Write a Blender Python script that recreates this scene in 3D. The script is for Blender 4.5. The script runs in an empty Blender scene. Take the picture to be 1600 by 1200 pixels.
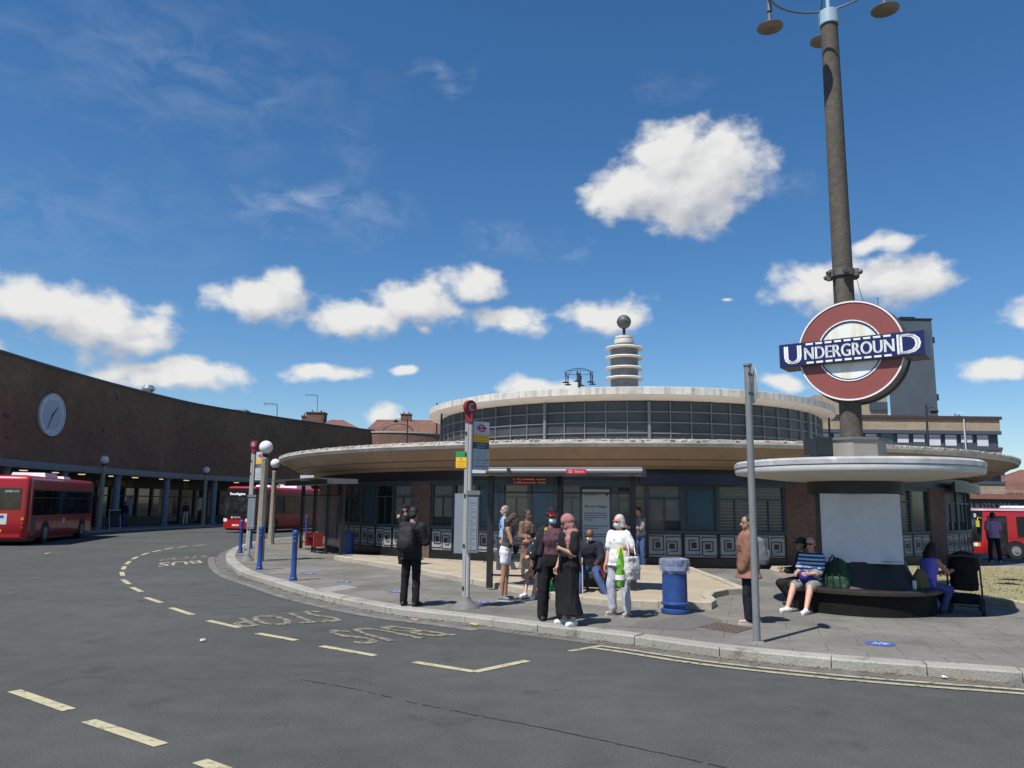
import bpy, bmesh, math, random
from mathutils import Vector, Matrix, noise
from math import sin, cos, tan, atan2, asin, sqrt, pi, radians as R, degrees
random.seed(7)
S = bpy.context.scene
COL = S.collection
# ------------------------------------------------------------------ camera
F = 1220.0; CAMH = 1.95
PITCH = math.atan(190/F); ROLL = R(.7)
_f = Vector((0, cos(PITCH), sin(PITCH))); _r0 = Vector((1,0,0)); _u0 = Vector((0,-sin(PITCH),cos(PITCH)))
_r = _r0*cos(ROLL)+_u0*sin(ROLL); _u = -_r0*sin(ROLL)+_u0*cos(ROLL)
cd = bpy.data.cameras.new('camera'); cam = bpy.data.objects.new('camera', cd); COL.objects.link(cam)
cd.sensor_width = 36; cd.lens = 36*F/1600; cd.clip_end = 3000; cd.clip_start = .05
cam.matrix_world = Matrix((( _r.x,_u.x,-_f.x,0),(_r.y,_u.y,-_f.y,0),(_r.z,_u.z,-_f.z,CAMH),(0,0,0,1)))
S.camera = cam
def ray(x, y): return (_f*F + _r*(x-800) + _u*(600-y))
def P(x, y, z=0.0):                       # point of height z seen at a photo position
    d = ray(x, y); t = (z-CAMH)/d.z
    return Vector((d.x*t, d.y*t, z))
def PD(x, y, D):                          # point at depth D (along world Y)
    d = ray(x, y); t = D/d.y
    return Vector((d.x*t, D, CAMH+d.z*t))
PV = .12                                  # pavement height
def sm(a, b, x):
    t = max(0, min(1, (x-a)/(b-a))); return t*t*(3-2*t)
def gz(x, y): return -.75*sm(20, 27, x)*sm(29, 42, y)
# ------------------------------------------------------------------ materials
MATS = {}
def rgb(c): return (c[0], c[1], c[2], 1)
def M(name, col=(.5,.5,.5), rough=.6, metal=0, var=0, vs=3, var2=0, vs2=.4, bump=0, bs=60, emit=0, spec=.5, trans=0, tint=None, alpha=1, coat=0):
    if name in MATS: return MATS[name]
    m = bpy.data.materials.new(name); m.use_nodes = True; MATS[name] = m
    n = m.node_tree.nodes; l = m.node_tree.links; b = n['Principled BSDF']
    b.inputs['Base Color'].default_value = rgb(col); b.inputs['Roughness'].default_value = rough
    b.inputs['Metallic'].default_value = metal; b.inputs['Specular IOR Level'].default_value = spec
    b.inputs['Transmission Weight'].default_value = trans; b.inputs['Alpha'].default_value = alpha
    b.inputs['Coat Weight'].default_value = coat
    if emit: b.inputs['Emission Color'].default_value = rgb(col); b.inputs['Emission Strength'].default_value = emit
    tc = n.new('ShaderNodeTexCoord'); last = None
    for (v, s, det) in ((var, vs, 6), (var2, vs2, 4)):
        if v:
            t = n.new('ShaderNodeTexNoise'); t.inputs['Scale'].default_value = s; t.inputs['Detail'].default_value = det; t.inputs['Roughness'].default_value = .65
            l.new(tc.outputs['Object'], t.inputs['Vector'])
            mr = n.new('ShaderNodeMapRange'); mr.inputs['From Min'].default_value = .3; mr.inputs['From Max'].default_value = .7
            mr.inputs['To Min'].default_value = 1-v; mr.inputs['To Max'].default_value = 1+v
            l.new(t.outputs['Fac'], mr.inputs['Value'])
            vm = n.new('ShaderNodeVectorMath'); vm.operation = 'SCALE'
            if last is None: vm.inputs[0].default_value = col[:3]
            else: l.new(last, vm.inputs[0])
            l.new(mr.outputs[0], vm.inputs['Scale']); last = vm.outputs[0]
    if last is not None:
        if tint:
            t = n.new('ShaderNodeTexNoise'); t.inputs['Scale'].default_value = tint[1]; t.inputs['Detail'].default_value = 8; t.inputs['Roughness'].default_value=.7
            l.new(tc.outputs['Object'], t.inputs['Vector'])
            mr = n.new('ShaderNodeMapRange'); mr.inputs['From Min'].default_value = tint[2]; mr.inputs['From Max'].default_value = tint[2]+.12
            l.new(t.outputs['Fac'], mr.inputs['Value'])
            mx = n.new('ShaderNodeMix'); mx.data_type = 'RGBA'; l.new(mr.outputs[0], mx.inputs['Factor'])
            l.new(last, mx.inputs['A']); mx.inputs['B'].default_value = rgb(tint[0]); last = mx.outputs['Result']
        l.new(last, b.inputs['Base Color'])
    if bump:
        t = n.new('ShaderNodeTexNoise'); t.inputs['Scale'].default_value = bs; t.inputs['Detail'].default_value = 4
        l.new(tc.outputs['Object'], t.inputs['Vector'])
        bp = n.new('ShaderNodeBump'); bp.inputs['Strength'].default_value = bump; bp.inputs['Distance'].default_value = .02
        l.new(t.outputs['Fac'], bp.inputs['Height']); l.new(bp.outputs[0], b.inputs['Normal'])
    return m
def Mbrick(name, c1, c2, mort, bw=.225, bh=.075, ms=.010, coord='UV', rough=.85, stain=.35, ss=.35, rot=0, offset=.5, bump=.4, fine=0, fs=60, bias=0):
    m = bpy.data.materials.new(name); m.use_nodes = True; MATS[name] = m
    n = m.node_tree.nodes; l = m.node_tree.links; b = n['Principled BSDF']; b.inputs['Roughness'].default_value = rough
    tc = n.new('ShaderNodeTexCoord'); mp = n.new('ShaderNodeMapping'); mp.inputs['Rotation'].default_value = (0,0,rot)
    l.new(tc.outputs[coord], mp.inputs['Vector'])
    br = n.new('ShaderNodeTexBrick'); l.new(mp.outputs[0], br.inputs['Vector'])
    br.inputs['Color1'].default_value = rgb(c1); br.inputs['Color2'].default_value = rgb(c2); br.inputs['Mortar'].default_value = rgb(mort)
    br.inputs['Scale'].default_value = 1; br.inputs['Mortar Size'].default_value = ms; br.inputs['Brick Width'].default_value = bw; br.inputs['Row Height'].default_value = bh
    br.inputs['Mortar Smooth'].default_value = .3; br.offset = offset; br.inputs['Bias'].default_value = bias
    last = br.outputs['Color']
    for (a, s) in ((stain, ss), (stain*.5, ss*8), (fine, fs)):
        if not a: continue
        t = n.new('ShaderNodeTexNoise'); t.inputs['Scale'].default_value = s; t.inputs['Detail'].default_value = 5; l.new(tc.outputs['Object'], t.inputs['Vector'])
        mr = n.new('ShaderNodeMapRange'); mr.inputs['From Min'].default_value = .3; mr.inputs['From Max'].default_value = .7
        mr.inputs['To Min'].default_value = 1-a; mr.inputs['To Max'].default_value = 1+a; l.new(t.outputs['Fac'], mr.inputs['Value'])
        vm = n.new('ShaderNodeVectorMath'); vm.operation = 'SCALE'; l.new(last, vm.inputs[0]); l.new(mr.outputs[0], vm.inputs['Scale']); last = vm.outputs[0]
    l.new(last, b.inputs['Base Color'])
    bp = n.new('ShaderNodeBump'); bp.inputs['Strength'].default_value = bump; bp.inputs['Distance'].default_value = .01; bp.invert = True
    l.new(br.outputs['Fac'], bp.inputs['Height']); l.new(bp.outputs[0], b.inputs['Normal'])
    return m
# ------------------------------------------------------------------ mesh builder
class MB:
    def __init__(s, M0=None): s.v=[]; s.f=[]; s.uv=[]; s.mi=[]; s.M=M0 or Matrix(); s.m=0; s.smooth=[]; s.sm=False
    def add(s, vs, fs, uvs=None):
        o = len(s.v); s.v += [s.M@Vector(p) for p in vs]
        for k, f in enumerate(fs):
            s.f.append([o+i for i in f]); s.mi.append(s.m); s.smooth.append(s.sm)
            s.uv.append(uvs[k] if uvs else None)
        return s
    def box(s, c, d, rz=0, taper=1):
        x,y,z = d[0]/2,d[1]/2,d[2]/2; vs=[]
        for sz in (-1,1):
            k = taper if sz>0 else 1
            for (a,b) in ((-1,-1),(1,-1),(1,1),(-1,1)):
                p = Vector((a*x*k,b*y*k,sz*z))
                if rz: p = Matrix.Rotation(rz,3,'Z')@p
                vs.append(Vector(c)+p)
        return s.add(vs, [(3,2,1,0),(4,5,6,7),(0,1,5,4),(1,2,6,5),(2,3,7,6),(3,0,4,7)])
    def prism(s, poly, z0, z1, zf=None):
        n=len(poly); zf = zf or (lambda x,y:0)
        vs=[(p[0],p[1],z0+zf(p[0],p[1])) for p in poly]+[(p[0],p[1],z1+zf(p[0],p[1])) for p in poly]
        fs=[tuple(range(n-1,-1,-1)),tuple(range(n,2*n))]+[(i,(i+1)%n,n+(i+1)%n,n+i) for i in range(n)]
        return s.add(vs, fs)
    def tube(s, a, b, r0, r1=None, n=12, sy=1, caps=True):
        a=Vector(a); b=Vector(b); r1 = r0 if r1 is None else r1
        d=(b-a).normalized(); u = d.orthogonal().normalized() if abs(d.z)<.99 else Vector((1,0,0)); w=d.cross(u).normalized(); u=w.cross(d).normalized()
        vs=[]
        for (c,r) in ((a,r0),(b,r1)):
            for i in range(n):
                t=2*pi*i/n; vs.append(c+u*cos(t)*r+w*sin(t)*r*sy)
        old=s.sm; s.sm=True; s.add(vs,[(i,(i+1)%n,n+(i+1)%n,n+i) for i in range(n)]); s.sm=False
        if caps: s.add(vs,[tuple(range(n-1,-1,-1)),tuple(range(n,2*n))])
        s.sm=old; return s
    def path(s, pts, r, n=8):
        pts=[Vector(p) for p in pts]; vs=[]; k=len(pts)
        u=None
        for i,p in enumerate(pts):
            d=((pts[min(i+1,k-1)]-pts[max(i-1,0)])).normalized()
            if u is None: u=d.orthogonal().normalized()
            u=(u-d*u.dot(d)).normalized(); w=d.cross(u)
            rr = r[i] if isinstance(r,(list,tuple)) else r
            for j in range(n):
                t=2*pi*j/n; vs.append(p+u*cos(t)*rr+w*sin(t)*rr)
        fs=[(i*n+j,i*n+(j+1)%n,(i+1)*n+(j+1)%n,(i+1)*n+j) for i in range(k-1) for j in range(n)]
        fs+= [tuple(range(n-1,-1,-1)), tuple(range((k-1)*n,k*n))]
        old=s.sm; s.sm=True; s.add(vs,fs); s.sm=old; return s
    def lathe(s, prof, c=(0,0,0), n=32, a0=0, a1=2*pi, uvr=None):
        full = abs(a1-a0-2*pi)<1e-6; m=n if full else n+1; vs=[]; fs=[]; uvs=[]
        for (r,z) in prof:
            for i in range(m):
                t=a0+(a1-a0)*i/n; vs.append((c[0]+r*sin(t),c[1]-r*cos(t),c[2]+z))
        for k in range(len(prof)-1):
            for i in range(n):
                j=(i+1)%m if full else i+1
                fs.append((k*m+i,k*m+j,(k+1)*m+j,(k+1)*m+i))
                rr=uvr or 1; ta=a0+(a1-a0)*i/n; tb=a0+(a1-a0)*(i+1)/n
                uvs.append([(ta*rr,prof[k][1]),(tb*rr,prof[k][1]),(tb*rr,prof[k+1][1]),(ta*rr,prof[k+1][1])])
        old=s.sm; s.sm=True; s.add(vs,fs,uvs); s.sm=old; return s
    def arcbox(s, c, r0, r1, a0, a1, z0, z1, n=None):    # a curved block between two radii
        n = n or max(1,int(abs(a1-a0)/R(2.5))+1)
        vs=[]; fs=[]; uvs=[]
        for i in range(n+1):
            t=a0+(a1-a0)*i/n
            for (r,z) in ((r0,z0),(r1,z0),(r1,z1),(r0,z1)): vs.append((c[0]+r*sin(t),c[1]-r*cos(t),z))
        for i in range(n):
            o=i*4; q=o+4; ua=(a0+(a1-a0)*i/n)*r1; ub=(a0+(a1-a0)*(i+1)/n)*r1
            fs+=[(o+1,q+1,q+2,o+2),(o+2,q+2,q+3,o+3),(o+3,q+3,q,o),(o,q,q+1,o+1)]
            uvs+=[[(ua,z0),(ub,z0),(ub,z1),(ua,z1)]]*4
        fs+=[(0,1,2,3),(n*4+3,n*4+2,n*4+1,n*4)]; uvs+=[None,None]
        return s.add(vs,fs,uvs)
    def sphere(s, c, r, n=16, sc=(1,1,1)):
        vs=[]; fs=[]; k=n//2
        for i in range(k+1):
            ph=pi*i/k
            for j in range(n):
                t=2*pi*j/n; vs.append((c[0]+r*sc[0]*sin(ph)*cos(t),c[1]+r*sc[1]*sin(ph)*sin(t),c[2]+r*sc[2]*cos(ph)))
        for i in range(k):
            for j in range(n): fs.append(((i+1)*n+j,(i+1)*n+(j+1)%n,i*n+(j+1)%n,i*n+j))
        old=s.sm; s.sm=True; s.add(vs,fs); s.sm=old; return s
    def build(s, name, mats, parent=None, off=None, weld=True):
        me=bpy.data.meshes.new(name); 
        rt = parent
        while rt is not None and rt.parent is not None: rt = rt.parent
        o3 = Vector(off) if off is not None else (rt.location if rt is not None and rt.get('_w') else Vector((0,0,0)))
        me.from_pydata([tuple(v-o3) for v in s.v],[],s.f)
        if not isinstance(mats,(list,tuple)): mats=[mats]
        for m in mats: me.materials.append(m)
        me.polygons.foreach_set('material_index', s.mi); me.polygons.foreach_set('use_smooth', s.smooth)
        if any(u is not None for u in s.uv):
            L=me.uv_layers.new(name='UVMap')
            for p,u in zip(me.polygons,s.uv):
                for k,li in enumerate(p.loop_indices):
                    if u: L.data[li].uv=u[k%len(u)]
        if weld:
            bm=bmesh.new(); bm.from_mesh(me); bmesh.ops.remove_doubles(bm,verts=bm.verts,dist=1e-5)
            bm.to_mesh(me); bm.free()
        if any(s.smooth): me.set_sharp_from_angle(angle=R(38))
        me.update()
        o=bpy.data.objects.new(name,me); COL.objects.link(o)
        if parent is not None: o.parent=parent
        elif off is not None: o.location=off
        return o
def tag(o, label=None, cat=None, group=None, kind=None):
    if label: o['label']=label
    if cat: o['category']=cat
    if group: o['group']=group
    if kind: o['kind']=kind
    return o
def thing(name, label, cat, loc=(0,0,0), rz=0, group=None, world=False, kind=None):
    o=bpy.data.objects.new(name,None); COL.objects.link(o); o.location=loc; o.rotation_euler=(0,0,rz); o.empty_display_size=.3
    if world: o['_w']=1
    return tag(o,label,cat,group,kind)
def kids(o): return [c for c in bpy.data.objects if c.parent is o]
def dup(o, parent=None):
    c=o.copy(); COL.objects.link(c); c.parent=parent
    for ch in kids(o): dup(ch,c)
    return c
def dup_at(o, loc, rz=None, label=None, scale=None):
    c=dup(o); c.location=loc
    if rz is not None: c.rotation_euler=(0,0,rz)
    if label: c['label']=label
    if scale: c.scale=(scale,)*3
    return c
_tc={}
def text_geo(t, size):
    k=t
    if k not in _tc:
        cu=bpy.data.curves.new('txt','FONT'); cu.body=t; cu.size=1; cu.align_x='CENTER'; cu.align_y='CENTER'; cu.resolution_u=3
        ob=bpy.data.objects.new('txt',cu); COL.objects.link(ob)
        dg=bpy.context.evaluated_depsgraph_get(); me=bpy.data.meshes.new_from_object(ob.evaluated_get(dg))
        _tc[k]=([v.co.copy() for v in me.vertices],[tuple(p.vertices) for p in me.polygons])
        bpy.data.objects.remove(ob); bpy.data.curves.remove(cu); bpy.data.meshes.remove(me)
    vs,fs=_tc[k]; return [v*size for v in vs],fs
def text_size(t):
    vs,_=text_geo(t,1); return (max(v.x for v in vs)-min(v.x for v in vs)), (max(v.y for v in vs)-min(v.y for v in vs))
def put_text(mb, t, w, h, fr, bold=0):         # text fitted in w x h, in frame matrix fr (x right, y up, z out)
    vs,fs=text_geo(t,1); x0=min(v.x for v in vs); x1=max(v.x for v in vs); y0=min(v.y for v in vs); y1=max(v.y for v in vs)
    old=mb.M; mb.M=old@fr
    for dx in ([0] if not bold else [-bold,0,bold]):
        mb.add([((v.x-(x0+x1)/2)/(x1-x0)*w+dx,(v.y-(y0+y1)/2)/(y1-y0)*h,abs(dx)*.01) for v in vs],fs)
    mb.M=old
def frame(o, x, up):
    x=Vector(x).normalized(); up=Vector(up); z=x.cross(up).normalized(); y=z.cross(x).normalized(); o=Vector(o)
    return Matrix(((x.x,y.x,z.x,o.x),(x.y,y.y,z.y,o.y),(x.z,y.z,z.z,o.z),(0,0,0,1)))
def T(x,y,z): return Matrix.Translation((x,y,z))
RX=lambda a: Matrix.Rotation(a,4,'X')
RY=lambda a: Matrix.Rotation(a,4,'Y')
RZ=lambda a: Matrix.Rotation(a,4,'Z')
# ------------------------------------------------------------------ sun, world
SAZ=R(43); SEL=R(59)                       # shadows run toward +X+Y
sd=Vector((-sin(SAZ)*cos(SEL),-cos(SAZ)*cos(SEL),sin(SEL)))
sl=bpy.data.lights.new('sun','SUN'); sl.energy=4.9; sl.angle=R(.53); sl.color=(1,.96,.90)
so=bpy.data.objects.new('sun',sl); COL.objects.link(so); so.rotation_euler=(-sd).to_track_quat('-Z','Y').to_euler()
W=bpy.data.worlds.new('World'); S.world=W; W.use_nodes=True; W.cycles.sampling_method='MANUAL'; W.cycles.sample_map_resolution=512
n=W.node_tree.nodes; l=W.node_tree.links
def azel(x,y):
    d=ray(x,y).normalized(); return atan2(d.x,d.y), asin(d.z)
CL=[(1045,236,78,50,1.05),(1130,260,88,62,1.05),(985,298,84,44,1.0),(1075,282,102,62,1.25),(1060,314,78,36,.95),
 (560,492,85,36,1),(650,470,85,42,1),(735,436,62,34,.9),(672,510,30,14,.6),
 (400,468,90,36,.95),(440,450,60,30,.8),(795,500,72,32,.95),(945,487,85,32,.95),
 (60,478,135,46,1.05),(150,500,125,52,1.05),(215,525,70,26,.9),(270,583,125,30,.98),(190,575,70,26,.8),
 (515,584,80,20,.95),(630,578,32,12,.9),(600,650,34,20,.9),
 (1285,447,100,42,.95),(1395,440,95,42,.95),(1370,388,60,22,.75),(1225,600,56,22,.8),(840,602,75,18,.85),(1555,574,56,24,.95),(1131,466,16,9,.5),(1500,636,40,10,.2),
 (1680,480,120,40,.9),(-120,560,150,50,.9),(1800,640,140,40,.8),(-300,420,160,60,.8)]
g=bpy.data.node_groups.new('cloud_field','ShaderNodeTree')
g.interface.new_socket('Vector',in_out='INPUT',socket_type='NodeSocketVector'); g.interface.new_socket('Value',in_out='OUTPUT',socket_type='NodeSocketFloat')
gn=g.nodes; gl=g.links; gi=gn.new('NodeGroupInput'); go=gn.new('NodeGroupOutput')
def mth(nn,ll,op,a,b=None,c=None,clamp=False):
    m=nn.new('ShaderNodeMath'); m.operation=op; m.use_clamp=clamp
    for i,v in enumerate((a,b,c)):
        if v is None: continue
        if isinstance(v,(int,float)): m.inputs[i].default_value=v
        else: ll.new(v,m.inputs[i])
    return m.outputs[0]
def vmt(nn,ll,op,a,b=None):
    m=nn.new('ShaderNodeVectorMath'); m.operation=op
    for i,v in enumerate((a,b)):
        if v is None: continue
        if isinstance(v,(tuple,Vector)): m.inputs[i].default_value=v
        else: ll.new(v,m.inputs[i])
    return m.outputs['Value'] if op in('LENGTH','DOT_PRODUCT') else m.outputs[0]
# warp the coordinate, then the union of blobs, then fractal edges
nz=gn.new('ShaderNodeTexNoise'); nz.inputs['Scale'].default_value=11; nz.inputs['Detail'].default_value=2; gl.new(gi.outputs[0],nz.inputs['Vector'])
wv=vmt(gn,gl,'SUBTRACT',nz.outputs['Color'],(.5,.5,.5)); ws=gn.new('ShaderNodeVectorMath'); ws.operation='MULTIPLY'; gl.new(wv,ws.inputs[0]); ws.inputs[1].default_value=(.075,.05,0)
pw=vmt(gn,gl,'ADD',gi.outputs[0],ws.outputs[0])
cur=None
for (cx,cy,a,b,st) in CL:
    az,el=azel(cx,cy); k=1.0/F*cos(atan2(abs(cx-800),F))**1.2
    d=vmt(gn,gl,'SUBTRACT',pw,(az,el,0)); d=vmt(gn,gl,'MULTIPLY',d,(1/(a*k*1.12),1/(b*k*1.12),0)); d=vmt(gn,gl,'LENGTH',d)
    d=mth(gn,gl,'MULTIPLY_ADD',d,-1.0,st)
    cur=d if cur is None else mth(gn,gl,'SMOOTH_MAX',cur,d,.22)
n2=gn.new('ShaderNodeTexNoise'); n2.inputs['Scale'].default_value=34; n2.inputs['Detail'].default_value=6; n2.inputs['Roughness'].default_value=.52
ms_=vmt(gn,gl,'MULTIPLY',gi.outputs[0],(1,1.35,1)); gl.new(ms_,n2.inputs['Vector'])
e=mth(gn,gl,'MULTIPLY_ADD',n2.outputs['Fac'],1.05,-.55); cur=mth(gn,gl,'MULTIPLY_ADD',cur,1.0,-.02); e=mth(gn,gl,'ADD',e,cur); gl.new(e,go.inputs[0])
tc=n.new('ShaderNodeTexCoord'); sp=n.new('ShaderNodeSeparateXYZ'); l.new(tc.outputs['Generated'],sp.inputs[0])
AZ=mth(n,l,'ARCTAN2',sp.outputs[0],sp.outputs[1]); EL=mth(n,l,'ARCSINE',sp.outputs[2])
cb=n.new('ShaderNodeCombineXYZ'); l.new(AZ,cb.inputs[0]); l.new(EL,cb.inputs[1])
g1=n.new('ShaderNodeGroup'); g1.node_tree=g; l.new(cb.outputs[0],g1.inputs[0])
sh=vmt(n,l,'ADD',cb.outputs[0],(-.014,.030,0)); g2=n.new('ShaderNodeGroup'); g2.node_tree=g; l.new(sh,g2.inputs[0])
mk=n.new('ShaderNodeMapRange'); mk.interpolation_type='SMOOTHSTEP'; mk.inputs['From Min'].default_value=-.05; mk.inputs['From Max'].default_value=.50; l.new(g1.outputs[0],mk.inputs['Value'])
lit=mth(n,l,'SUBTRACT',g1.outputs[0],g2.outputs[0]); lit=mth(n,l,'MULTIPLY_ADD',lit,.95,.50,clamp=True)
# thin cirrus streaks
wn=n.new('ShaderNodeTexNoise'); wn.inputs['Scale'].default_value=16; wn.inputs['Detail'].default_value=5; wn.inputs['Roughness'].default_value=.6; wn.inputs['Distortion'].default_value=.6
l.new(vmt(n,l,'MULTIPLY',cb.outputs[0],(1,2.0,1)),wn.inputs['Vector'])
wm=n.new('ShaderNodeTexNoise'); wm.inputs['Scale'].default_value=14; wm.inputs['Detail'].default_value=3; l.new(cb.outputs[0],wm.inputs['Vector'])
wcb=vmt(n,l,'ADD',cb.outputs[0],vmt(n,l,'MULTIPLY',vmt(n,l,'SUBTRACT',wm.outputs['Color'],(.5,.5,.5)),(.16,.10,0)))
wsum=None
for (cx,cy,a,b,st) in ((490,325,120,40,1),(690,128,46,26,.9),(790,380,70,28,.55),(1235,290,50,22,.7),(910,388,26,12,.6),(300,120,260,90,.35),(1060,130,60,20,.35),(100,330,200,70,.28),(560,250,40,60,.3)):
    az,el=azel(cx,cy); d=vmt(n,l,'SUBTRACT',wcb,(az,el,0)); d=vmt(n,l,'MULTIPLY',d,(F/a/1.4,F/b/1.4,0)); d=vmt(n,l,'LENGTH',d)
    d=mth(n,l,'MULTIPLY_ADD',d,-st,st,clamp=True); wsum=d if wsum is None else mth(n,l,'MAXIMUM',wsum,d)
wr=n.new('ShaderNodeMapRange'); wr.inputs['From Min'].default_value=.40; wr.inputs['From Max'].default_value=.78; l.new(wn.outputs['Fac'],wr.inputs['Value'])
wisp=mth(n,l,'MULTIPLY',wsum,wr.outputs[0]); wisp=mth(n,l,'MULTIPLY',wisp,.55)
sky=n.new('ShaderNodeTexSky'); sky.sky_type='NISHITA'; sky.sun_disc=False; sky.sun_elevation=SEL; sky.sun_rotation=atan2(sd.x,sd.y); sky.altitude=50; sky.air_density=1.0; sky.dust_density=.25; sky.ozone_density=4.5
hs=n.new('ShaderNodeHueSaturation'); hs.inputs['Saturation'].default_value=1.22; hs.inputs['Value'].default_value=1.1; l.new(sky.outputs[0],hs.inputs['Color'])
cr=n.new('ShaderNodeMix'); cr.data_type='RGBA'; l.new(lit,cr.inputs['Factor']); cr.inputs['A'].default_value=(4.3,4.6,5.2,1); cr.inputs['B'].default_value=(7.6,7.6,7.5,1)
m1=n.new('ShaderNodeMix'); m1.data_type='RGBA'; l.new(wisp,m1.inputs['Factor']); l.new(hs.outputs[0],m1.inputs['A']); m1.inputs['B'].default_value=(6.5,7,7.8,1)
m2=n.new('ShaderNodeMix'); m2.data_type='RGBA'; l.new(mk.outputs[0],m2.inputs['Factor']); l.new(m1.outputs['Result'],m2.inputs['A']); l.new(cr.outputs['Result'],m2.inputs['B'])
bg=n['Background']; l.new(m2.outputs['Result'],bg.inputs['Color']); bg.inputs['Strength'].default_value=.085
vs=S.view_settings; vs.view_transform='Standard'; vs.look='None'; vs.gamma=1; vs.exposure=.35
S.render.engine='CYCLES'; S.cycles.max_bounces=6; S.cycles.sample_clamp_indirect=6
# ------------------------------------------------------------------ ground and road
SC=Vector((40*sin(R(8.3)),40*cos(R(8.3)),0))          # station axis
def asphalt():
    m=M('asphalt',(.064,.066,.062),.9,var=.14,vs=2.2,var2=.20,vs2=.18,spec=.3)
    n=m.node_tree.nodes; l=m.node_tree.links; b=n['Principled BSDF']; src=b.inputs['Base Color'].links[0].from_socket
    tc=n.new('ShaderNodeTexCoord')
    a=n.new('ShaderNodeTexNoise'); a.inputs['Scale'].default_value=48; a.inputs['Detail'].default_value=6; a.inputs['Roughness'].default_value=.8; l.new(tc.outputs['Object'],a.inputs['Vector'])
    mr=n.new('ShaderNodeMapRange'); mr.inputs['From Min'].default_value=.3; mr.inputs['From Max'].default_value=.72; mr.inputs['To Min'].default_value=.45; mr.inputs['To Max'].default_value=1.7; l.new(a.outputs['Fac'],mr.inputs['Value'])
    v=n.new('ShaderNodeVectorMath'); v.operation='SCALE'; l.new(src,v.inputs[0]); l.new(mr.outputs[0],v.inputs['Scale'])
    # long dark seams and cracks
    vo=n.new('ShaderNodeTexVoronoi'); vo.feature='DISTANCE_TO_EDGE'; vo.inputs['Scale'].default_value=.16; vo.inputs['Randomness'].default_value=1
    ns=n.new('ShaderNodeTexNoise'); ns.inputs['Scale'].default_value=1.6; ns.inputs['Detail'].default_value=6; l.new(tc.outputs['Object'],ns.inputs['Vector'])
    w=n.new('ShaderNodeVectorMath'); w.operation='MULTIPLY_ADD'; l.new(ns.outputs['Color'],w.inputs[0]); w.inputs[1].default_value=(.9,.9,0); l.new(tc.outputs['Object'],w.inputs[2])
    l.new(w.outputs[0],vo.inputs['Vector'])
    m2=n.new('ShaderNodeMapRange'); m2.inputs['From Min'].default_value=.001; m2.inputs['From Max'].default_value=.0035; m2.inputs['To Min'].default_value=.90; m2.inputs['To Max'].default_value=1; l.new(vo.outputs['Distance'],m2.inputs['Value'])
    v2=n.new('ShaderNodeVectorMath'); v2.operation='SCALE'; l.new(v.outputs[0],v2.inputs[0]); l.new(m2.outputs[0],v2.inputs['Scale'])
    # oil spots
    vv=n.new('ShaderNodeTexNoise'); vv.inputs['Scale'].default_value=.9; vv.inputs['Detail'].default_value=8; vv.inputs['Roughness'].default_value=.7; l.new(tc.outputs['Object'],vv.inputs['Vector'])
    m3=n.new('ShaderNodeMapRange'); m3.inputs['From Min'].default_value=.59; m3.inputs['From Max'].default_value=.67; m3.inputs['To Min'].default_value=1; m3.inputs['To Max'].default_value=.72; l.new(vv.outputs['Fac'],m3.inputs['Value'])
    v3=n.new('ShaderNodeVectorMath'); v3.operation='SCALE'; l.new(v2.outputs[0],v3.inputs[0]); l.new(m3.outputs[0],v3.inputs['Scale'])
    l.new(v3.outputs[0],b.inputs['Base Color'])
    bp=n.new('ShaderNodeBump'); bp.inputs['Strength'].default_value=.5; bp.inputs['Distance'].default_value=.01; l.new(a.outputs['Fac'],bp.inputs['Height']); l.new(bp.outputs[0],b.inputs['Normal'])
    return m
ASP=asphalt()
b=MB(); xs=[-900,-300,-100,-50,-30]+list(range(-20,60,2))+[70,100,300,900]; ys=[-60,-20,-5,0,5,10,15,20,25]+[26+2*i for i in range(12)]+[60,80,120,300,1200]
vs=[(x,y,gz(x,y)) for y in ys for x in xs]; nx=len(xs)
b.sm=True; b.add(vs,[(j*nx+i,j*nx+i+1,(j+1)*nx+i+1,(j+1)*nx+i) for j in range(len(ys)-1) for i in range(nx-1)])
tag(b.build('road',ASP),kind='structure')
def smooth_line(pts,k=4):
    out=[]; n=len(pts)
    for i in range(n-1):
        p0=pts[max(i-1,0)]; p1=pts[i]; p2=pts[i+1]; p3=pts[min(i+2,n-1)]
        for j in range(k):
            t=j/k; out.append(.5*((2*p1)+(p2-p0)*t+(2*p0-5*p1+4*p2-p3)*t*t+(3*p1-p0-3*p2+p3)*t**3))
    out.append(pts[-1]); return out
def offs(line,d):                     # shift a polyline to its left by d
    out=[]
    for i,p in enumerate(line):
        t=(line[min(i+1,len(line)-1)]-line[max(i-1,0)]); t.z=0; t.normalize(); out.append(p+Vector((-t.y,t.x,0))*d)
    return out
kp=[(520,838),(470,841),(420,846),(385,853),(364,861),(354,869),(353,878),(360,888),(380,901),(427,916),(490,935),(602,958),(727,974),(840,989),(992,1008),(1125,1027),(1300,1045),(1450,1057),(1600,1068)]
kerb=[P(x,y) for x,y in kp]; kerb=[kerb[0]+Vector((4,3,0))]+kerb; d=(kerb[-1]-kerb[-4]).normalized()
kerb+= [kerb[-1]+d*3+Vector((0,.15,0)),kerb[-1]+d*8+Vector((0,1.6,0)),kerb[-1]+d*14+Vector((0,5,0))]
KL=smooth_line(kerb,5)                # road edge of the kerb, far left to right
inner=offs(KL,.30)
island=[(p.x,p.y) for p in inner]+[(33,16),(30,24),(27,28.3)]+[tuple((P(x,y,PV))[:2]) for x,y in ((1600,880),(1528,874))]+[(19.5,33),(23,37),(24.5,44),(19,56),(8,60.5),(-3,59),(-8,56)]
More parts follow.
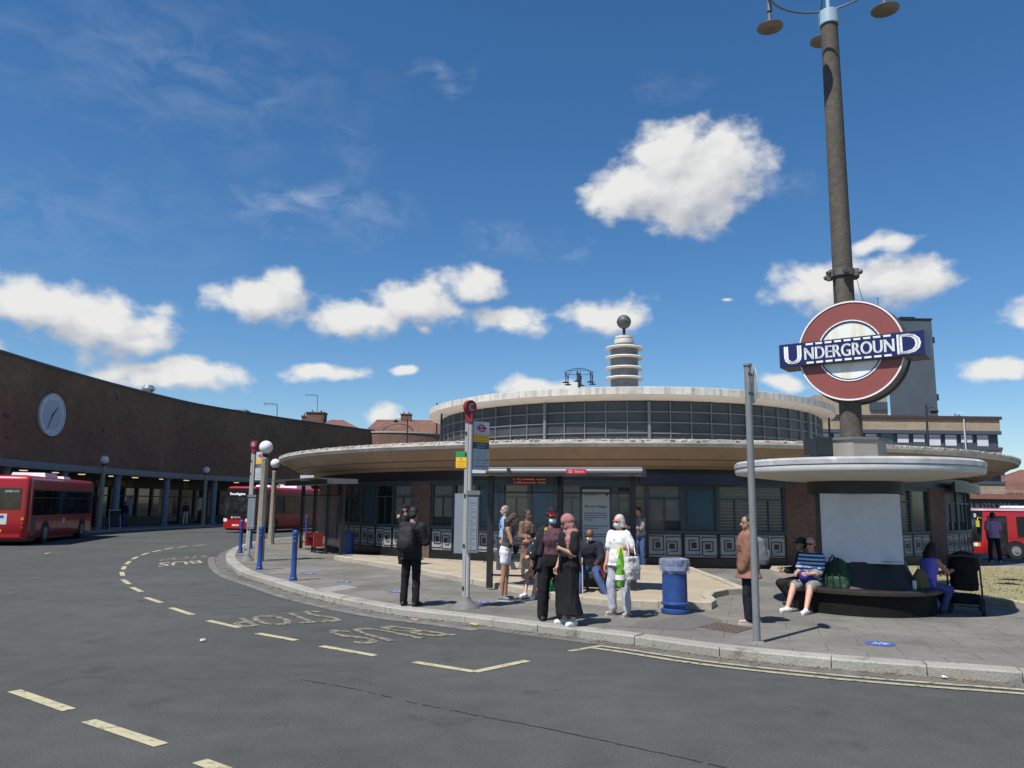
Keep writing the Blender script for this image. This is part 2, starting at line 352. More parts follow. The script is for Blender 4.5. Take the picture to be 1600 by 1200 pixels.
PAVE=Mbrick('paving',(.158,.149,.129),(.138,.131,.114),(.070,.065,.055),bw=.9,bh=.6,ms=.007,coord='Object',rough=.9,stain=.20,ss=.6,rot=R(17),bump=.25,fine=.12,fs=70)
nn=PAVE.node_tree.nodes; ll=PAVE.node_tree.links; bb=nn['Principled BSDF']; src=bb.inputs['Base Color'].links[0].from_socket
tcn=nn.new('ShaderNodeTexCoord'); vo=nn.new('ShaderNodeTexVoronoi'); vo.inputs['Scale'].default_value=3.2; ll.new(tcn.outputs['Object'],vo.inputs['Vector'])
mrn=nn.new('ShaderNodeMapRange'); mrn.inputs['From Min'].default_value=.055; mrn.inputs['From Max'].default_value=.085; mrn.inputs['To Min'].default_value=.66; mrn.inputs['To Max'].default_value=1; ll.new(vo.outputs['Distance'],mrn.inputs['Value'])
vn=nn.new('ShaderNodeVectorMath'); vn.operation='SCALE'; ll.new(src,vn.inputs[0]); ll.new(mrn.outputs[0],vn.inputs['Scale'])
tn=nn.new('ShaderNodeTexNoise'); tn.inputs['Scale'].default_value=.55; tn.inputs['Detail'].default_value=8; tn.inputs['Roughness'].default_value=.65; ll.new(tcn.outputs['Object'],tn.inputs['Vector'])
m4=nn.new('ShaderNodeMapRange'); m4.inputs['From Min'].default_value=.52; m4.inputs['From Max'].default_value=.66; m4.inputs['To Min'].default_value=1; m4.inputs['To Max'].default_value=.74; ll.new(tn.outputs['Fac'],m4.inputs['Value'])
v5=nn.new('ShaderNodeVectorMath'); v5.operation='SCALE'; ll.new(vn.outputs[0],v5.inputs[0]); ll.new(m4.outputs[0],v5.inputs['Scale']); ll.new(v5.outputs[0],bb.inputs['Base Color'])
def surface(name,poly,z,mat,kind='structure',th=.25):
    bm=bmesh.new(); vs=[bm.verts.new((x,y,z)) for x,y in poly]; f=bm.faces.new(vs); bm.normal_update()
    if f.normal.z<0: f.normal_flip()
    for x in range(18,32,2):
        bmesh.ops.bisect_plane(bm,geom=bm.verts[:]+bm.edges[:]+bm.faces[:],plane_co=(x,0,0),plane_no=(1,0,0))
    for y in range(28,48,2):
        bmesh.ops.bisect_plane(bm,geom=bm.verts[:]+bm.edges[:]+bm.faces[:],plane_co=(0,y,0),plane_no=(0,1,0))
    r=bmesh.ops.extrude_face_region(bm,geom=bm.faces[:])
    for e in r['geom']:
        if isinstance(e,bmesh.types.BMVert): pass
    low=[v for v in bm.verts if v not in r['geom']]
    top=[e for e in r['geom'] if isinstance(e,bmesh.types.BMVert)]
    for v in low: v.co.z-=th
    for v in bm.verts: v.co.z+=gz(v.co.x,v.co.y)
    bmesh.ops.recalc_face_normals(bm,faces=bm.faces[:])
    bmesh.ops.triangulate(bm,faces=bm.faces[:])
    me=bpy.data.meshes.new(name); bm.to_mesh(me); bm.free(); me.materials.append(mat)
    o=bpy.data.objects.new(name,me); COL.objects.link(o); return tag(o,kind=kind)
surface('pavement',island,PV,PAVE)
GRAN=M('granite',(.28,.27,.235),.85,var=.28,vs=45,var2=.16,vs2=.7,bump=.3,bs=40,tint=((.12,.11,.095),2.6,.56))
def kerbline(name,line,w,z0,z1,mat,step=.9,gap=.012,mm=.02):
    b=MB(); acc=0; i=0
    # resample
    pts=[line[0]]; 
    for a,c in zip(line,line[1:]):
        L=(c-a).length; k=max(1,int(L/.3))
        for j in range(1,k+1): pts.append(a+(c-a)*j/k)
    seg=max(1,int(step/.3)); i=0
    while i<len(pts)-1:
        part=pts[i:i+seg+1]
        if len(part)<2: break
        part=[p.copy() for p in part]; dd=(part[-1]-part[-2]).normalized(); part[-1]-=dd*gap
        ii=offs(part,w); jz=random.uniform(-.006,.006); jo=random.uniform(-.006,.006)
        vs=[]; m=len(part)
        for o,q in zip(part,ii):
            n_=(q-o).normalized(); o2=o+n_*jo
            for (p,z) in ((o2,z0),(o2,z1-mm+jz),(o2+n_*mm,z1+jz),(q,z1+jz),(q,z0)): vs.append((p.x,p.y,z+gz(p.x,p.y)))
        fs=[]
        for k in range(m-1):
            for e in range(4): fs.append((k*5+e,(k+1)*5+e,(k+1)*5+e+1,k*5+e+1))
        fs+=[(0,1,2,3,4),tuple((m-1)*5+e for e in (4,3,2,1,0))]
        b.add(vs,fs); i+=seg
    o=b.build(name,mat)
    bm=bmesh.new(); bm.from_mesh(o.data); bmesh.ops.recalc_face_normals(bm,faces=bm.faces[:]); bm.to_mesh(o.data); bm.free()
    return o
tag(kerbline('kerb',KL,.302,-.05,PV+.004,GRAN,step=1.5),kind='structure')
# gutter strip: pale grit along the kerb
def strip(name,line,d0,d1,z,mat,kind='structure'):
    a=offs(line,d0); c=offs(line,d1); b=MB(); vs=[]
    for p,q in zip(a,c): vs+=[(p.x,p.y,z+gz(p.x,p.y)),(q.x,q.y,z+gz(q.x,q.y))]
    b.add(vs,[(2*i+1,2*i,2*i+2,2*i+3) for i in range(len(a)-1)]); o=b.build(name,mat); return tag(o,kind=kind)
GUT=M('gutter_grit',(.115,.11,.10),.95,var=.25,vs=3,var2=.3,vs2=25,tint=((.06,.06,.06),1.7,.52))
strip('gutter',KL,-.32,.0,.004,GUT)
# ---- painted markings
def paint(name,col,cut=.60,wear=.5):
    m=M(name,col,.75,var=.15,vs=6,tint=((.075,.075,.072),9,cut)); return m
YEL=paint('yellow_paint',(.40,.36,.22),.54); WORN=paint('worn_paint',(.25,.225,.135),.44); PALE=paint('pale_paint',(.34,.31,.21),.52)
def mark(pts,w,mat,z=.006,name='road_marking'):
    p=[P(x,y) for x,y in pts]; b=MB(); L=offs(p,w/2); Q=offs(p,-w/2); vs=[]
    for a,c in zip(L,Q): vs+=[(a.x,a.y,z),(c.x,c.y,z)]
    b.add(vs,[(2*i,2*i+1,2*i+3,2*i+2) for i in range(len(p)-1)]); return tag(b.build(name,mat),kind='structure')
for pts,w in (([(22,1080),(108,1110)],.13),([(138,1127),(252,1165)],.13),([(312,1190),(380,1215)],.13),
  ([(502,1010),(587,1025)],.12),([(402,990),(463,1001)],.12),([(325,970),(374,981)],.12),([(267,950),(301,961)],.12),([(228,934),(252,942)],.12),
  ([(206,918),(221,925)],.12),([(192,906),(202,913)],.12),([(190,894),(192,900)],.12),([(195,885),(192,890)],.12),([(203,877),(197,882)],.12),([(215,870),(207,874)],.12),
  ([(232,864),(221,867.5)],.12),([(252,859.5),(238,862.5)],.12),([(270,856),(257,858.5)],.12),([(292,853.5),(277,855.5)],.12),([(322,851),(302,852.8)],.12)):
    mark(pts,w,YEL)
b=mark([(647,1035),(742,1050)],.12,YEL); mark([(741,1050.5),(824,1033)],.12,YEL,z=.007)
mark([(890,1018),(941,1009)],.1,PALE)
DB=[i for i in range(len(KL)) if KL[i].y<11.8 and KL[i].x>1.15]
strip('yellow_line',[KL[i] for i in DB],-.36,-.46,.009,PALE); strip('yellow_line',[KL[i] for i in DB],-.58,-.68,.009,PALE)
# worn edge line beside the kerb on the left
LB=[i for i in range(len(KL)) if KL[i].x<-.2 and KL[i].y<29]
strip('edge_line',[KL[i] for i in LB],-.34,-.56,.008,M('edge_wear',(.15,.145,.13),.85,var=.25,vs=4,tint=((.08,.08,.08),3,.50)))
def road_text(t,c,w,h,xd,name='road_lettering'):
    b=MB(); c=P(*c); d=(P(*xd[1])-P(*xd[0])).normalized()
    put_text(b,t,w,h,frame((c.x,c.y,.007),(-d.x,-d.y,0),(d.y,-d.x,0)),bold=.025)
    return tag(b.build(name,WORN),kind='structure')
# the lettering reads from the pavement side: x runs right-to-left in the picture
D0=(560,1000); D1=(720,1000)
ta=((505,1000),(715,995)); 
def rtext(t,quad,name='road_lettering',mat=None):     # quad: photo corners of text left-top, right-top, right-bottom, left-bottom as READ
    q=[P(*p) for p in quad]; vs,fs=text_geo(t,1); x0=min(v.x for v in vs); x1=max(v.x for v in vs); y0=min(v.y for v in vs); y1=max(v.y for v in vs)
    b=MB()
    for k,dx in enumerate((-.010,0,.010)):
        out=[]
        for v in vs:
            u=(v.x-x0)/(x1-x0)+dx; w=(v.y-y0)/(y1-y0)
            p=(q[3]*(1-u)+q[2]*u)*(1-w)+(q[0]*(1-u)+q[1]*u)*w; out.append((p.x,p.y,.007+k*.0006))
        b.add(out,fs)
    return tag(b.build(name,mat or WORN),kind='structure')
rtext('BUS',[(700,1000),(520,1006),(545,982),(700,986)]) if False else None
rtext('BUS',[(716,993),(560,1008),(508,986),(612,978)])
rtext('STOP',[(540,971),(375,981),(350,968),(492,954)])
rtext('BUS',[(316,880),(246,886),(250,879.5),(312,876)],mat=PALE); rtext('STOP',[(322,872),(246,877),(262,871.5),(326,867.5)],mat=WORN)
# ---- gravel bed with its kerb
fr_=[(522,868),(560,874),(620,883),(700,897),(760,908),(820,919),(880,929),(940,935),(1000,938),(1060,940),(1112,941),(1120,936),(1112,930),(1118,924),(1138,920),(1160,919)]
bk_=[(1162,916),(1120,900),(1082,886),(1050,883.5),(960,881.5),(860,879.5),(760,877),(680,873),(600,868.5),(550,866)]
BZ=PV+.13
bed=[P(x,y,BZ) for x,y in fr_+bk_]
GRAV=M('gravel',(.34,.285,.205),.95,var=.30,vs=38,var2=.16,vs2=1.2,bump=.5,bs=60,tint=((.26,.21,.14),3,.60))
surface('gravel_bed',[(p.x,p.y) for p in offs(bed+[bed[0]],.09)[:-1]],BZ-.03,GRAV,kind='stuff')
BK=M('bed_kerb_stone',(.36,.32,.25),.85,var=.12,vs=14,var2=.14,vs2=1.2,bump=.3,tint=((.22,.19,.15),2.5,.60))
tag(kerbline('bed_kerb',bed+[bed[0]],.20,0,BZ,BK,step=1.2,mm=.012),kind='structure')
# ---- lawn behind the seat
lw=[(1203,889),(1240,897),(1300,906),(1400,918),(1500,928),(1560,935),(1600,941),(1700,952),(1900,960)]
lb=[(1950,893),(1700,886),(1600,885),(1540,884.5),(1450,884),(1300,884),(1205,884.5)]
law=[P(x,y,BZ) for x,y in lw+lb]
LAWN=M('dry_grass',(.25,.215,.12),.95,var=.25,vs=14,var2=.25,vs2=.9,bump=.6,bs=70,tint=((.13,.135,.045),1.8,.53))
surface('lawn',[(p.x,p.y) for p in offs(law+[law[0]],.09)[:-1]],BZ-.02,LAWN,kind='stuff')
tag(kerbline('lawn_kerb',law+[law[0]],.20,0,BZ,BK,step=1.2,mm=.012),kind='structure')
# grass blades on the lawn near its edge, one object
b=MB()
for i in range(5200):
    x=random.uniform(1205,1750); y=random.uniform(886,946) 
    p=P(x,y,BZ-.02)
    poly=law; ins=False; j=len(poly)-1
    for k in range(len(poly)):
        if (poly[k].y>p.y)!=(poly[j].y>p.y) and p.x<(poly[j].x-poly[k].x)*(p.y-poly[k].y)/(poly[j].y-poly[k].y)+poly[k].x: ins=not ins
        j=k
    if not ins: continue
    a=random.uniform(0,6.28); h=random.uniform(.02,.06); w=.012
    b.add([(p.x-cos(a)*w,p.y-sin(a)*w,p.z),(p.x+cos(a)*w,p.y+sin(a)*w,p.z),(p.x+random.uniform(-.03,.03),p.y+random.uniform(-.03,.03),p.z+h)],[(0,1,2)])
tag(b.build('grass_blades',M('grass_blade',(.24,.22,.08),.9,var=.3,vs=3),weld=False),kind='stuff')
# pale patches, drain cover, blue floor stickers
def patch(name,quad,z,mat,kind='structure'):
    b=MB(); b.add([tuple(P(x,y,PV)[:2])+(z,) for x,y in quad],[(0,1,2,3)]); return tag(b.build(name,mat),kind=kind)
PP=M('pale_slab',(.24,.235,.22),.85,var=.15,vs=8)
patch('paving_patch',[(490,921),(512,926),(560,918),(536,914)],PV+.004,PP)
patch('paving_patch',[(560,902),(575,905),(614,901),(600,898)],PV+.004,M('pale_slab2',(.17,.165,.155),.85,var=.15,vs=8))
patch('paving_patch',[(415,895),(425,898),(540,889),(525,887)],PV+.004,MATS['pale_slab2'])
patch('paving_patch',[(975,1000-20),(1075,985),(1130,970),(1085,958)],PV+.003,M('slab3',(.105,.102,.098),.9,var=.2,vs=9))
t=thing('drain_cover','rusty brown textured metal drain cover set in the pavement beside the sign pole','drain cover',P(1132,981,PV),world=True)
q=[P(x,y,PV) for x,y in ((1090,980),(1150,990),(1176,982),(1122,973))]
b=MB(); b.prism([(p.x,p.y) for p in q],PV+.001,PV+.008); b.build('frame',M('rust_iron',(.10,.075,.06),.6,var=.3,vs=20),t)
b=MB()
for i in range(14):
    for j in range(9):
        u=(i+.5)/14; v=(j+.5)/9; p=(q[0]*(1-u)+q[1]*u)*(1-v)+(q[3]*(1-u)+q[2]*u)*v; b.box((p.x,p.y,PV+.011),(.035,.02,.006),rz=.4 if (i+j)%2 else -.6)
b.build('tread_plate',M('rust_tread',(.14,.10,.08),.55,var=.2,vs=20),t)
BLUE=M('sticker_blue',(.05,.09,.30),.6,var=.15,vs=12,tint=((.10,.11,.13),14,.60)); WH=M('white_paint',(.75,.75,.73),.6,var=.06,vs=6)
def sticker(x,y,r,label):
    c=P(x,y,PV); t=thing('floor_sticker',label,'sticker',(c.x,c.y,PV+.004),group='blue distancing stickers on the pavement')
    b=MB(); b.lathe([(0,.002),(r,.002),(r,0)],n=28); b.build('disc',BLUE,t)
    b=MB(); 
    for k in (-1,1): b.box((k*r*.18,0,.0035),(r*.06,r*.9,.002)); 
    b.box((-r*.42,0,.0035),(r*.3,r*.07,.002)); b.box((r*.42,.1*r,.0035),(r*.3,r*.07,.002)); b.box((r*.42,-.15*r,.0035),(r*.3,r*.07,.002)); b.build('symbol',WH,t)
sticker(1375,1006,.20,'round blue distancing sticker on the paving right of the sign pole')
sticker(619,924.5,.18,'faded blue distancing sticker nearest the standing man with the backpack')
sticker(538,909.5,.18,'faded blue distancing sticker in the middle of the empty pavement')
sticker(482,896.5,.18,'faded blue distancing sticker on the pavement right of the blue bollards')
sticker(752,941,.16,'small blue sticker on the paving just behind the foot of the front bus stop post')
# litter and grit in the gutter
b=MB()
for i in range(900):
    k=random.randrange(40,len(KL)-8); p=KL[k]+(KL[k+1]-KL[k])*random.random(); t=(KL[k+1]-KL[k]).normalized(); o=-abs(random.gauss(0,.09))-.01
    q=p+Vector((-t.y,t.x,0))*o; s=random.uniform(.008,.028); b.box((q.x,q.y,.006+s*.25),(s*1.6,s,s*.4),rz=random.random()*6)
tag(b.build('gutter_litter',M('leaf_litter',(.22,.17,.10),.9,var=.6,vs=3),weld=False),kind='stuff')
PAPER=M('paper_scrap',(.8,.8,.78),.8)
def scrap(x,y,s,label,mat=PAPER):
    p=P(x,y); b=MB()
    for i in range(5):
        a=random.random()*6; b.box((random.uniform(-s,s)*.4,random.uniform(-s,s)*.4,.008+i*.006),(s*random.uniform(.6,1.3),s*.7,.004),rz=a)
    o=b.build('litter_scrap',mat); o.location=(p.x,p.y,.008); tag(o,label,'litter')
scrap(318,1003,.06,'small scrap of white paper on the open road between the yellow dashes')
scrap(741,978,.10,'crumpled yellow wrapper in the gutter below the front bus stop',M('yellow_scrap',(.6,.55,.15),.7))
scrap(647,971,.08,'pinkish paper scrap in the gutter below the man with the backpack',M('pink_scrap',(.55,.35,.32),.8))
scrap(1477,1062,.05,'little white lump of paper in the gutter at the right edge')
scrap(75,866,.12,'small white paper scrap on the road beside the left bus shadow')

# dark sealed seam running across the near road
pts=[P(x,y) for x,y in ((470,1062),(560,1078),(640,1097),(740,1117),(860,1140),(980,1166),(1090,1190),(1200,1215))]; pts=smooth_line(pts,14); b=MB()
for i,(p,q) in enumerate(zip(pts,pts[1:])):
    if random.random()<.12: continue
    d=(q-p).normalized(); n_=Vector((-d.y,d.x,0)); w=random.uniform(.004,.012); o=n_*random.uniform(-.008,.008)
    b.add([tuple(p+o-n_*w+Vector((0,0,.004))),tuple(q+o-n_*w+Vector((0,0,.004))),tuple(q+o+n_*w+Vector((0,0,.004))),tuple(p+o+n_*w+Vector((0,0,.004)))],[(0,1,2,3)])
tag(b.build('road_seam',M('seam_tar',(.018,.019,.02),.8)),kind='structure')

# darker repair patches and greasy marks on the road, irregular outlines
def blotch(x,y,rx,ry,mat,z,seed,name='road_patch'):
    c=P(x,y); random.seed(seed); n=26; b=MB(); pts=[]
    for i in range(n):
        a=2*pi*i/n; k=1+.28*noise.noise(Vector((cos(a)*1.6,sin(a)*1.6,seed*3.1))); pts.append((c.x+rx*k*cos(a),c.y+ry*k*sin(a),z))
    b.add(pts,[tuple(range(n))]); tag(b.build(name,mat),kind='structure')
DK=M('asphalt_greasy',(.045,.046,.047),.7,var=.25,vs=20,tint=((.062,.065,.066),5,.50)); DK2=M('asphalt_patch',(.050,.052,.054),.85,var=.3,vs=40)
random.seed(21)
# ------------------------------------------------------------------ STATION
def phi(x,Rr,y=790):                     # angle on the station circle seen at photo column x
    d=ray(x,y); d.z=0; d.normalize(); oc=-SC; bq=d.dot(oc); c=oc.length_squared-Rr*Rr; k=bq*bq-c
    t=-bq-sqrt(max(k,0)); p=d*t-SC; return atan2(p.x,-p.y)
st=thing('station_building','round brick station with wide flat canopy, glazed upper drum and ringed finial','building',(SC.x,SC.y,PV),world=True)
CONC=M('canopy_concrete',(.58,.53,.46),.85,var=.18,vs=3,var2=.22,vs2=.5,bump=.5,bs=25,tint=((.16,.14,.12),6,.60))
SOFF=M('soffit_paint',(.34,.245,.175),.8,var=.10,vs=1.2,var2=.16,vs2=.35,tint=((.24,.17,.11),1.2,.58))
WHC=M('weathered_white_concrete',(.54,.52,.47),.85,var=.10,vs=5,var2=.12,vs2=.6,bump=.5,bs=20,tint=((.24,.22,.20),3.2,.60))
FR=M('frame_bluegrey',(.034,.050,.056),.5,var=.1,vs=4); FRD=M('frame_dark',(.02,.024,.028),.5)
GL=M('dark_glass',(.012,.016,.018),.06,spec=.6); GLB=M('board_teal',(.018,.06,.085),.35,var=.25,vs=1.5); GLI=M('grey_blind_glass',(.045,.05,.05),.12,var=.3,vs=1.0,spec=.6)
GLV=[GL,M('dark_glass_b',(.03,.036,.04),.07,var=.6,vs=1.3,spec=.7),M('dark_glass_c',(.05,.055,.05),.10,var=.7,vs=.9,spec=.6)]
BRK=Mbrick('station_brick',(.15,.068,.045),(.095,.045,.034),(.12,.10,.085),stain=.25,ss=.8)
def cyl(name,R0,R1,z0,z1,mat,n=160,parent=st,z_in=None):
    b=MB(); b.lathe([(R0,z0),(R0,z1),(R1,z1),(R1,z0),(R0,z0)],c=SC,n=n,uvr=R0); return b.build(name,mat,parent)
RW=14.9; RC=16.75
WT=3.02
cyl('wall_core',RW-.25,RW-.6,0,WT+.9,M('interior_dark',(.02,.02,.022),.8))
cyl('plinth',RW+.03,RW-.2,PV,PV+.28,M('black_tile',(.014,.014,.015),.25,var=.2,vs=4))
cyl('frieze',RW+.05,RW-.3,2.78,WT+.45,M('dark_frieze',(.015,.015,.018),.4))
cyl('frieze_trim',RW+.09,RW,2.72,2.775,FR)
b=MB(); b.sm=True
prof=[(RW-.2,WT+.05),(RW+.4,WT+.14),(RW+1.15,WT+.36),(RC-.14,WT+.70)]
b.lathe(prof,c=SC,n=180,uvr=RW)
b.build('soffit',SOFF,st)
b=MB()
for rr,zz in ((RW+.55,WT+.175),(RW+1.15,WT+.35)): b.lathe([(rr-.012,zz),(rr,zz-.014),(rr+.012,zz+.006)],c=SC,n=180)
b.build('soffit_joint',M('joint_dark',(.13,.095,.065),.8),st)
CF=WT+.70
b=MB(); b.lathe([(RC-.15,CF),(RC-.04,CF-.01),(RC-.03,CF+.085),(RC+.02,CF+.09),(RC+.03,CF+.17),(RC-.10,CF+.20),(RC-.5,CF+.17),(9.2,CF+.28),(8.2,CF+.30)],c=SC,n=200)
b.build('canopy_edge',CONC,st)
# ragged flaking line on the rim
b=MB()
for i in range(1400):
    a=R(-75)+R(150)*i/1400+random.uniform(-.001,.001); r=RC+random.uniform(-.08,.02); b.box((SC.x+r*sin(a),SC.y-r*cos(a),CF+.195+random.uniform(-.012,.012)),(random.uniform(.03,.13),random.uniform(.03,.08),.03),rz=a)
tag(b.build('rim_flaking',M('flake',(.50,.46,.40),.9,var=.4,vs=5),st,weld=False),kind='stuff')
def keypanel(a0,a1,z0,z1,up=0):          # one Greek key panel
    k=up
    b=MB(); b.arcbox(SC,RW-.06,RW+.012,a0+.001,a1-.001,z0,z1); p=b.build('key_panel',M('panel_white',(.30,.30,.285),.5,var=.12,vs=3),st)
    b=MB(); W_=a1-a0; H=z1-z0; t=.030
    def hl(u0,u1,v): b.arcbox(SC,RW+.01,RW+.022,a0+W_*u0,a0+W_*u1,z0+H*v-t/2,z0+H*v+t/2,n=1)
    def vl(u,v0,v1,w=t): b.arcbox(SC,RW+.01,RW+.024,a0+W_*u-w/2/RW,a0+W_*u+w/2/RW,z0+H*v0,z0+H*v1,n=1)
    vl(.03,0,1,.05); vl(.97,0,1,.05)
    # two interlocked spirals with dark cores
    hl(.03,.46,.93); vl(.46,.30,.93); hl(.17,.46,.30); vl(.17,.30,.76); hl(.17,.34,.76)
    hl(.54,.97,.07); vl(.54,.07,.70); hl(.54,.84,.70); vl(.84,.26,.70); hl(.66,.84,.26)
    vl(.46,.07,.18); hl(.03,.46,.10); vl(.54,.82,.93); hl(.54,.97,.90)
    b.arcbox(SC,RW+.01,RW+.023,a0+W_*.235,a0+W_*.375,z0+H*.40,z0+H*.66,n=1)
    b.arcbox(SC,RW+.01,RW+.023,a0+W_*.62,a0+W_*.77,z0+H*.36,z0+H*.60,n=1)
    b.build('key_lines',M('key_black',(.016,.017,.02),.4),p)
ZS,ZK0,ZK1,ZW0,ZW1=PV+.28,.42,1.12,1.20,2.70
def window(a0,a1,kind):
    b=MB(); t=.045/RW; fw=.05/RW
    for (u0,u1) in ((a0,a0+fw*1.3),(a1-fw*1.3,a1)): b.arcbox(SC,RW-.12,RW+.03,u0,u1,ZW0,ZW1,n=1)
    b.arcbox(SC,RW-.12,RW+.035,a0,a1,ZW1-.09,ZW1+.02); b.arcbox(SC,RW-.12,RW+.05,a0,a1,ZW0-.06,ZW0+.05)
    mid=kind[0]=='w'
    if kind in('w','wb','ws'):
        b.arcbox(SC,RW-.10,RW+.005,a0+fw,a1-fw,2.20,2.25); b.arcbox(SC,RW-.10,RW+.003,(a0+a1)/2-t/3,(a0+a1)/2+t/3,ZW0,2.2,n=1)
    w=b.build('window',FR,st)
    b=MB(); m={'w':GL,'wb':GLI,'ws':GLI,'t':GLB,'g':GLI}[kind]
    if kind=='t': b.arcbox(SC,RW-.1,RW-.02,a0+fw*1.4,a1-fw*1.4,ZW0+.05,ZW1-.09); b.build('board',FR,w); b=MB(); b.arcbox(SC,RW-.03,RW+.004,a0+.011,a1-.011,ZW0+.22,ZW1-.2); b.build('poster_panel',GLB,w)
    else: b.arcbox(SC,RW-.1,RW-.05,a0+fw,a1-fw,ZW0,ZW1-.05); b.build('pane',random.choice(GLV) if kind=='w' else m,w)
    if kind=='wb':
        b=MB(); b.arcbox(SC,RW-.05,RW-.046,a0+fw*1.2,a1-fw*1.2,1.55,2.6); b.build('blind',M('blind_grey',(.13,.13,.12),.7,var=.2,vs=2),w)
    if kind=='ws':
        b=MB()
        for i in range(13): b.arcbox(SC,RW-.05,RW-.03,a0+fw*1.2,a1-fw*1.2,ZW0+.10+i*.075*1.3,ZW0+.125+i*.075*1.3)
        b.build('slats',M('slat_grey',(.16,.18,.19),.5),w)
bays=[(507,529,'b',1,''),(531,645,'w',5,['w','w','t','w','wb']),(645,674,'b',1,''),
 (675,1010,'w',8,['wb','w','t','w','t','wb','w','w']),(1010,1226,'w',4,['wb','t','ws','ws']),(1226,1271,'b',1,''),(1271,1330,'w',1,['ws']),(1330,1390,'b',1,''),(1390,1450,'w',2,['ws','g']),(1450,1474,'b',1,''),(1474,1516,'w',3,['wb','wb','w'])]
A0=phi(506,RW)
for (x0,x1,k,nn,kinds) in bays:
    a0=phi(x0,RW) ; a1=phi(x1,RW) if x1<1516 else R(85)
    if x1>=1516: a1=phi(1514,RW)
    if k=='b':
        b=MB(); b.arcbox(SC,RW-.3,RW+.06,a0,a1,PV,2.75); b.build('brick_pier',BRK,st)
    else:
        for i in range(nn):
            u0=a0+(a1-a0)*i/nn; u1=a0+(a1-a0)*(i+1)/nn
            b=MB(); b.arcbox(SC,RW-.2,RW,u0,u1,ZS,ZK0+.0); b.build('wall_base',M('dark_tile_base',(.022,.022,.024),.35),st)
            keypanel(u0,u1,ZK0+.02,ZK1)
            window(u0,u1,kinds[i])
# right flank and rear as brick wall
b=MB(); b.arcbox(SC,RW-.3,RW+.04,phi(1514,RW),R(180),PV,2.75); b.arcbox(SC,RW-.3,RW+.04,R(180),2*pi+phi(507,RW),PV,2.75); b.build('rear_wall',BRK,st)
# blue-black sign band over the doors and the station name on the right
b=MB(); b.arcbox(SC,RW+.1,RW+.35,phi(1000,RW),phi(1150,RW),2.66,2.98); b.build('sign_band',M('navy_band',(.011,.012,.036),.35),st)
a0=phi(1488,RW); a1=phi(1513,RW)+.05
b=MB(); b.arcbox(SC,RW+.3,RW+.42,phi(1475,RW),a1,2.62,2.98); sgn=b.build('name_band',M('name_band_dark',(.03,.03,.032),.4),st)
b=MB(); word='SOUTHGATE'; aa=phi(1479,RW)
for i,ch in enumerate(word):
    a=aa+.019*(i+.5)+.002; r=RW+.425; fr=frame((SC.x+r*sin(a),SC.y-r*cos(a),2.80),(cos(a),sin(a),0),(0,0,1)); put_text(b,ch,.17,.20,fr)
b.build('lettering',M('letter_grey',(.30,.30,.30),.5),sgn)
# upper drum
RG=9.33; RU=9.9; ZU=6.10
ru=RG
b=MB(); b.lathe([(RG-.06,CF+.2),(RG-.06,ZU-.05)],c=SC,n=180); b.build('drum_glazing',M('clerestory_glass',(.048,.052,.056),.35,var=.35,vs=.9,spec=.35),st)
b=MB(); NB=70
MUL=M('mullion_grey',(.13,.145,.16),.5)
for i in range(NB):
    a=2*pi*i/NB-.045
    if cos(a-R(-8))<-.3: continue
    w=.035 if i%5 else .11; d=.03 if i%5 else .09
    b.arcbox(SC,RG-.07,RG+d-.02,a-w/2/RG,a+w/2/RG,CF+.2,ZU-.05,n=1)
b.build('mullions',MUL,st)
b=MB()
for z,w in ((CF+.30,.05),(4.35,.06),(4.78,.045),(5.20,.045),(5.62,.045)): b.lathe([(RG-.05,z),(RG-.003,z),(RG-.003,z+w),(RG-.05,z+w)],c=SC,n=180)
b.build('glazing_rails',MUL,st)
b=MB(); b.lathe([(RG-.1,ZU-.02),(RG+.25,ZU+.03),(RU,ZU+.14),(RU+.01,ZU+.17)],c=SC,n=200); b.build('drum_soffit',M('drum_soffit_white',(.58,.54,.48),.8,var=.08,vs=2),st)
b=MB(); b.lathe([(RU-.03,ZU+.145),(RU+.03,ZU+.15),(RU+.03,ZU+.42),(RU-.12,ZU+.46),(RU-.4,ZU+.44),(0,ZU+.75)],c=SC,n=200)
m=WHC.copy(); m.name='streaked_parapet'
nn=m.node_tree.nodes; ll=m.node_tree.links; bb=nn['Principled BSDF']; src=bb.inputs['Base Color'].links[0].from_socket
tcn=nn.new('ShaderNodeTexCoord'); mpn=nn.new('ShaderNodeMapping'); mpn.inputs['Scale'].default_value=(5,5,.35); ll.new(tcn.outputs['Object'],mpn.inputs[0]); tn=nn.new('ShaderNodeTexNoise'); tn.inputs['Scale'].default_value=1; tn.inputs['Detail'].default_value=6; ll.new(mpn.outputs[0],tn.inputs['Vector'])
mrn=nn.new('ShaderNodeMapRange'); mrn.inputs['From Min'].default_value=.42; mrn.inputs['From Max'].default_value=.68; mrn.inputs['To Min'].default_value=1.0; mrn.inputs['To Max'].default_value=.62; ll.new(tn.outputs['Fac'],mrn.inputs['Value'])
vn=nn.new('ShaderNodeVectorMath'); vn.operation='SCALE'; ll.new(src,vn.inputs[0]); ll.new(mrn.outputs[0],vn.inputs['Scale']); ll.new(vn.outputs[0],bb.inputs['Base Color'])
b.build('drum_parapet',m,st)
b=MB()
for x in (688,1311):
    a=phi(x,RG+.25) if x<800 else phi(1300,RG+.1)
    p=(SC.x+(RG+.3)*sin(a),SC.y-(RG+.3)*cos(a)); b.tube((p[0],p[1],CF+.2),(p[0],p[1],ZU+.08),.045)
b.build('rainwater_pipe',FRD,st)
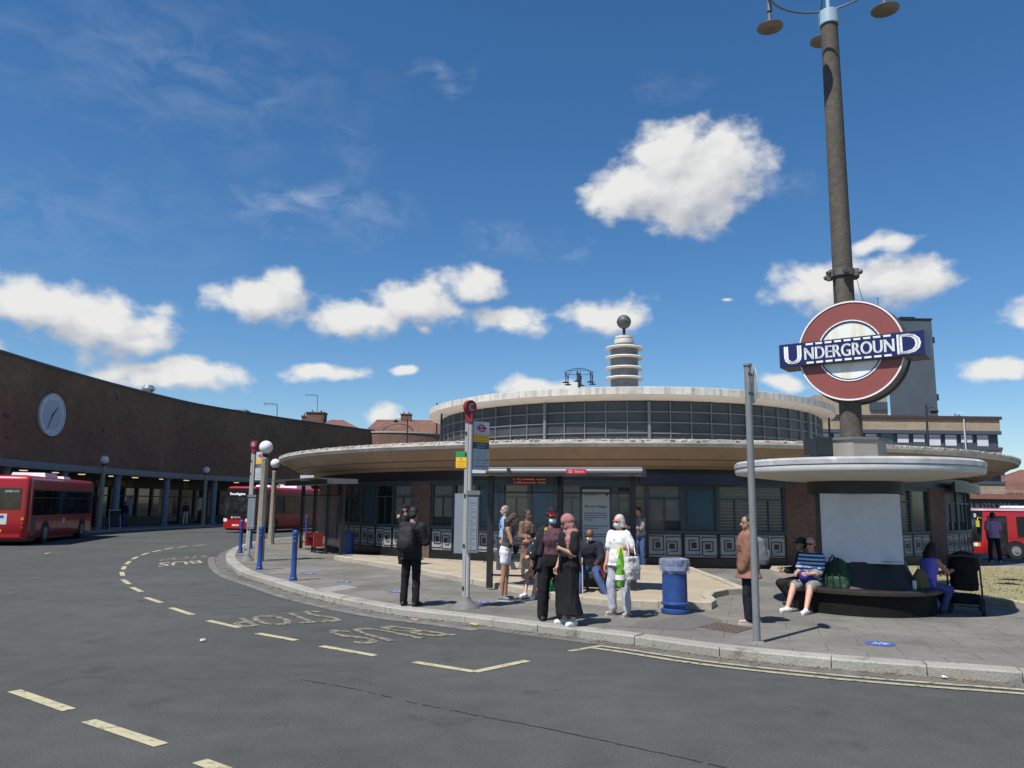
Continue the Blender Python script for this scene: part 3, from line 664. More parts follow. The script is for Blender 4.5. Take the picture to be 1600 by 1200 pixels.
# finial
def fz(y): return PD(977,y,SC.y).z
fin=[]
z0=ZU+.6; b=MB(); b.lathe([(1.0,z0-.05),(1.0,z0+.14),(.6,z0+.16)],c=SC,n=40); b.build('finial_base',WHC,st)
b=MB(); b.lathe([(.70,z0),(.70,fz(540))],c=SC,n=40); b.build('finial_drum',M('finial_glass',(.16,.16,.16),.5,var=.2,vs=5),st)
for y in (592,576.5,560,545):
    zc=fz(y); b=MB(); b.lathe([(.6,zc-.05),(.95,zc-.05),(.99,zc),(.95,zc+.045),(.6,zc+.07)],c=SC,n=48); b.build('finial_disc',M('finial_white',(.60,.57,.51),.7,var=.08,vs=4),st)
b=MB(); zz=fz(538); b.lathe([(.5,zz),(.5,fz(531)),(.38,fz(530)),(.46,fz(529)),(.46,fz(526.5)),(.1,fz(526))],c=SC,n=40); b.build('finial_cap',MATS['finial_white'],st)
b=MB(); b.tube((SC.x,SC.y,fz(528)),(SC.x,SC.y,fz(512)),.08); b.build('finial_rod',FRD,st)
b=MB(); b.sphere((SC.x,SC.y,fz(503)),.37,24); b.lathe([(.36,-.03),(.39,0),(.36,.03)],c=(SC.x,SC.y,fz(503)),n=24); b.build('finial_ball',M('dark_bronze',(.07,.075,.065),.55,var=.2,vs=5),st)
# ------------------------------------------------------------------ CRESCENT
cpx=[(0,548),(95,579),(190,605),(285,628),(337,638),(400,648),(458,657),(520,665.5),(585,674)]
CRZ=9.75
cw=[]
for x,y in cpx:
    d=ray(x,y); t=(CRZ-CAMH)/d.z; cw.append(Vector((d.x*t,d.y*t,0)))
k=cw[1]-cw[0]
cw=[Vector((-26.3,14,0)),Vector((-27.2,27,0))]+[Vector((min(p.x,-0),p.y,0)) for p in cw]
cw[2].x=-27.5
CR=smooth_line(cw,6)
SLN=[0]
for a,c in zip(CR,CR[1:]): SLN.append(SLN[-1]+(c-a).length)
def CW(s,o=0):       # point on crescent at arc length s, o metres outward (toward the road)
    s=max(0,min(SLN[-1]-.001,s))
    import bisect
    i=bisect.bisect_right(SLN,s)-1; f=(s-SLN[i])/(SLN[i+1]-SLN[i]); p=CR[i].lerp(CR[i+1],f)
    t0=(CR[min(i+1,len(CR)-1)]-CR[max(i-1,0)]).normalized(); t1=(CR[min(i+2,len(CR)-1)]-CR[i]).normalized(); t=t0.lerp(t1,f).normalized()
    return p+Vector((t.y,-t.x,0))*o
def s_at(x,o=0):
    d=ray(x,785); tt=d.x/d.y; best=None
    for k in range(4000):
        s=SLN[-1]*k/4000; p=CW(s,o)
        if p.y<20: continue
        e=abs(p.x/p.y-tt)
        if best is None or e<best[0]: best=(e,s)
    return best[1]
def cbox(b,s0,s1,o0,o1,z0,z1,n=None):
    n=n or max(1,int((s1-s0)/1.0)+1); vs=[]; fs=[]; uv=[]
    for i in range(n+1):
        s=s0+(s1-s0)*i/n
        for (o,z) in ((o0,z0),(o1,z0),(o1,z1),(o0,z1)):
            p=CW(s,o); vs.append((p.x,p.y,z))
    for i in range(n):
        a=i*4; q=a+4; sa=s0+(s1-s0)*i/n; sb=s0+(s1-s0)*(i+1)/n
        fs+=[(a+1,q+1,q+2,a+2),(a+2,q+2,q+3,a+3),(a+3,q+3,q,a),(a,q,q+1,a+1)]; uv+=[[(sa,z0),(sb,z0),(sb,z1),(sa,z1)]]*4
    fs+=[(0,1,2,3),(n*4+3,n*4+2,n*4+1,n*4)]; uv+=[None,None]; b.add(vs,fs,uv)
SE=SLN[-1]; CZ=3.72
cr=thing('crescent_building','long curved dark brick parade with a colonnade of shops below','building',(CW(40).x-4,CW(40).y,0),world=True)
CBR=Mbrick('crescent_brick',(.205,.090,.050),(.150,.070,.041),(.160,.115,.080),stain=.20,ss=.22,bw=.34,bh=.17,ms=.018)
CBT=Mbrick('crescent_brick_upper',(.155,.098,.066),(.10,.068,.048),(.14,.11,.09),stain=.34,ss=.3,bw=.23,bh=.15,ms=.02)
b=MB(); cbox(b,0,SE,-.4,0,CZ+.42,CRZ)
nn=CBR.node_tree.nodes; ll=CBR.node_tree.links; bb=nn['Principled BSDF']; src=bb.inputs['Base Color'].links[0].from_socket
tcn=nn.new('ShaderNodeTexCoord'); sx=nn.new('ShaderNodeSeparateXYZ'); ll.new(tcn.outputs['UV'],sx.inputs[0]); tn=nn.new('ShaderNodeTexNoise'); tn.inputs['Scale'].default_value=.28; tn.inputs['Detail'].default_value=6; ll.new(tcn.outputs['Object'],tn.inputs[0])
hh=mth(nn,ll,'MULTIPLY_ADD',tn.outputs['Fac'],3.2,sx.outputs[1]); mrn=nn.new('ShaderNodeMapRange'); mrn.inputs['From Min'].default_value=8.6; mrn.inputs['From Max'].default_value=9.7; ll.new(hh,mrn.inputs['Value'])
mx=nn.new('ShaderNodeMix'); mx.data_type='RGBA'; mx.blend_type='MULTIPLY'; ll.new(mrn.outputs[0],mx.inputs['Factor']); ll.new(src,mx.inputs['A']); mx.inputs['B'].default_value=(.90,1.12,1.05,1); ll.new(mx.outputs['Result'],bb.inputs['Base Color'])
b.build('brick_wall',CBR,cr)
b=MB()
for i in range(55):
    s_=random.uniform(16,SE-2); z_=random.choice((5.4,6.6,7.9,9.0))+random.uniform(-.5,.5); cbox(b,s_,s_+.16,-.01,.012,z_,z_+.11,1)
tag(b.build('wall_marks',M('mark_dark',(.025,.02,.018),.9),cr,weld=False),kind='stuff')
b=MB(); cbox(b,0,SE,-.5,.08,CRZ,CRZ+.14); b.build('coping',M('coping_blue',(.035,.04,.075),.5,var=.2,vs=2),cr)
b=MB(); cbox(b,0,SE,-4.0,.10,CZ,CZ+.10); cbox(b,0,SE,-.3,.12,CZ+.10,CZ+.415); b.build('colonnade_beam',M('beam_grey',(.20,.205,.215),.7,var=.15,vs=2),cr)
b=MB(); cbox(b,0,SE,-10,-.42,CRZ-.5,CRZ-.3); b.build('roof',M('felt_roof',(.08,.08,.08),.9),cr)
b=MB(); cbox(b,0,SE,-4.2,-3.9,2.95,CZ); b.build('shop_fascia',M('shop_fascia_dark',(.022,.020,.020),.5),cr)
colm=M('column_grey',(.17,.18,.22),.6,var=.12,vs=3)
cols=[s_at(x,-.35) for x in (3,95,180,258,333)]; st_=cols[-1]-cols[-2]
ss=cols[0]
cols=[ss-st_*k for k in (4,3,2,1)]+cols+[cols[-1]+st_*k for k in (1,2,3,4,5,6)]
cols=[s for s in cols if 0<s<SE-1]
for s in cols:
    p=CW(s,-.35); b=MB(); b.lathe([(.30,PV),(.30,PV+.12),(.24,PV+.14),(.24,CZ-.1),(.29,CZ-.08),(.29,CZ)],c=(p.x,p.y,0),n=20); b.build('column',colm,cr)
lampm=M('warm_ceiling_lamp',(1,.68,.32),.5,emit=.7)
for i,(a,c) in enumerate(zip(cols,cols[1:])):
    # lamps
    for f in (.3,.75):
        p=CW(a+(c-a)*f,-2.0); b=MB(); b.lathe([(0,-.05),(.2,-.05),(.24,0)],c=(p.x,p.y,CZ-.002),n=16); b.build('ceiling_lamp',lampm,cr)
    nb=4; L=(c-a)/nb
    for k in range(nb):
        s0=a+L*k; s1=s0+L; door=(k==(i*2+1)%4)
        b=MB(); 
        cbox(b,s0,s0+.09,-4.05,-3.85,PV,2.95,1); cbox(b,s1-.09,s1,-4.05,-3.85,PV,2.95,1); cbox(b,s0+.09,s1-.09,-4.04,-3.86,2.3,2.38,2)
        if not door: cbox(b,s0+.09,s1-.09,-4.05,-3.84,PV,PV+.62,2)
        w=b.build('shop_door' if door else 'shop_window',M('shop_frame',(.045,.042,.045) if i%2 else (.03,.03,.035),.5) if i%2 else FRD,cr)
        b=MB(); cbox(b,s0+.09,s1-.09,-4.02,-3.97,PV+(.05 if door else .62),2.95,2); b.build('pane',M('shop_glass',(.030,.034,.036),.05,var=.5,vs=.6,spec=.8),w)
        if (i*3+k)%4==1:
            b=MB(); cbox(b,s0+L*.3,s0+L*.75,-3.965,-3.955,1.0+.2*(k%2),2.3,1); b.build('poster',M('poster_%d'%((i+k)%3),((.45,.45,.42),(.25,.30,.38),(.38,.30,.28))[(i+k)%3],.6,var=.5,vs=2.2),w)
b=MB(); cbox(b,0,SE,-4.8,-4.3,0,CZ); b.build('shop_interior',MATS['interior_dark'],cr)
sgm=M('gilt_letter',(.45,.40,.30),.5)
def crtext(t,s,o,z,w,h,mat,parent,name='lettering'):
    b=MB(); p=CW(s,o); q=CW(s+.3,o); r_=CW(s-.3,o); put_text(b,t,w,h,frame((p.x,p.y,z),(q-r_),(0,0,1)),bold=.01); return b.build(name,mat,parent)
crtext('NEW OFFER',s_at(165,-3.9),-3.895,3.3,2.6,.34,sgm,cr); crtext('SALON',s_at(196,-3.9),-3.895,3.3,2.6,.42,sgm,cr)
crtext('D',s_at(289,-3.9),-3.895,3.3,.5,.4,sgm,cr)
# end block of the crescent
pe=CW(SE); pv=CW(SE-1)
# pavement and kerb of the crescent
kl=[]; 
for k in range(0,101):
    s=SE*k/100; kl.append(CW(s,2.0))
poly=[(p.x,p.y) for p in [CW(SE*k/60,1.75) for k in range(61)]]+[(p.x,p.y) for p in [CW(SE*(60-k)/60,-6) for k in range(61)]]
surface('crescent_pavement',poly,PV,PAVE)
tag(kerbline('crescent_kerb',kl,.3,-.05,PV+.004,GRAN),kind='structure')
strip('crescent_yellow_line',kl,-.35,-.45,.009,YEL)
# clock
s=s_at(68,.1); p=CW(s,.0); dd=ray(68,648); zc=CAMH+dd.z*(p.y/dd.y)
ck=thing('wall_clock','large round pale clock face mounted on the curved brick wall','clock',(p.x,p.y,zc))
t=(CW(s+.5)-CW(s-.5)).normalized(); FRM=frame((0,0,0),t,(0,0,1))
def disc(b,r,z0,z1,n=48,r0=0,fr=None,c=(0,0)):
    old=b.M; b.M=old@(fr if fr is not None else Matrix())
    vs=[];fs=[]
    for z in (z0,z1):
        for i in range(n): a=2*pi*i/n; vs.append((c[0]+r*cos(a),c[1]+r*sin(a),z))
    if r0:
        for z in (z0,z1):
            for i in range(n): a=2*pi*i/n; vs.append((c[0]+r0*cos(a),c[1]+r0*sin(a),z))
        for i in range(n):
            j=(i+1)%n; fs+=[(i,j,n+j,n+i),(2*n+j,2*n+i,3*n+i,3*n+j),(n+i,n+j,3*n+j,3*n+i),(j,i,2*n+i,2*n+j)]
    else: fs=[tuple(range(n-1,-1,-1)),tuple(range(n,2*n))]+[(i,(i+1)%n,n+(i+1)%n,n+i) for i in range(n)]
    b.add(vs,fs); b.M=old
rk=1.27
b=MB(FRM); disc(b,rk,.0,.10); disc(b,rk,.10,.14,r0=rk-.07); b.build('clock_face',M('clock_grey',(.50,.55,.60),.5,var=.08,vs=2),ck)
b=MB(FRM); disc(b,rk*.72,.101,.112); b.build('clock_dial',M('clock_inner',(.36,.42,.48),.5),ck)
b=MB(FRM)
for i in range(12):
    a=i*pi/6; disc(b,.055,.10,.125,n=10,c=(rk*.85*cos(a),rk*.85*sin(a)))
b.build('hour_marks',M('hour_marks',(.5,.52,.52),.5),ck)
def hand(L,w,ang,nm):
    b=MB(FRM@RZ(-ang)); b.prism([(-w,-.12),(w,-.12),(w*.3,L),(-w*.3,L)],.12,.135); b.build(nm,M('clock_hand',(.03,.04,.05),.5),ck)
hand(.62,.06,R(42),'hour_hand'); hand(.95,.045,R(205),'minute_hand')
# roof things
s=s_at(221,-1); p=CW(s,-1.2)
v=thing('roof_cowl','shiny metal ventilation cowl on top of the curved brick parade','vent',(p.x,p.y,CRZ-.3))
ALU=M('aluminium',(.65,.66,.66),.28,metal=.9)
b=MB(); b.lathe([(.28,0),(.28,.72)],n=20); b.build('duct',ALU,v)
b=MB(); b.lathe([(.3,.7),(.50,.92),(.50,1.0),(.30,1.22),(0,1.26)],n=14); b.build('cowl_head',ALU,v)
s=s_at(362,-1); p=CW(s,-1); b=MB(); b.box((0,0,.45),(1.8,1.4,.3)); b.box((0,0,.15),(1.5,1.1,.4)); o=b.build('roof_hatch',M('hatch_grey',(.25,.25,.25),.6)); o.location=(p.x,p.y,CRZ-.3); tag(o,'low grey hatch on the roof of the curved brick parade','hatch')
def antenna(x,y0,y1,D,label,n=5,w=1.0,dirx=1,dipoles=True):
    p0=PD(x,y1,D); p1=PD(x,y0,D); t=thing('roof_antenna',label,'antenna',p0,world=True)
    b=MB(); b.tube(p0,p1,.035); b.build('mast',FRD,t)
    b=MB(); b.tube(p1,p1+Vector((-w*dirx,.1,.1)),.02)
    for i in range(n): q=p1+Vector((-w*dirx*(i+.5)/n,.1*(i+.5)/n,.05)); b.tube(q-Vector((0,.3,0)),q+Vector((0,.3,0)),.012); b.tube(q-Vector((0,0,.18)),q+Vector((0,0,.18)),.012)
    b.build('aerial',FRD,t)
antenna(433,632,652,72,'thin television aerial above the curved parade roof',w=1.3)
# ---- houses behind with tile roofs
TILE=Mbrick('roof_tile',(.17,.078,.052),(.125,.060,.042),(.08,.04,.03),bw=.3,bh=.28,ms=.02,coord='UV',stain=.25,ss=.4)
def house(name,label,x0,x1,yr,ye,D,depth,cat='house',ch=[],hip=0,hip2=0,wallm=None,base=0):
    a=PD(x0,ye,D); c=PD(x1,ye,D); rz=PD((x0+x1)/2,yr,D+depth/2).z; ez=a.z
    t=thing(name,label,cat,((a.x+c.x)/2,D+depth/2,0),world=True)
    b=MB(); b.box(((a.x+c.x)/2,D+depth/2,ez/2-.05),(c.x-a.x-.5,depth-.5,ez-.1)); b.build('wall',wallm or BRK,t)
    b=MB(); y0=D-.1; y1=D+depth+.1; xm=c.x-a.x
    v=[(a.x,y0,ez),(c.x,y0,ez),(c.x,y1,ez),(a.x,y1,ez),(a.x+hip,D+depth/2,rz),(c.x-hip2,D+depth/2,rz)]
    sl_=sqrt((depth/2)**2+(rz-ez)**2)
    b.add(v,[(0,1,5,4),(2,3,4,5),(3,0,4),(1,2,5),(3,2,1,0)],[[(0,0),(xm,0),(xm-hip2,sl_),(hip,sl_)],[(0,0),(xm,0),(xm-hip,sl_),(hip2,sl_)],[(0,0),(depth,0),(depth/2,sl_)],[(0,0),(depth,0),(depth/2,sl_)],None])
    rf=b.build('roof',TILE,t)
    for (x,y0_,y1_,w) in ch:
        p=PD(x,y0_,D+depth/2); q=PD(x,y1_,D+depth/2); b=MB(); b.box((p.x,D+depth/2,(p.z+q.z)/2-.5),(w,w*.8,p.z-q.z+1)); b.box((p.x,D+depth/2,p.z+.03),(w+.2,w*.8+.2,.14))
        for k in (-.25,.25): b.tube((p.x+w*k,D+depth/2,p.z+.1),(p.x+w*k,D+depth/2,p.z+.42),.12,.1)
        b.build('chimney',M('chimney_brick',(.15,.085,.06),.9,var=.3,vs=3),rf)
    return t
house('terraced_house','low hipped red tile roof with brown chimneys just above the end of the curved parade',478,579,656,677,98,9,ch=[(495,646,664,2.3),(466+12,651,664,.9)],hip=2,hip2=4.5)
antenna(496,618,643,101,'tall television aerial on the chimney above the curved parade',n=7,w=1.6)
house('gabled_house','red tile roofed house between the parade and the station, with a brown chimney',568,700,656,676,112,10,ch=[(635,648,664,1.5)],hip=1.0,hip2=0)
t=thing('rear_wall_block','low curved brick block standing behind the left side of the station canopy','building',PD(630,690,84),world=True)
b=MB(); p=PD(632,680,92); r=8.2; zt=PD(632,676.5,84).z
b.lathe([(r,0),(r,zt),(r-.3,zt),(r-.3,0)],c=(p.x,p.y,0),n=48,uvr=r); b.build('curved_wall',Mbrick('rear_brick',(.20,.10,.07),(.15,.075,.05),(.16,.13,.11),bh=.15,stain=.25),t)
b=MB(); b.lathe([(r-.35,zt),(r+.08,zt),(r+.08,zt+.15),(r-.35,zt+.15)],c=(p.x,p.y,0),n=48); b.build('coping',M('pale_coping',(.42,.36,.30),.8),t)
b=MB(); pa=[PD(612+70*cos(a)*.34+10,676-14*sin(a),84.5) for a in [pi*i/10 for i in range(11)]]; b.path(pa,.05); b.build('loop_rail',FRD,t)
# modern street lanterns (black)
def lantern(x,y0,y1,D,label,side=1,arm=.9):
    p0=PD(x,y1,D); p1=PD(x,y0,D); t=thing('street_lantern',label,'street lamp',(p0.x,D,gz(p0.x,D)),world=True)
    b=MB(); b.tube((p0.x,D,gz(p0.x,D)),p1,.09,.06); b.build('post',FRD,t)
    b=MB(); b.path([p1-Vector((0,0,.5)),p1+Vector((arm*.5*side,0,-.15)),p1+Vector((arm*side,0,-.2))],.03); b.lathe([(.04,.12),(.12,0),(.26,-.1),(.16,-.22)],c=p1+Vector((arm*side,0,-.3)),n=14); b.build('lantern_head',FRD,t)
lantern(683,630,690,60,'thin black street lantern left of the upper drum','-' and 1,arm=.9)
lantern(637,652,690,80,'short black street lantern in front of the red tile roof',-1,arm=1.2)
lantern(1447,632,700,46,'tall black street lantern in front of the office block',1,arm=.45)
lantern(1492,646,664,110,'small grey lamp poking up above the office block roof',1,arm=.6)
# far lamp ring mast
def lampring(t,c,r,n,a0,zr,drop,mat,shade,rs=.3,armz=.0):
    b=MB(); b.path([(c[0]+r*cos(2*pi*i/36),c[1]+r*sin(2*pi*i/36),zr) for i in range(37)],.022)
    for i in range(n):
        a=a0+2*pi*i/n; b.path([(c[0],c[1],zr+.35),(c[0]+r*.5*cos(a),c[1]+r*.5*sin(a),zr+.28),(c[0]+r*cos(a),c[1]+r*sin(a),zr)],.016)
    b.build('lamp_ring',mat,t)
    for i in range(n):
        a=a0+2*pi*i/n; x=c[0]+r*cos(a); y=c[1]+r*sin(a)
        b=MB(); b.tube((x,y,zr),(x,y,zr-.1),.02); b.tube((x,y,zr-.1),(x,y,zr-drop*.55),.055,.06); b.tube((x,y,zr-drop*.55),(x,y,zr-drop),.035,.05); lm=b.build('lamp_holder',mat,t)
        b=MB(); b.lathe([(.05,0),(.10,-.02),(rs,-.09),(rs,-.105),(rs-.03,-.10),(.10,-.05),(0,-.05)],c=(x,y,zr-drop),n=28); b.build('lamp_shade',shade,lm)
D=62; c=PD(905,597,D); t=thing('far_lamp_mast','lamp mast with a ring of hanging lamps beyond the station roof','lamp mast',(c.x,D,0),world=True)
b=MB(); b.tube((c.x,D,0),(c.x,D,PD(905,583,D).z),.16,.1); b.build('pole',FRD,t); lampring(t,(c.x,D),1.15,6,.3,PD(905,582,D).z,.8,FRD,FRD)
# ------------------------------------------------------------------ office block and tower on the right
BEI=Mbrick('beige_brick',(.40,.31,.21),(.33,.25,.17),(.28,.23,.17),bh=.15,coord='UV',stain=.15,ss=.4)
def zrow(y,D,x=1500): return PD(x,y,D).z
D=78; ob=thing('office_block','beige brick office block with dark window bands behind the station','building',PD(1440,800,D),world=True)
def fbox(b,x0,x1,za,zb,D0,D1):      # wall piece by photo columns at the front plane
    a=PD(x0,780,D).x; c=PD(x1,780,D).x; h=[(a,D0,za),(c,D0,za),(c,D1,za),(a,D1,za),(a,D0,zb),(c,D0,zb),(c,D1,zb),(a,D1,zb)]
    b.add(h,[(3,2,1,0),(4,5,6,7),(0,1,5,4),(1,2,6,5),(2,3,7,6),(3,0,4,7)],[None,None]+[[(0,za),(c-a,za),(c-a,zb),(0,zb)],[(0,za),(D1-D0,za),(D1-D0,zb),(0,zb)]]*2)
RZs=[(zrow(655,D),zrow(673,D)),(zrow(706,D),zrow(720,D)),(zrow(757,D),zrow(771,D))]
zt0,zb0=RZs[0]; ztA,zbA=zrow(703,D),zrow(738,D); ztB,zbB=zrow(756,D),-1.2
b=MB(); fbox(b,1262,1572,zb0,zt0,D,D+14); fbox(b,1262,1572,zbA,ztA,D,D+14); fbox(b,1262,1572,zbB,ztB,D,D+14); b.build('brick_band',BEI,ob)
b=MB(); fbox(b,1258,1575,zt0,zt0+.3,D-.15,D+14.2); b.build('roof_coping',M('brown_coping',(.06,.04,.04),.6),ob)
DG=M('office_dark',(.065,.082,.105),.5)
b=MB(); fbox(b,1266,1570,ztA,zb0,D+.3,D+13.6); fbox(b,1266,1570,ztB,zbA,D+.3,D+13.6); b.build('window_band_wall',DG,ob)
b=MB()
for za,zb in ((zb0-.35,zb0+.003),(ztA-.003,ztA+.30),(zbA-.30,zbA+.003),(ztB-.003,ztB+.28)): fbox(b,1260,1573,za,zb,D-.08,D+.298)
b.build('band_trim',DG,ob)
BL=M('white_blind',(.62,.63,.64),.6,var=.08,vs=1); GLO=M('office_glass',(.05,.065,.08),.08,spec=.8)
x=1283; i=0
while x<1560:
    for (zt,zb,lv) in ((zb0,ztA,0),(zbA,ztB,1)):
        w=19
        a=MB(); z1=zt-.37; z0=zb+.31; fbox(a,x,x+w,z0,z1,D+.2,D+.298); win=a.build('window',GLO,ob)
        if not (lv==1 or i%7==4):
            f=(.0,.0,.28,.0,.0,.22,.28)[i%7]; a=MB(); fbox(a,x+.8,x+w-.8,z0+(z1-z0)*f+.10,z1-.05,D+.16,D+.198); a.build('blind',BL,win)
        a=MB(); fbox(a,x,x+w,z1-.34,z1-.30,D+.14,D+.198); fbox(a,x,x+w,z0,z0+.12,D+.14,D+.198); a.build('window_rail',DG,win)
    x+=25.2; i+=1
b=MB(); q=PD(1517,780,D-.3).x; b.tube((q,D-.12,2),(q,D-.12,zt0),.07); b.build('rainwater_pipe',M('pipe_pale',(.5,.5,.5),.6),ob)
D2=88; tw=thing('dark_tower','tall blank dark grey tower rising behind the office block','tower',PD(1430,800,D2),world=True)
def tb(b,x0,x1,z0,z1,d0,d1):
    a=PD(x0,650,D2).x; c=PD(x1,650,D2).x; b.box(((a+c)/2,(d0+d1)/2,(z0+z1)/2),(c-a,d1-d0,z1-z0))
zt=PD(1430,499,D2).z
b=MB(); a=PD(1389,650,D2).x; c=PD(1467,650,D2).x
q0=PD(1392,650,D2); q1=PD(1466,650,D2); k_=1.13; b.prism([(q0.x,D2),(q1.x,D2),(q1.x+.8,D2+12),(q0.x*k_+.4,D2+12)],0,zt); b.build('tower_wall',M('tower_render',(.072,.092,.112),.75,var=.06,vs=.6,var2=.12,vs2=.15),tw)
b=MB(); tb(b,1278,1391,0,PD(1330,617,D2).z,D2+.5,D2+12); b.build('tower_lower_brick',M('tower_beige',(.35,.28,.20),.85,var=.12,vs=3),tw)
b=MB(); 
for k in range(2): tb(b,1362,1390,PD(1375,640,D2).z-k*1.5,PD(1375,634,D2).z-k*1.5+.5,D2+.3,D2+.498)
b.build('tower_window',GLO,tw)
b=MB(); tb(b,1439,1459,zt,zt+.9,D2+3,D2+6); b.build('tower_stack',M('tower_beige2',(.30,.25,.19),.85,var=.12,vs=3),tw)
b=MB(); tb(b,1437,1461,zt+.9,zt+1.0,D2+2.8,D2+6.2); b.prism([(q0.x-.1,D2-.1),(q1.x+.1,D2-.1),(q1.x+.9,D2+12.1),(q0.x*k_+.3,D2+12.1)],zt,zt+.12); b.build('tower_coping',FRD,tw)
b=MB(); xx=PD(1389,650,D2).x; b.tube((xx+1.0,D2+3,zt),(xx+1.0,D2+3,zt+3.4),.04); b.build('tower_aerial',FRD,tw)
b=MB(); c=PD(1467,650,D2).x
for k in (.35,.62,.9): b.box((c+.12,D2+.3,zt*k),(.25,.3,.7))
b.build('tower_fixing',FRD,tw)
# shops below with green fascia
D3=66; sp_=thing('betting_shop','single storey shop with dark green fascia and brown band behind the right bus','shop',PD(1560,800,D3),world=True)
def sb(b,x0,x1,z0,z1,d0,d1):
    a=PD(x0,780,D3).x; c=PD(x1,780,D3).x; b.box(((a+c)/2,(d0+d1)/2,(z0+z1)/2),(c-a,d1-d0,z1-z0))
zA=PD(1560,772,D3).z; zB=PD(1560,780,D3).z; zC=PD(1560,797,D3).z
b=MB(); sb(b,1450,1900,-1.2,zB,D3+.3,D3+8); b.build('shop_wall',M('shop_wall_dark',(.05,.05,.055),.6,var=.2,vs=1),sp_)
b=MB(); sb(b,1450,1900,zB,zA,D3-.6,D3+8); b.build('canopy_band',M('brown_band',(.24,.11,.075),.7,var=.1,vs=2),sp_)
b=MB(); sb(b,1500,1900,zC,zB-.004,D3,D3+.29); fa=b.build('fascia',M('fascia_green_black',(.012,.03,.028),.4),sp_)
p=PD(1552,791,D3-.01); b=MB(); wd=PD(1592,785,D3).x-PD(1511,785,D3).x; put_text(b,'PADDYPOWER.',wd+.6,.58,frame((p.x-.2,D3-.012,p.z),(1,0,0),(0,0,1)),bold=.02); b.build('lettering',M('letter_white',(.55,.6,.6),.5),fa)
b=MB(); e0=PD(1588,791,D3); b.add([(e0.x,D3-.01,zC),(e0.x+3,D3-.01,zC),(e0.x+3,D3-.01,zB-.02),(e0.x+1,D3-.01,zB-.15)],[(0,1,2,3)]); b.build('green_swoosh',M('swoosh_green',(.03,.35,.12),.5),fa)
b=MB(); c=PD(1580,772,D3)
for k in range(26): b.tube((c.x-6+k*.7,D3+1,zA),(c.x-6+k*.7,D3+1,zA+.3),.02,n=6)
b.tube((c.x-6,D3+1,zA+.3),(c.x+12,D3+1,zA+.3),.025,n=6); b.build('roof_rail',M('rail_grey',(.3,.3,.3),.5),sp_)
house('corner_house','grey slate roofed house corner at the far right edge of the street',1574,1800,735,771,100,14,hip=6.5,wallm=M('house_render',(.3,.3,.3),.8))
# ------------------------------------------------------------------ seat kiosk with mast and roundel
KC=Vector((16.5*sin(R(23.6)),16.5*cos(R(23.6)),0)); kb=thing('seat_kiosk','round dark bench kiosk with white overhanging canopy and a square plinth on top','kiosk',(KC.x,KC.y,PV),world=True)
c=(KC.x,KC.y,0)
DT=M('bench_dark',(.012,.011,.010),.55,var=.2,vs=5); 
b=MB(); b.lathe([(1.27,PV),(1.27,.47),(1.0,.48)],c=c,n=48); b.build('bench_base',M('bench_base_black',(.008,.007,.007),.7,var=.3,vs=4,spec=.2),kb)
b=MB(); b.lathe([(.9,.47),(1.33,.47),(1.375,.49),(1.375,.54),(1.34,.56),(1.0,.565),(.9,.565)],c=c,n=64); b.build('seat',M('bench_wood',(.026,.020,.017),.4,var=.3,vs=6),kb)
b=MB(); b.lathe([(1.0,.56),(.86,.86),(.80,1.02),(.76,1.03)],c=c,n=48); b.build('bench_back',DT,kb)
b=MB(); b.lathe([(.74,1.02),(.74,2.26)],c=c,n=8,a0=R(10),a1=R(370)); b.build('core',M('core_dark',(.03,.03,.032),.6),kb)
# white posting panel, two facets
vd=Vector((-KC.x,-KC.y,0)).normalized(); side=Vector((-vd.y,vd.x,0))
if side.x<0: side=-side
pc=Vector((KC.x,KC.y,0))+vd*.79
b=MB(); a=pc-side*.60; d_=pc+side*.62; e=pc+side*.74-vd*.12; zb,zt=1.0,2.24
def slab(b,p,q,z0,z1,th=.04):
    n_=vd; h=[p-n_*th,q-n_*th,q,p]
    b.prism([(v.x,v.y) for v in h],z0,z1)
slab(b,a,d_,zb,zt); slab(b,d_+side*.0,e,zb,zt-.003); b.build('posting_panel',M('panel_offwhite',(.56,.57,.58),.55,var=.05,vs=2,var2=.05,vs2=7),kb)
b=MB(); b.lathe([(.86,2.24),(.86,2.5),(.70,2.52)],c=c,n=48); b.build('canopy_collar',MATS['core_dark'],kb)
RKC=2.2
b=MB(); b.lathe([(.80,2.47),(1.3,2.50),(2.0,2.58),(RKC-.07,2.60)],c=c,n=96); b.build('canopy_soffit',M('kiosk_soffit',(.58,.55,.47),.75,var=.06,vs=2),kb)
WP=M('kiosk_white',(.58,.58,.56),.6,var=.10,vs=4,tint=((.33,.33,.33),2.6,.60))
b=MB(); b.lathe([(RKC-.08,2.595),(RKC-.02,2.605),(RKC,2.64),(RKC,2.70),(RKC-.01,2.712)],c=c,n=96); b.build('lower_rim',WP,kb)
b=MB(); b.lathe([(RKC-.015,2.713),(RKC+.015,2.725),(RKC+.015,2.80),(RKC-.04,2.84),(RKC-.35,2.86),(.5,2.93),(0,2.93)],c=c,n=96); b.build('upper_rim',M('kiosk_lead',(.36,.365,.37),.45,var=.22,vs=3,tint=((.60,.60,.58),1.6,.55)),kb)
b=MB(); b.sm=False
pr=[(sin(R(22.5+45*i))*.60,cos(R(22.5+45*i))*.60) for i in range(8)]
b.prism([(KC.x+x,KC.y+y) for x,y in pr],2.86,3.25); b.build('plinth_box',M('plinth_grey',(.24,.22,.19),.6,var=.14,vs=3),kb)
b=MB(); b.prism([(KC.x+x*1.06,KC.y+y*1.06) for x,y in pr],3.25,3.30); b.build('plinth_cap',M('plinth_cap',(.12,.12,.12),.6),kb)
fl=thing('floodlight','black box floodlight on the left of the kiosk roof','floodlight',(KC.x-.86,KC.y-.42,2.88),R(20))
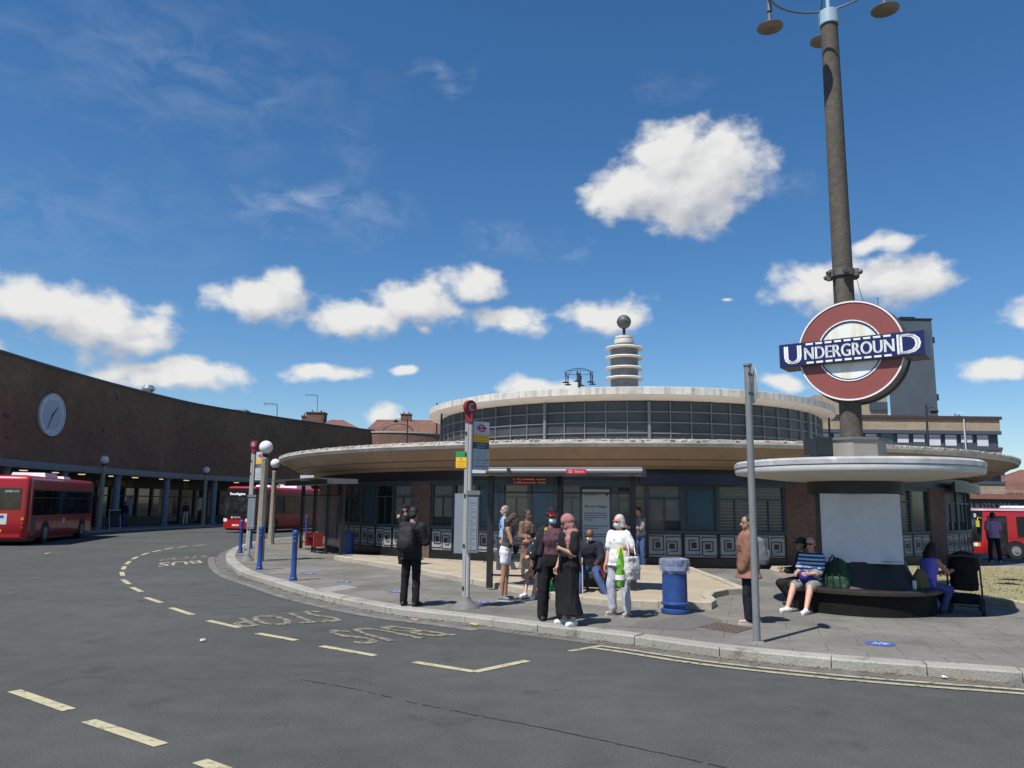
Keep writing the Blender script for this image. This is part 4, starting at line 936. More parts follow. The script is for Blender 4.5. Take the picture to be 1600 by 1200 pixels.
b=MB(); b.box((0,0,.22),(.34,.30,.30)); b.box((.0,-.18,.22),(.40,.06,.36)); b.build('housing',FRD,fl); b=MB(); b.box((0,0,.05),(.05,.2,.1)); b.box((0,-.215,.22),(.33,.01,.29)); b.build('bracket',FRD,fl)
# mast
ms=thing('station_mast','tall dark concrete mast with hanging lamps standing on the kiosk plinth','mast',(KC.x,KC.y,3.30),world=True)
ztop=PD(1295,40,KC.y).z
MC=M('mast_concrete',(.080,.069,.055),.85,var=.30,vs=9,var2=.2,vs2=1.2,bump=.5,bs=30,tint=((.20,.18,.15),22,.66))
b=MB(); b.lathe([(.205,3.30),(.195,6.0),(.168,ztop-.0)],c=c,n=28); b.build('pole',MC,ms)
b=MB(); b.lathe([(.18,ztop-.02),(.20,ztop),(.20,ztop+.30),(.10,ztop+.34),(.05,ztop+.38)],c=c,n=28); b.build('collar',M('collar_blue',(.30,.42,.50),.5),ms)
b=MB(); b.tube((KC.x,KC.y,ztop+.4),(KC.x,KC.y,ztop+2.0),.045); b.build('top_rod',MATS['collar_blue'],ms)
zr=PD(1205,5,KC.y).z; 
va=atan2(KC.y,KC.x)
LB_=M('lamp_bronze',(.09,.075,.05),.5,var=.2,vs=5)
lampring(ms,(KC.x,KC.y),1.22,5,va+R(7),ztop+1.12,.62,M('lamp_grey',(.10,.12,.13),.5),LB_,rs=.28)
zc=PD(1323,428,KC.y).z; b=MB(); b.lathe([(.195,zc-.07),(.235,zc-.07),(.235,zc+.07),(.195,zc+.07)],c=c,n=24)
for k in range(6):
    a=k*pi/3+.3; x,y=KC.x+.27*cos(a),KC.y+.27*sin(a); b.tube((x,y,zc-.09),(x,y,zc+.05),.055); b.tube((x,y,zc),(x+.10*cos(a),y+.10*sin(a),zc-.03),.045)
b.build('lamp_clamp',M('clamp_grey',(.10,.09,.08),.6,var=.3,vs=8),ms)
b=MB(); b.path([(KC.x-.24,KC.y-.05,zc-.05),(KC.x-.22,KC.y-.1,zc-.4),(KC.x-.20,KC.y-.1,zc-.9)],.006,n=5); b.path([(KC.x+.24,KC.y-.05,zc-.05),(KC.x+.30,KC.y-.05,zc-.35),(KC.x+.45,KC.y-.05,zc-.95)],.006,n=5); b.build('cable',FRD,ms)
# roundel
NA=R(36); nrm=Vector((-sin(NA),-cos(NA),0)); xr=Vector((cos(NA),-sin(NA),0))
ctr=PD(1333.5,547,KC.y-.36); ctr=Vector((KC.x,KC.y,ctr.z))+nrm*.36+Vector((.15,0,0))
SN=M('ring_red',(.225,.060,.050),.4,var=.06,vs=3); NV=M('sign_navy',(.012,.014,.085),.25,var=.1,vs=3); WS=M('sign_white',(.74,.75,.73),.35,var=.03,vs=4); ED=M('sign_edge',(.05,.05,.052),.4,var=.2,vs=6)
sg=thing('roundel_sign','large red ring roundel with a blue UNDERGROUND bar fixed to the mast','sign',(ctr.x,ctr.y,ctr.z))
FR0=frame((0,0,0),xr,(0,0,1)); RO=.985
b=MB(FR0); disc(b,RO,-.42,.0,n=64); disc(b,RO+.03,-.47,-.39,n=64); b.build('case',ED,sg)
b=MB(FR0); disc(b,RO,.001,.035,n=72,r0=.56); b.build('ring',SN,sg)
b=MB(FR0); disc(b,RO-.010,.034,.05,n=72,r0=RO-.038); disc(b,.60,.034,.048,n=72,r0=.578); 
for i in range(44): a=2*pi*i/44; disc(b,.009,.049,.053,n=6,c=(.589*cos(a),.589*sin(a)))
b.build('ring_outline',WS,sg)
b=MB(FR0); disc(b,.577,.034,.045,n=72,r0=.555); b.build('ring_dark_line',NV,sg)
wd=WS.copy(); wd.name='rust_streaked_white'; nn=wd.node_tree.nodes; ll=wd.node_tree.links
tn=nn.new('ShaderNodeTexCoord'); mp=nn.new('ShaderNodeMapping'); mp.inputs['Scale'].default_value=(7,7,.8); ll.new(tn.outputs['Object'],mp.inputs[0]); nz_=nn.new('ShaderNodeTexNoise'); nz_.inputs['Scale'].default_value=1.1; nz_.inputs['Detail'].default_value=5; ll.new(mp.outputs[0],nz_.inputs[0])
mr=nn.new('ShaderNodeMapRange'); mr.inputs['From Min'].default_value=.52; mr.inputs['From Max'].default_value=.75; ll.new(nz_.outputs['Fac'],mr.inputs['Value']); mx=nn.new('ShaderNodeMix'); mx.data_type='RGBA'; ll.new(mr.outputs[0],mx.inputs['Factor']); mx.inputs['A'].default_value=(.72,.73,.68,1); mx.inputs['B'].default_value=(.62,.55,.36,1); ll.new(mx.outputs['Result'],nn['Principled BSDF'].inputs['Base Color'])
b=MB(FR0); disc(b,.554,.001,.03,n=72); b.build('inner_disc',wd,sg)
BW,BH=1.32,.235
b=MB(FR0); 
def bx(b,x0,x1,y0,y1,z0,z1): b.box(((x0+x1)/2,(y0+y1)/2,(z0+z1)/2),(x1-x0,y1-y0,z1-z0))
bx(b,-BW,BW,-BH,BH,-.46,.14); bar=b.build('bar_case',ED,sg)
b=MB(FR0); bx(b,-BW+.015,BW-.015,-BH+.015,BH-.015,.138,.150); b.build('bar_face',NV,bar)
b=MB(FR0)
put_text(b,'U',.31,.36,T(-1.05,0,.153),bold=.016); put_text(b,'D',.37,.37,T(1.05,0,.153),bold=.016)
put_text(b,'NDERGROUN',1.62,.245,T(-.01,0,.153),bold=.007)
for sy in (-1,1):
    for i in range(9):
        x0=-.79+i*.1755; bx(b,x0,x0+.138,sy*.186-.019,sy*.186+.019,.151,.156)
b.m=1
for sy in (-1,1):
    for i in range(1,9): x0=-.79+i*.1755-.0125; old=b.M; b.M=old@T(x0,sy*.185,.155)@RZ(pi/4); b.box((0,0,0),(.042,.042,.008)); b.M=old
b.build('bar_lettering',[WS,NV],bar)
# ------------------------------------------------------------------ posts, stops, bins, shelters
BB=M('bollard_blue',(.020,.055,.22),.45,var=.12,vs=6,tint=((.012,.02,.06),9,.64))
t=thing('bollard','blue bollard','bollard',(0,0,0),group='blue bollards along the kerb')
b=MB(); b.lathe([(.095,0),(.095,.06),(.075,.08),(.075,.13),(.066,.15),(.062,.98),(.074,1.0),(.074,1.03),(.062,1.04),(.062,1.07),(.076,1.08),(.078,1.15),(.06,1.18),(0,1.19)],n=24); b.build('shaft',BB,t)
b=MB(); b.lathe([(.068,.90),(.070,.93),(.068,.96)],n=24); b.build('collar_band',M('band_bluegrey',(.05,.08,.2),.5),t)
bl=[(458,907,'blue bollard standing in the open, nearest the camera of the kerb row'),(405,890,'blue bollard just right of the tall concrete globe lamp post'),(375,864,'blue bollard at the kerb corner, just left of the timetable post'),(391,857,'blue bollard mostly hidden behind the timetable post'),(478,842,'blue bollard beyond the concrete posts, beside the far red bus')]
for i,(x,y,lb) in enumerate(bl):
    p=P(x,y,PV)
    if i==0: t.location=p; t['label']=lb
    else: dup_at(t,p,label=lb)
    if i==3: pass
# globe lamp posts
PC=M('post_concrete',(.27,.235,.175),.85,var=.12,vs=6,var2=.15,vs2=1.5,bump=.3,bs=40); GLB_=M('globe_white',(.70,.70,.68),.25,var=.03,vs=3)
t=thing('globe_lamp','lamp','street lamp',(0,0,0),group='concrete posts with white globe lamps')
b=MB(); b.lathe([(.155,0),(.14,.1),(.105,3.15),(.12,3.2),(.12,3.24),(.05,3.28)],n=8,a0=.3,a1=.3+2*pi); b.M=Matrix(); b.sm=False; b.build('post',PC,t)
b=MB(); b.lathe([(.05,3.27),(.09,3.30),(.10,3.36),(.05,3.38)],n=16); b.build('fitting',FRD,t)
b=MB(); b.sphere((0,0,3.59),.215,24); b.build('globe',GLB_,t)
b=MB(); b.tube((0,0,3.84),(0,0,4.05),.01,n=6); b.build('spike',FRD,t)
gl_=[(405,877,'concrete globe lamp post nearest the kerb, in front of the other posts'),(423,850,'concrete globe lamp post standing just behind and right of the nearest one')]
for i,(x,y,lb) in enumerate(gl_):
    p=P(x,y,PV)
    if i==0: t.location=p; t['label']=lb
    else: dup_at(t,p,label=lb)
for x,yg,lb in ((319,734,'concrete globe lamp post in front of the shop colonnade, left of the far bus'),(157,718,'globe lamp post beside the front end of the left bus')):
    s=s_at(x,1.3); p=CW(s,1.3); top=CAMH+ray(x,yg).z*(p.y/ray(x,yg).y); dup_at(t,(p.x,p.y,PV),label=lb,scale=(top-PV)/3.6)
# sign pole with round plate
p=P(1183,1005,PV); t=thing('sign_pole','grey steel pole at the kerb carrying a small round sign seen nearly edge on','sign pole',p)
GP=M('pole_grey',(.175,.185,.19),.5,var=.12,vs=4)
zt=PD(1165,572,p.y).z-PV
b=MB(); b.tube((0,0,0),(0,0,zt),.050,n=24); b.tube((0,0,zt),(0,0,zt+.03),.062,n=24); b.build('pole',GP,t)
b=MB(); b.lathe([(.13,0),(.10,.02),(.06,.035)],n=20); b.build('footing',M('footing_mortar',(.16,.15,.14),.9,var=.3,vs=9),t)
fr=frame((.095,.0,zt-.26),(cos(R(85)),sin(R(85)),0),(0,0,1)); b=MB(fr); disc(b,.27,-.004,.004,n=36,c=(.10,0)); b.build('round_plate',M('plate_grey',(.42,.44,.45),.4,var=.05,vs=3),t)
b=MB(); b.box((.03,.02,zt-.12),(.16,.05,.035),rz=R(62)); b.box((.03,.02,zt-.40),(.16,.05,.035),rz=R(62)); b.build('bracket',FRD,t)
# litter bins
def litter_bin(x,y,h,r,label,liner):
    p=P(x,y,PV); t=thing('litter_bin',label,'litter bin',p,group='round blue litter bins')
    b=MB(); b.lathe([(r,0),(r+.02,.02),(r+.02,.07),(r-.02,.09),(r-.02,.14),(r+.022,.155),(r+.022,.185),(r-.005,.20),(r-.01,h*.78),(r+.025,h*.80),(r+.03,h*.86),(r,h*.88),(r,h*.96),(r+.02,h*.97),(r+.02,h),(r-.05,h+.005),(r-.06,h*.8),(r-.08,.05),(0,.04)],n=40)
    b.build('drum',M('bin_blue',(.022,.065,.22),.38,var=.15,vs=6,tint=((.10,.13,.20),6,.66)),t)
    if liner:
        b=MB(); vs_=[];n_=60;prof=[(r-.05,h-.25),(r-.04,h-.02),(r-.01,h+.025),(r+.035,h+.01),(r+.045,h-.06),(r+.04,h-.12),(r+.05,h-.18),(r+.035,h-.23)]
        for k,(rr,z) in enumerate(prof):
            for i in range(n_):
                a=2*pi*i/n_; j=noise.noise(Vector((cos(a)*4,sin(a)*4,z*14)))*.022+noise.noise(Vector((cos(a)*13,sin(a)*13,z*30)))*.010; zz=z+(noise.noise(Vector((cos(a)*5,sin(a)*5,k)))*.045 if k==len(prof)-1 else 0)
                vs_.append(((rr+j)*sin(a),-(rr+j)*cos(a),zz))
        fs_=[(k*n_+i,k*n_+(i+1)%n_,(k+1)*n_+(i+1)%n_,(k+1)*n_+i) for k in range(len(prof)-1) for i in range(n_)]
        b.add(vs_,fs_); b.build('plastic_liner',M('clear_plastic',(.75,.80,.88),.12,alpha=.20,spec=1.0),t)
    return t
litter_bin(1055,958,.92,.225,'round blue litter bin with clear plastic liner beside the gravel bed',True)
litter_bin(542,867,.80,.235,'plain round blue litter bin standing by the station wall on the left',False)
# bus stop posts
GY=M('stop_grey',(.34,.34,.33),.45,var=.08,vs=4); RD=M('flag_red',(.22,.015,.02),.45); FW=M('flag_white',(.48,.50,.53),.4,var=.03,vs=3); YO=M('flag_yellow',(.85,.45,.02),.5); DGY=M('flag_slate',(.07,.08,.10),.5); TXT=M('print_dark',(.03,.03,.045),.6); PAN=M('panel_grey',(.14,.155,.17),.4,var=.1,vs=3); PAP=M('paper_grey',(.22,.25,.28),.35,var=.08,vs=5)
RED2=M('logo_red',(.50,.02,.04),.5)
def small_roundel(fr,r,parent,bar=None):
    b=MB(fr); disc(b,r,0,.004,n=28,r0=r*.66); b.build('roundel_ring',RED2,parent)
    b=MB(fr); bx(b,-r*1.28,r*1.28,-r*.19,r*.19,.004,.007); b.build('roundel_bar',bar or RED2,parent)
def bus_stop(x,y,letter,label,hgt,faceang,s=1.0,panels='C',q=0):
    Q=RZ(R(q))
    p=P(x,y,PV); t=thing('bus_stop_post',label,'bus stop',p,R(faceang),group='tall bus stop posts with flags')
    b=MB(); b.lathe([(.26,0),(.24,.03),(.17,.09),(.10,.16),(.08,.2)],n=28); b.build('base_cone',M('cone_grey',(.13,.125,.12),.7,var=.2,vs=8),t)
    b=MB(); b.box((-.036,0,hgt/2),(.060,.06,hgt-.1)); b.tube((.036,0,.1),(.036,0,hgt-.35),.041,n=16)
    b.build('post',GY,t)
    b=MB()
    for z in (.35,1.1,2.0,2.75,3.15): b.box((-.0455,-.037,z),(.03,.012,.06))
    b.build('post_clip',FRD,t)
    b=MB(Q@frame((0,-.03,hgt-.02),(1,0,0),(0,0,1))); disc(b,.128,-.06,.03,n=36); b.build('letter_disc',RD,t)
    b=MB(Q@frame((0,0,hgt-.02),(1,0,0),(0,0,1))); disc(b,.127,.031+.03,.033+.03,n=36,r0=.112); b.build('disc_edge',M('flag_darkred',(.10,.01,.015),.5),t)
    b=MB(Q@frame((0,-.03,hgt-.02),(1,0,0),(0,0,1))); put_text(b,letter,.10,.14,T(0,0,.034),bold=.004); b.build('stop_letter',FW,t)
    b=MB(); b.box((0,0,hgt-.22),(.13,.09,.16)); b.build('red_neck',RD,t)
    # flag to the right
    fz_=hgt-.27; FM=Q@T(.10,0,fz_)@Matrix.Diagonal((.82 if q else .8,1,.62,1))@T(-.10,0,-fz_)
    b=MB(FM); b.box((.34,0,fz_-.20),(.46,.03,.40)); fl_=b.build('flag',FW,t)
    small_roundel(FM@frame((.34,-.016,fz_-.20),(1,0,0),(0,0,1)),.115,fl_,M('logo_violet',(.25,.02,.10),.5))
    b=MB(FM); b.box((.34,0,fz_-.515),(.46,.032,.225)); f2=b.build('yellow_plate',YO,t)
    b=MB(FM@frame((.34,-.017,fz_-.515),(1,0,0),(0,0,1))); put_text(b,'Bus stop closed',.40,.06,T(0,.045,0)); put_text(b,'see notice below',.36,.05,T(0,-.05,0)); b.build('lettering',M('print_brown',(.3,.10,.02),.6),f2)
    b=MB(FM); b.box((.34,0,fz_-.73),(.46,.03,.20)); f3=b.build('slate_plate',DGY,t)
    b=MB(FM@frame((.34,-.016,fz_-.73),(1,0,0),(0,0,1))); put_text(b,'Southgate',.26,.055,T(0,.04,0)); put_text(b,'Station '+letter,.24,.05,T(0,-.04,0)); b.build('lettering',FW,f3)
    b=MB(FM); b.box((.34,0,fz_-1.15),(.46,.03,.63)); f4=b.build('route_plate',FW if panels=='C' else FW,t)
    b=MB(FM@frame((.34,-.016,fz_-1.15),(1,0,0),(0,0,1)))
    put_text(b,'towards Palmers Green',.40,.04,T(0,.26,0)); put_text(b,'Arnos Grove or Barnet',.38,.04,T(0,.20,0)); put_text(b,'Winchmore Hill',.28,.04,T(0,.14,0))
    for i,w_ in enumerate(('121','125','298','W6','299','382')):
        put_text(b,w_,.10,.075,T(-.15+.15*(i%3),-.02-.19*(i//3),0),bold=.002)
    for k in (-.075,.075): bx(b,k-.004,k+.004,-.30,.08,0,.002)
    bx(b,-.22,.22,-.115,-.107,0,.002); bx(b,-.22,.22,.078,.086,0,.002); b.build('route_numbers',M('print_slate',(.10,.12,.16),.6),f4)
    return t
t=bus_stop(727,950,'C','grey bus stop post with red C disc and yellow plate before the shelter',3.66,-8,q=50)
hg=2.98; HM=T(-.05,0,2.81)@Matrix.Diagonal((.62,1,.62,1))@T(.02,0,-hg)
b=MB(HM); b.box((-.145,-.03,hg-.09),(.32,.02,.18)); q=b.build('green_plate',M('plate_green',(.02,.25,.10),.5),t)
b=MB(HM); b.box((-.145,-.03,hg-.335),(.32,.02,.31)); q=b.build('yellow_notice',M('notice_yellow',(.85,.50,.02),.5),t)
b=MB(HM@frame((-.145,-.041,hg-.335),(1,0,0),(0,0,1))); put_text(b,'No stopping',.24,.05,T(0,.03,0),bold=.001); put_text(b,'at any time',.22,.05,T(0,-.045,0),bold=.001); put_text(b,'except buses',.24,.045,T(0,-.115,0),bold=.001); disc(b,.025,0,.003,n=12,c=(0,.11)); b.build('lettering',M('print_redbrown',(.35,.08,.02),.6),q)
def timetable(t,cx,cy,z0,z1,w,dp=.09,rz=0):
    b=MB(); b.box((cx,cy,(z0+z1)/2),(w,dp,z1-z0),rz=rz); b.box((cx,cy,z1+.035),(w+.05,dp+.04,.075),rz=rz); tt=b.build('timetable_case',PAN,t)
    b=MB(frame((cx,cy,0),(cos(rz),sin(rz),0),(0,0,1))); bx(b,-w/2+.03,w/2-.03,z0+.05,z1-.05,dp/2+.001,dp/2+.006); f=b.build('timetable_sheet',PAP,tt)
    b=MB(frame((cx,cy,0),(cos(rz),sin(rz),0),(0,0,1)))
    z=z0+.08; k=0
    while z<z1-.1:
        bx(b,-w/2+.045,w/2-.05-(.05 if k%3==0 else 0),z,z+(.012 if k%4 else .022),dp/2+.0065,dp/2+.008); z+=.035 if k%4 else .055; k+=1
    b.build('timetable_print',M('print_mid',(.10,.12,.15),.6),f)
timetable(t,.12,-.02,.98,2.02,.20,.12)
b=MB(); b.box((-.155,.04,1.5),(.17,.05,1.08)); b.build('side_panel',M('side_panel_grey',(.20,.23,.26),.4,var=.06,vs=3),t)
t=bus_stop(386,876,'B','grey bus stop post with red B disc beside the nearest globe lamp',3.72,-14)
timetable(t,.08,-.02,1.0,2.0,.27,.10)
# the shelters
SH=M('shelter_grey',(.15,.155,.16),.4,var=.08,vs=3); SHD=M('shelter_dark',(.018,.018,.02),.35); GLS=M('shelter_glass',(.5,.55,.55),.03,alpha=.05,spec=.8)
SRED=M('perch_red',(.30,.02,.018),.4)
def shelter(A,B,depth,label,zr,text=True,bench=(.3,.8)):
    A=Vector((A[0],A[1],PV)); B=Vector((B[0],B[1],PV)); L=(B-A).length; rz=atan2(B.y-A.y,B.x-A.x)
    t=thing('bus_shelter',label,'bus shelter',A,rz)
    b=MB(); n=10; prof=[(-.12,.02),(-.14,.09),(-.06,.155),(.5,.21),(depth,.20),(depth+.06,.10),(depth,.04),(.1,.0)]
    vs=[(x,y,zr+z) for x in (-.25,L+.25) for (y,z) in prof]; m=len(prof); b.add(vs,[tuple(range(m)),tuple(range(2*m-1,m-1,-1))]+[(m+i,m+(i+1)%m,(i+1)%m,i) for i in range(m)]); rf=b.build('roof',SH,t)
    b=MB(); b.tube((-.3,-.11,zr+.08),(L+.3,-.11,zr+.08),.075,n=16); b.build('roof_edge',M('roof_edge_grey',(.12,.12,.12),.4),rf)
    if text:
        F_=frame((0,-.198,zr+.08),(1,0,0),(0,0,1)); b=MB(F_); bx(b,L*.60,L*.60+.42,-.045,.05,0,.006); rp=b.build('red_plate',M('plate_red',(.55,.02,.04),.4),rf)
        b=MB(F_); put_text(b,'Buses',.18,.045,T(L*.60+.28,.005,.008)); disc(b,.035,.006,.010,n=16,c=(L*.60+.09,.003),r0=.022); b.build('plate_print',FW,rp)
        b=MB(F_); bx(b,-.15,.16,-.035,.045,0,.004); b.build('stop_name',FW,rf)
        b=MB(F_); bx(b,.62,.70,-.06,.08,.0,.008); b.build('edge_clip',FRD,rf)
        b=MB(); b.box((1.0,.35,zr-.10),(1.1,.12,.15)); dm=b.build('departure_screen',SHD,t)
        b=MB(frame((1.0,.289,zr-.10),(1,0,0),(0,0,1))); put_text(b,'1 121 Enfield  4 min',.7,.03,T(0,.035,0)); put_text(b,'2 298 Arnos Gr  9 min',.7,.03,T(0,-.035,0)); b.build('led_text',M('led_orange',(1,.12,.02),.5,emit=.5),dm)
    k=max(2,round(L/1.75)); xs=[L*i/k for i in range(k+1)]
    for x in xs: b=MB(); b.box((x,depth*.62,zr/2+.03),(.12,.12,zr-.02)); b.build('post',SHD,t)
    for a,c in zip(xs,xs[1:]):
        b=MB(); b.box(((a+c)/2,depth*.62,1.22),(c-a-.14,.015,1.75)); b.build('glass_panel',GLS,t)
        b=MB(); b.box(((a+c)/2,depth*.62,2.12),(c-a-.12,.04,.04)); b.box(((a+c)/2,depth*.62,.32),(c-a-.12,.04,.04)); b.build('rail',SHD,t)
    if bench:
        x0,x1=L*bench[0],L*bench[1]
        b=MB(); b.box(((x0+x1)/2,depth*.36,.60),(x1-x0,.26,.06)); b.box((x0+.3,depth*.36,.3),(.06,.06,.56)); b.box((x1-.3,depth*.36,.3),(.06,.06,.56)); s_=b.build('perch_seat',SHD,t)
        for xe in (x0,x1): b=MB(); b.box((xe,depth*.36,.50),(.10,.34,.50)); b.build('seat_end',SRED,t)
    return t
A=P(738,900,PV); A=Vector((-.75,16.0,0)); 
SA=Vector((PD(752,740,16.9).x,16.9,0)); SB=Vector((PD(982,740,16.1).x,16.1,0))
zsr=PD(870,741,16.4).z-PV-.03
sh1=shelter(SA,SB,1.25,'grey bus shelter with dark posts in front of the station entrance','%d'%0 and zsr,True,(.44,.80))
SA2=Vector((PD(446,757,31.5).x,31.5,0)); SB2=Vector((PD(506,757,27.6).x,27.6,0))
zs2=PD(480,758,29.5).z-PV
sh2=shelter(SB2,SA2,-1.2,'smaller grey bus shelter by the left end of the station wall',zs2,False,(.35,.55))
b=MB(); b.box((0,0,.12),(.5,.12,.2)); o=b.build('shelter_roof_sign',FW); o.location=PD(480,752,29.0); tag(o,'small white and red stop sign on the roof of the left shelter','sign')
# poster case in the shelter
pz0,pz1=.55,PD(930,757,17.2).z; pp=PD(931,800,17.6); 
t=thing('poster_case','tall freestanding poster case with a pale grey notice about bus changes','poster case',(pp.x,pp.y,PV),R(-5))
b=MB(); b.box((0,0,1.27),(.72,.14,2.0)); b.box((0,0,.16),(.60,.10,.32)); b.build('case',SHD,t)
b=MB(); b.box((0,-.072,1.30),(.60,.012,1.82)); pf=b.build('poster_sheet',M('poster_white',(.55,.56,.57),.4,var=.04,vs=3),t)
b=MB(frame((0,-.0795,0),(1,0,0),(0,0,1))); put_text(b,'Bus use changes',.48,.085,T(.0,1.83,0),bold=.003)
for i,(z,w_) in enumerate(((2.08,.30),(1.68,.5),(1.63,.52),(1.58,.5),(1.53,.2),(1.40,.5),(1.35,.3),(1.22,.52),(1.17,.52),(1.0,.5),(.95,.4),(.75,.4),(.6,.3))): bx(b,-.26,-.26+w_,z,z+.016,0,.001)
disc(b,.03,0,.002,n=12,c=(.24,2.10)); b.build('poster_print',TXT,pf)
# A-board outside the shops
s=s_at(181,1.0); p=CW(s,1.0); t=thing('pavement_sign','black A shaped pavement board with a pale frame outside the shops','pavement sign',(p.x,p.y,PV),R(60))
b=MB(); b.M=RX(R(-8)); b.box((0,-.12,.6),(.75,.03,1.15)); b.M=RX(R(8)); b.box((0,.12,.6),(.75,.03,1.15)); b.build('board',M('chalkboard',(.02,.02,.022),.6),t)
b=MB(RX(R(-8))); 
for x in (-.385,.385): b.box((x,-.12,.62),(.05,.04,1.25))
for z in (.03,1.2): b.box((0,-.12,z),(.74,.04,.05))
b.build('frame',M('frame_pale',(.45,.42,.38),.6),t)
# ------------------------------------------------------------------ buses
BR=M('bus_red',(.40,.012,.016),.28,var=.03,vs=2,coat=.4); BRL=M('bus_roof_white',(.62,.62,.64),.4,var=.05,vs=2); BG=M('bus_glass',(.016,.018,.019),.05,spec=.7,var=.85,vs=.9,var2=.6,vs2=3); BK_=M('bus_black',(.012,.012,.014),.35); TY=M('tyre',(.015,.015,.015),.85); RIM=M('rim_grey',(.22,.22,.22),.45); CH=M('bus_cream',(.55,.50,.42),.5)  # bus glass is opaque: patches in its colour imitate light seen through the windows
HL=M('headlamp',(.75,.78,.8),.1,spec=1); TL=M('tail_lamp',(.45,.02,.02),.25); OR_=M('indicator',(.75,.25,.02),.3); PLT=M('plate_yellow',(.75,.55,.05),.5); PLW=M('plate_white',(.75,.75,.72),.5); INS=M('bus_interior',(.10,.07,.07),.8)
def bus(label,loc,rz,L=10.2,w=2.44,top=2.95,style=0,white_line=False):
    t=thing('bus',label,'bus',loc,rz,group='red single deck buses')
    rc=.42; rr=.22
    pts=[]
    def arc(cx,cy,r,a0,a1,n=6): 
        for i in range(n+1): a=a0+(a1-a0)*i/n; pts.append((cx+r*cos(a),cy+r*sin(a)))
    h=w/2
    xs=[-L/2+rr+(L-rr-rc)*i/40 for i in range(41)]
    for x in xs: pts.append((x,-h))
    arc(L/2-rc,-h+rc,rc,-pi/2,0); 
    for i in range(1,8): pts.append((L/2+.05*sin(pi*i/8),-h+rc+(w-2*rc)*i/8))
    arc(L/2-rc,h-rc,rc,0,pi/2)
    for x in reversed(xs): pts.append((x,h))
    arc(-L/2+rr,h-rr,rr,pi/2,pi)
    for i in range(1,6): pts.append((-L/2,h-rr-(w-2*rr)*i/6))
    arc(-L/2+rr,-h+rr,rr,pi,1.5*pi)
    out=[pts[0]]
    for p in pts[1:]:
        if (Vector(p)-Vector(out[-1])).length>1e-4: out.append(p)
    if (Vector(out[0])-Vector(out[-1])).length<1e-4: out.pop()
    O=[Vector((x,y,0)) for x,y in out]; n=len(O)
    N=[]
    for i in range(n):
        d=(O[(i+1)%n]-O[i-1]).normalized(); N.append(Vector((d.y,-d.x,0)))
    acc=[0]
    for i in range(n): acc.append(acc[-1]+(O[(i+1)%n]-O[i]).length)
    TOT=acc[-1]
    def rake(p):
        k=sm(L/2-.9,L/2,p.x)*sm(.9,top,p.z)*.22 ; return Vector((p.x-k,p.y,p.z))
    def at(s,off=0):
        s%=TOT; import bisect; i=min(n-1,bisect.bisect_right(acc,s)-1); f=(s-acc[i])/(acc[i+1]-acc[i]); j=(i+1)%n
        return O[i].lerp(O[j],f)+N[i].lerp(N[j],f).normalized()*off
    b=MB(); b.sm=True
    lev=[(.28,-.04),(.34,0),(1.0,.0),(2.2,-.01),(top-.22,-.02),(top-.10,-.06),(top-.02,-.18),(top,-.36)]
    vs=[rake(O[i]+N[i]*o+Vector((0,0,z))) for (z,o) in lev for i in range(n)]
    b.add(vs,[(k*n+i,k*n+(i+1)%n,(k+1)*n+(i+1)%n,(k+1)*n+i) for k in range(len(lev)-1) for i in range(n)]+[tuple(range((len(lev)-1)*n,len(lev)*n))])
    b.build('body',BR,t)
    b=MB(); b.box((0,0,.27),(L-.7,w-.3,.2)); b.build('underframe',BK_,t)
    sF=acc[[i for i in range(n) if O[i].x>L/2+.049][0]]; sB=[acc[i] for i in range(n) if O[i].x<-L/2+.001 and abs(O[i].y)<.01] or [TOT-(w/2)-rr*.57-.2]
    sB=sB[0]
    def SR(x): return x+L/2-rr                      # right side
    iL=[i for i in range(n) if abs(O[i].x-xs[-1])<1e-6 and O[i].y>0][0]; sL0=acc[iL]
    def SL(x): return sL0+(xs[-1]-x)
    def patch_(s0,s1,z0,z1,off=.008,mb=None):
        own=mb is None; mb=mb or MB(); k=max(2,int(abs(s1-s0)/.12)); vs=[]
        nz=4
        for i in range(k+1):
            s=s0+(s1-s0)*i/k
            for j in range(nz+1): vs.append(rake(at(s,off)+Vector((0,0,z0+(z1-z0)*j/nz))))
            vs.append(rake(at(s,off-.03)+Vector((0,0,z1)))); vs.append(rake(at(s,off-.03)+Vector((0,0,z0))))
        m=nz+3; fs=[]
        for i in range(k):
            for j in range(m): fs.append((i*m+j,(i+1)*m+j,(i+1)*m+(j+1)%m,i*m+(j+1)%m))
        fs+=[tuple(range(m)),tuple(reversed(range(k*m,k*m+m)))]
        mb.sm=False; mb.add(vs,fs); return mb
    # side windows
    def wins(side,xs_,z0=1.28,z1=2.36):
        f=SR if side<0 else SL
        for a,c in zip(xs_,xs_[1:]):
            g_=patch_(f(a+.02),f(c-.02),z0,z1); w_=g_.build('window',BG,t)
            m=MB(); patch_(f(a+.05),f(c-.05),z1-.33,z1-.30,.012,m); m.build('window_rail',BK_,w_)
    wx=[-L/2+.45,-L/2+1.55,-L/2+2.9,-.55,.75,2.05,3.3,L/2-.55]
    wins(-1,wx)
    b=patch_(SR(-L/2+.42),SR(L/2-.5),1.24,2.42,.002); b.build('window_surround',BK_,t)
    if style==1:
        wins(1,[x for x in wx if x<L/2-2.2]); b=patch_(SL(-L/2+.42),SL(L/2-.5),1.24,2.42,.002); b.build('window_surround',BK_,t)
    else: wins(1,[x for x in wx if x<L/2-2.2]); b=patch_(SL(-L/2+.42),SL(L/2-2.3),1.24,2.42,.002); b.build('window_surround',BK_,t)
    # door on the left side
    dx0,dx1=L/2-1.75,L/2-.62
    b=patch_(SL(dx0),SL(dx1),.38,2.45,.010); d_=b.build('door',BK_,t)
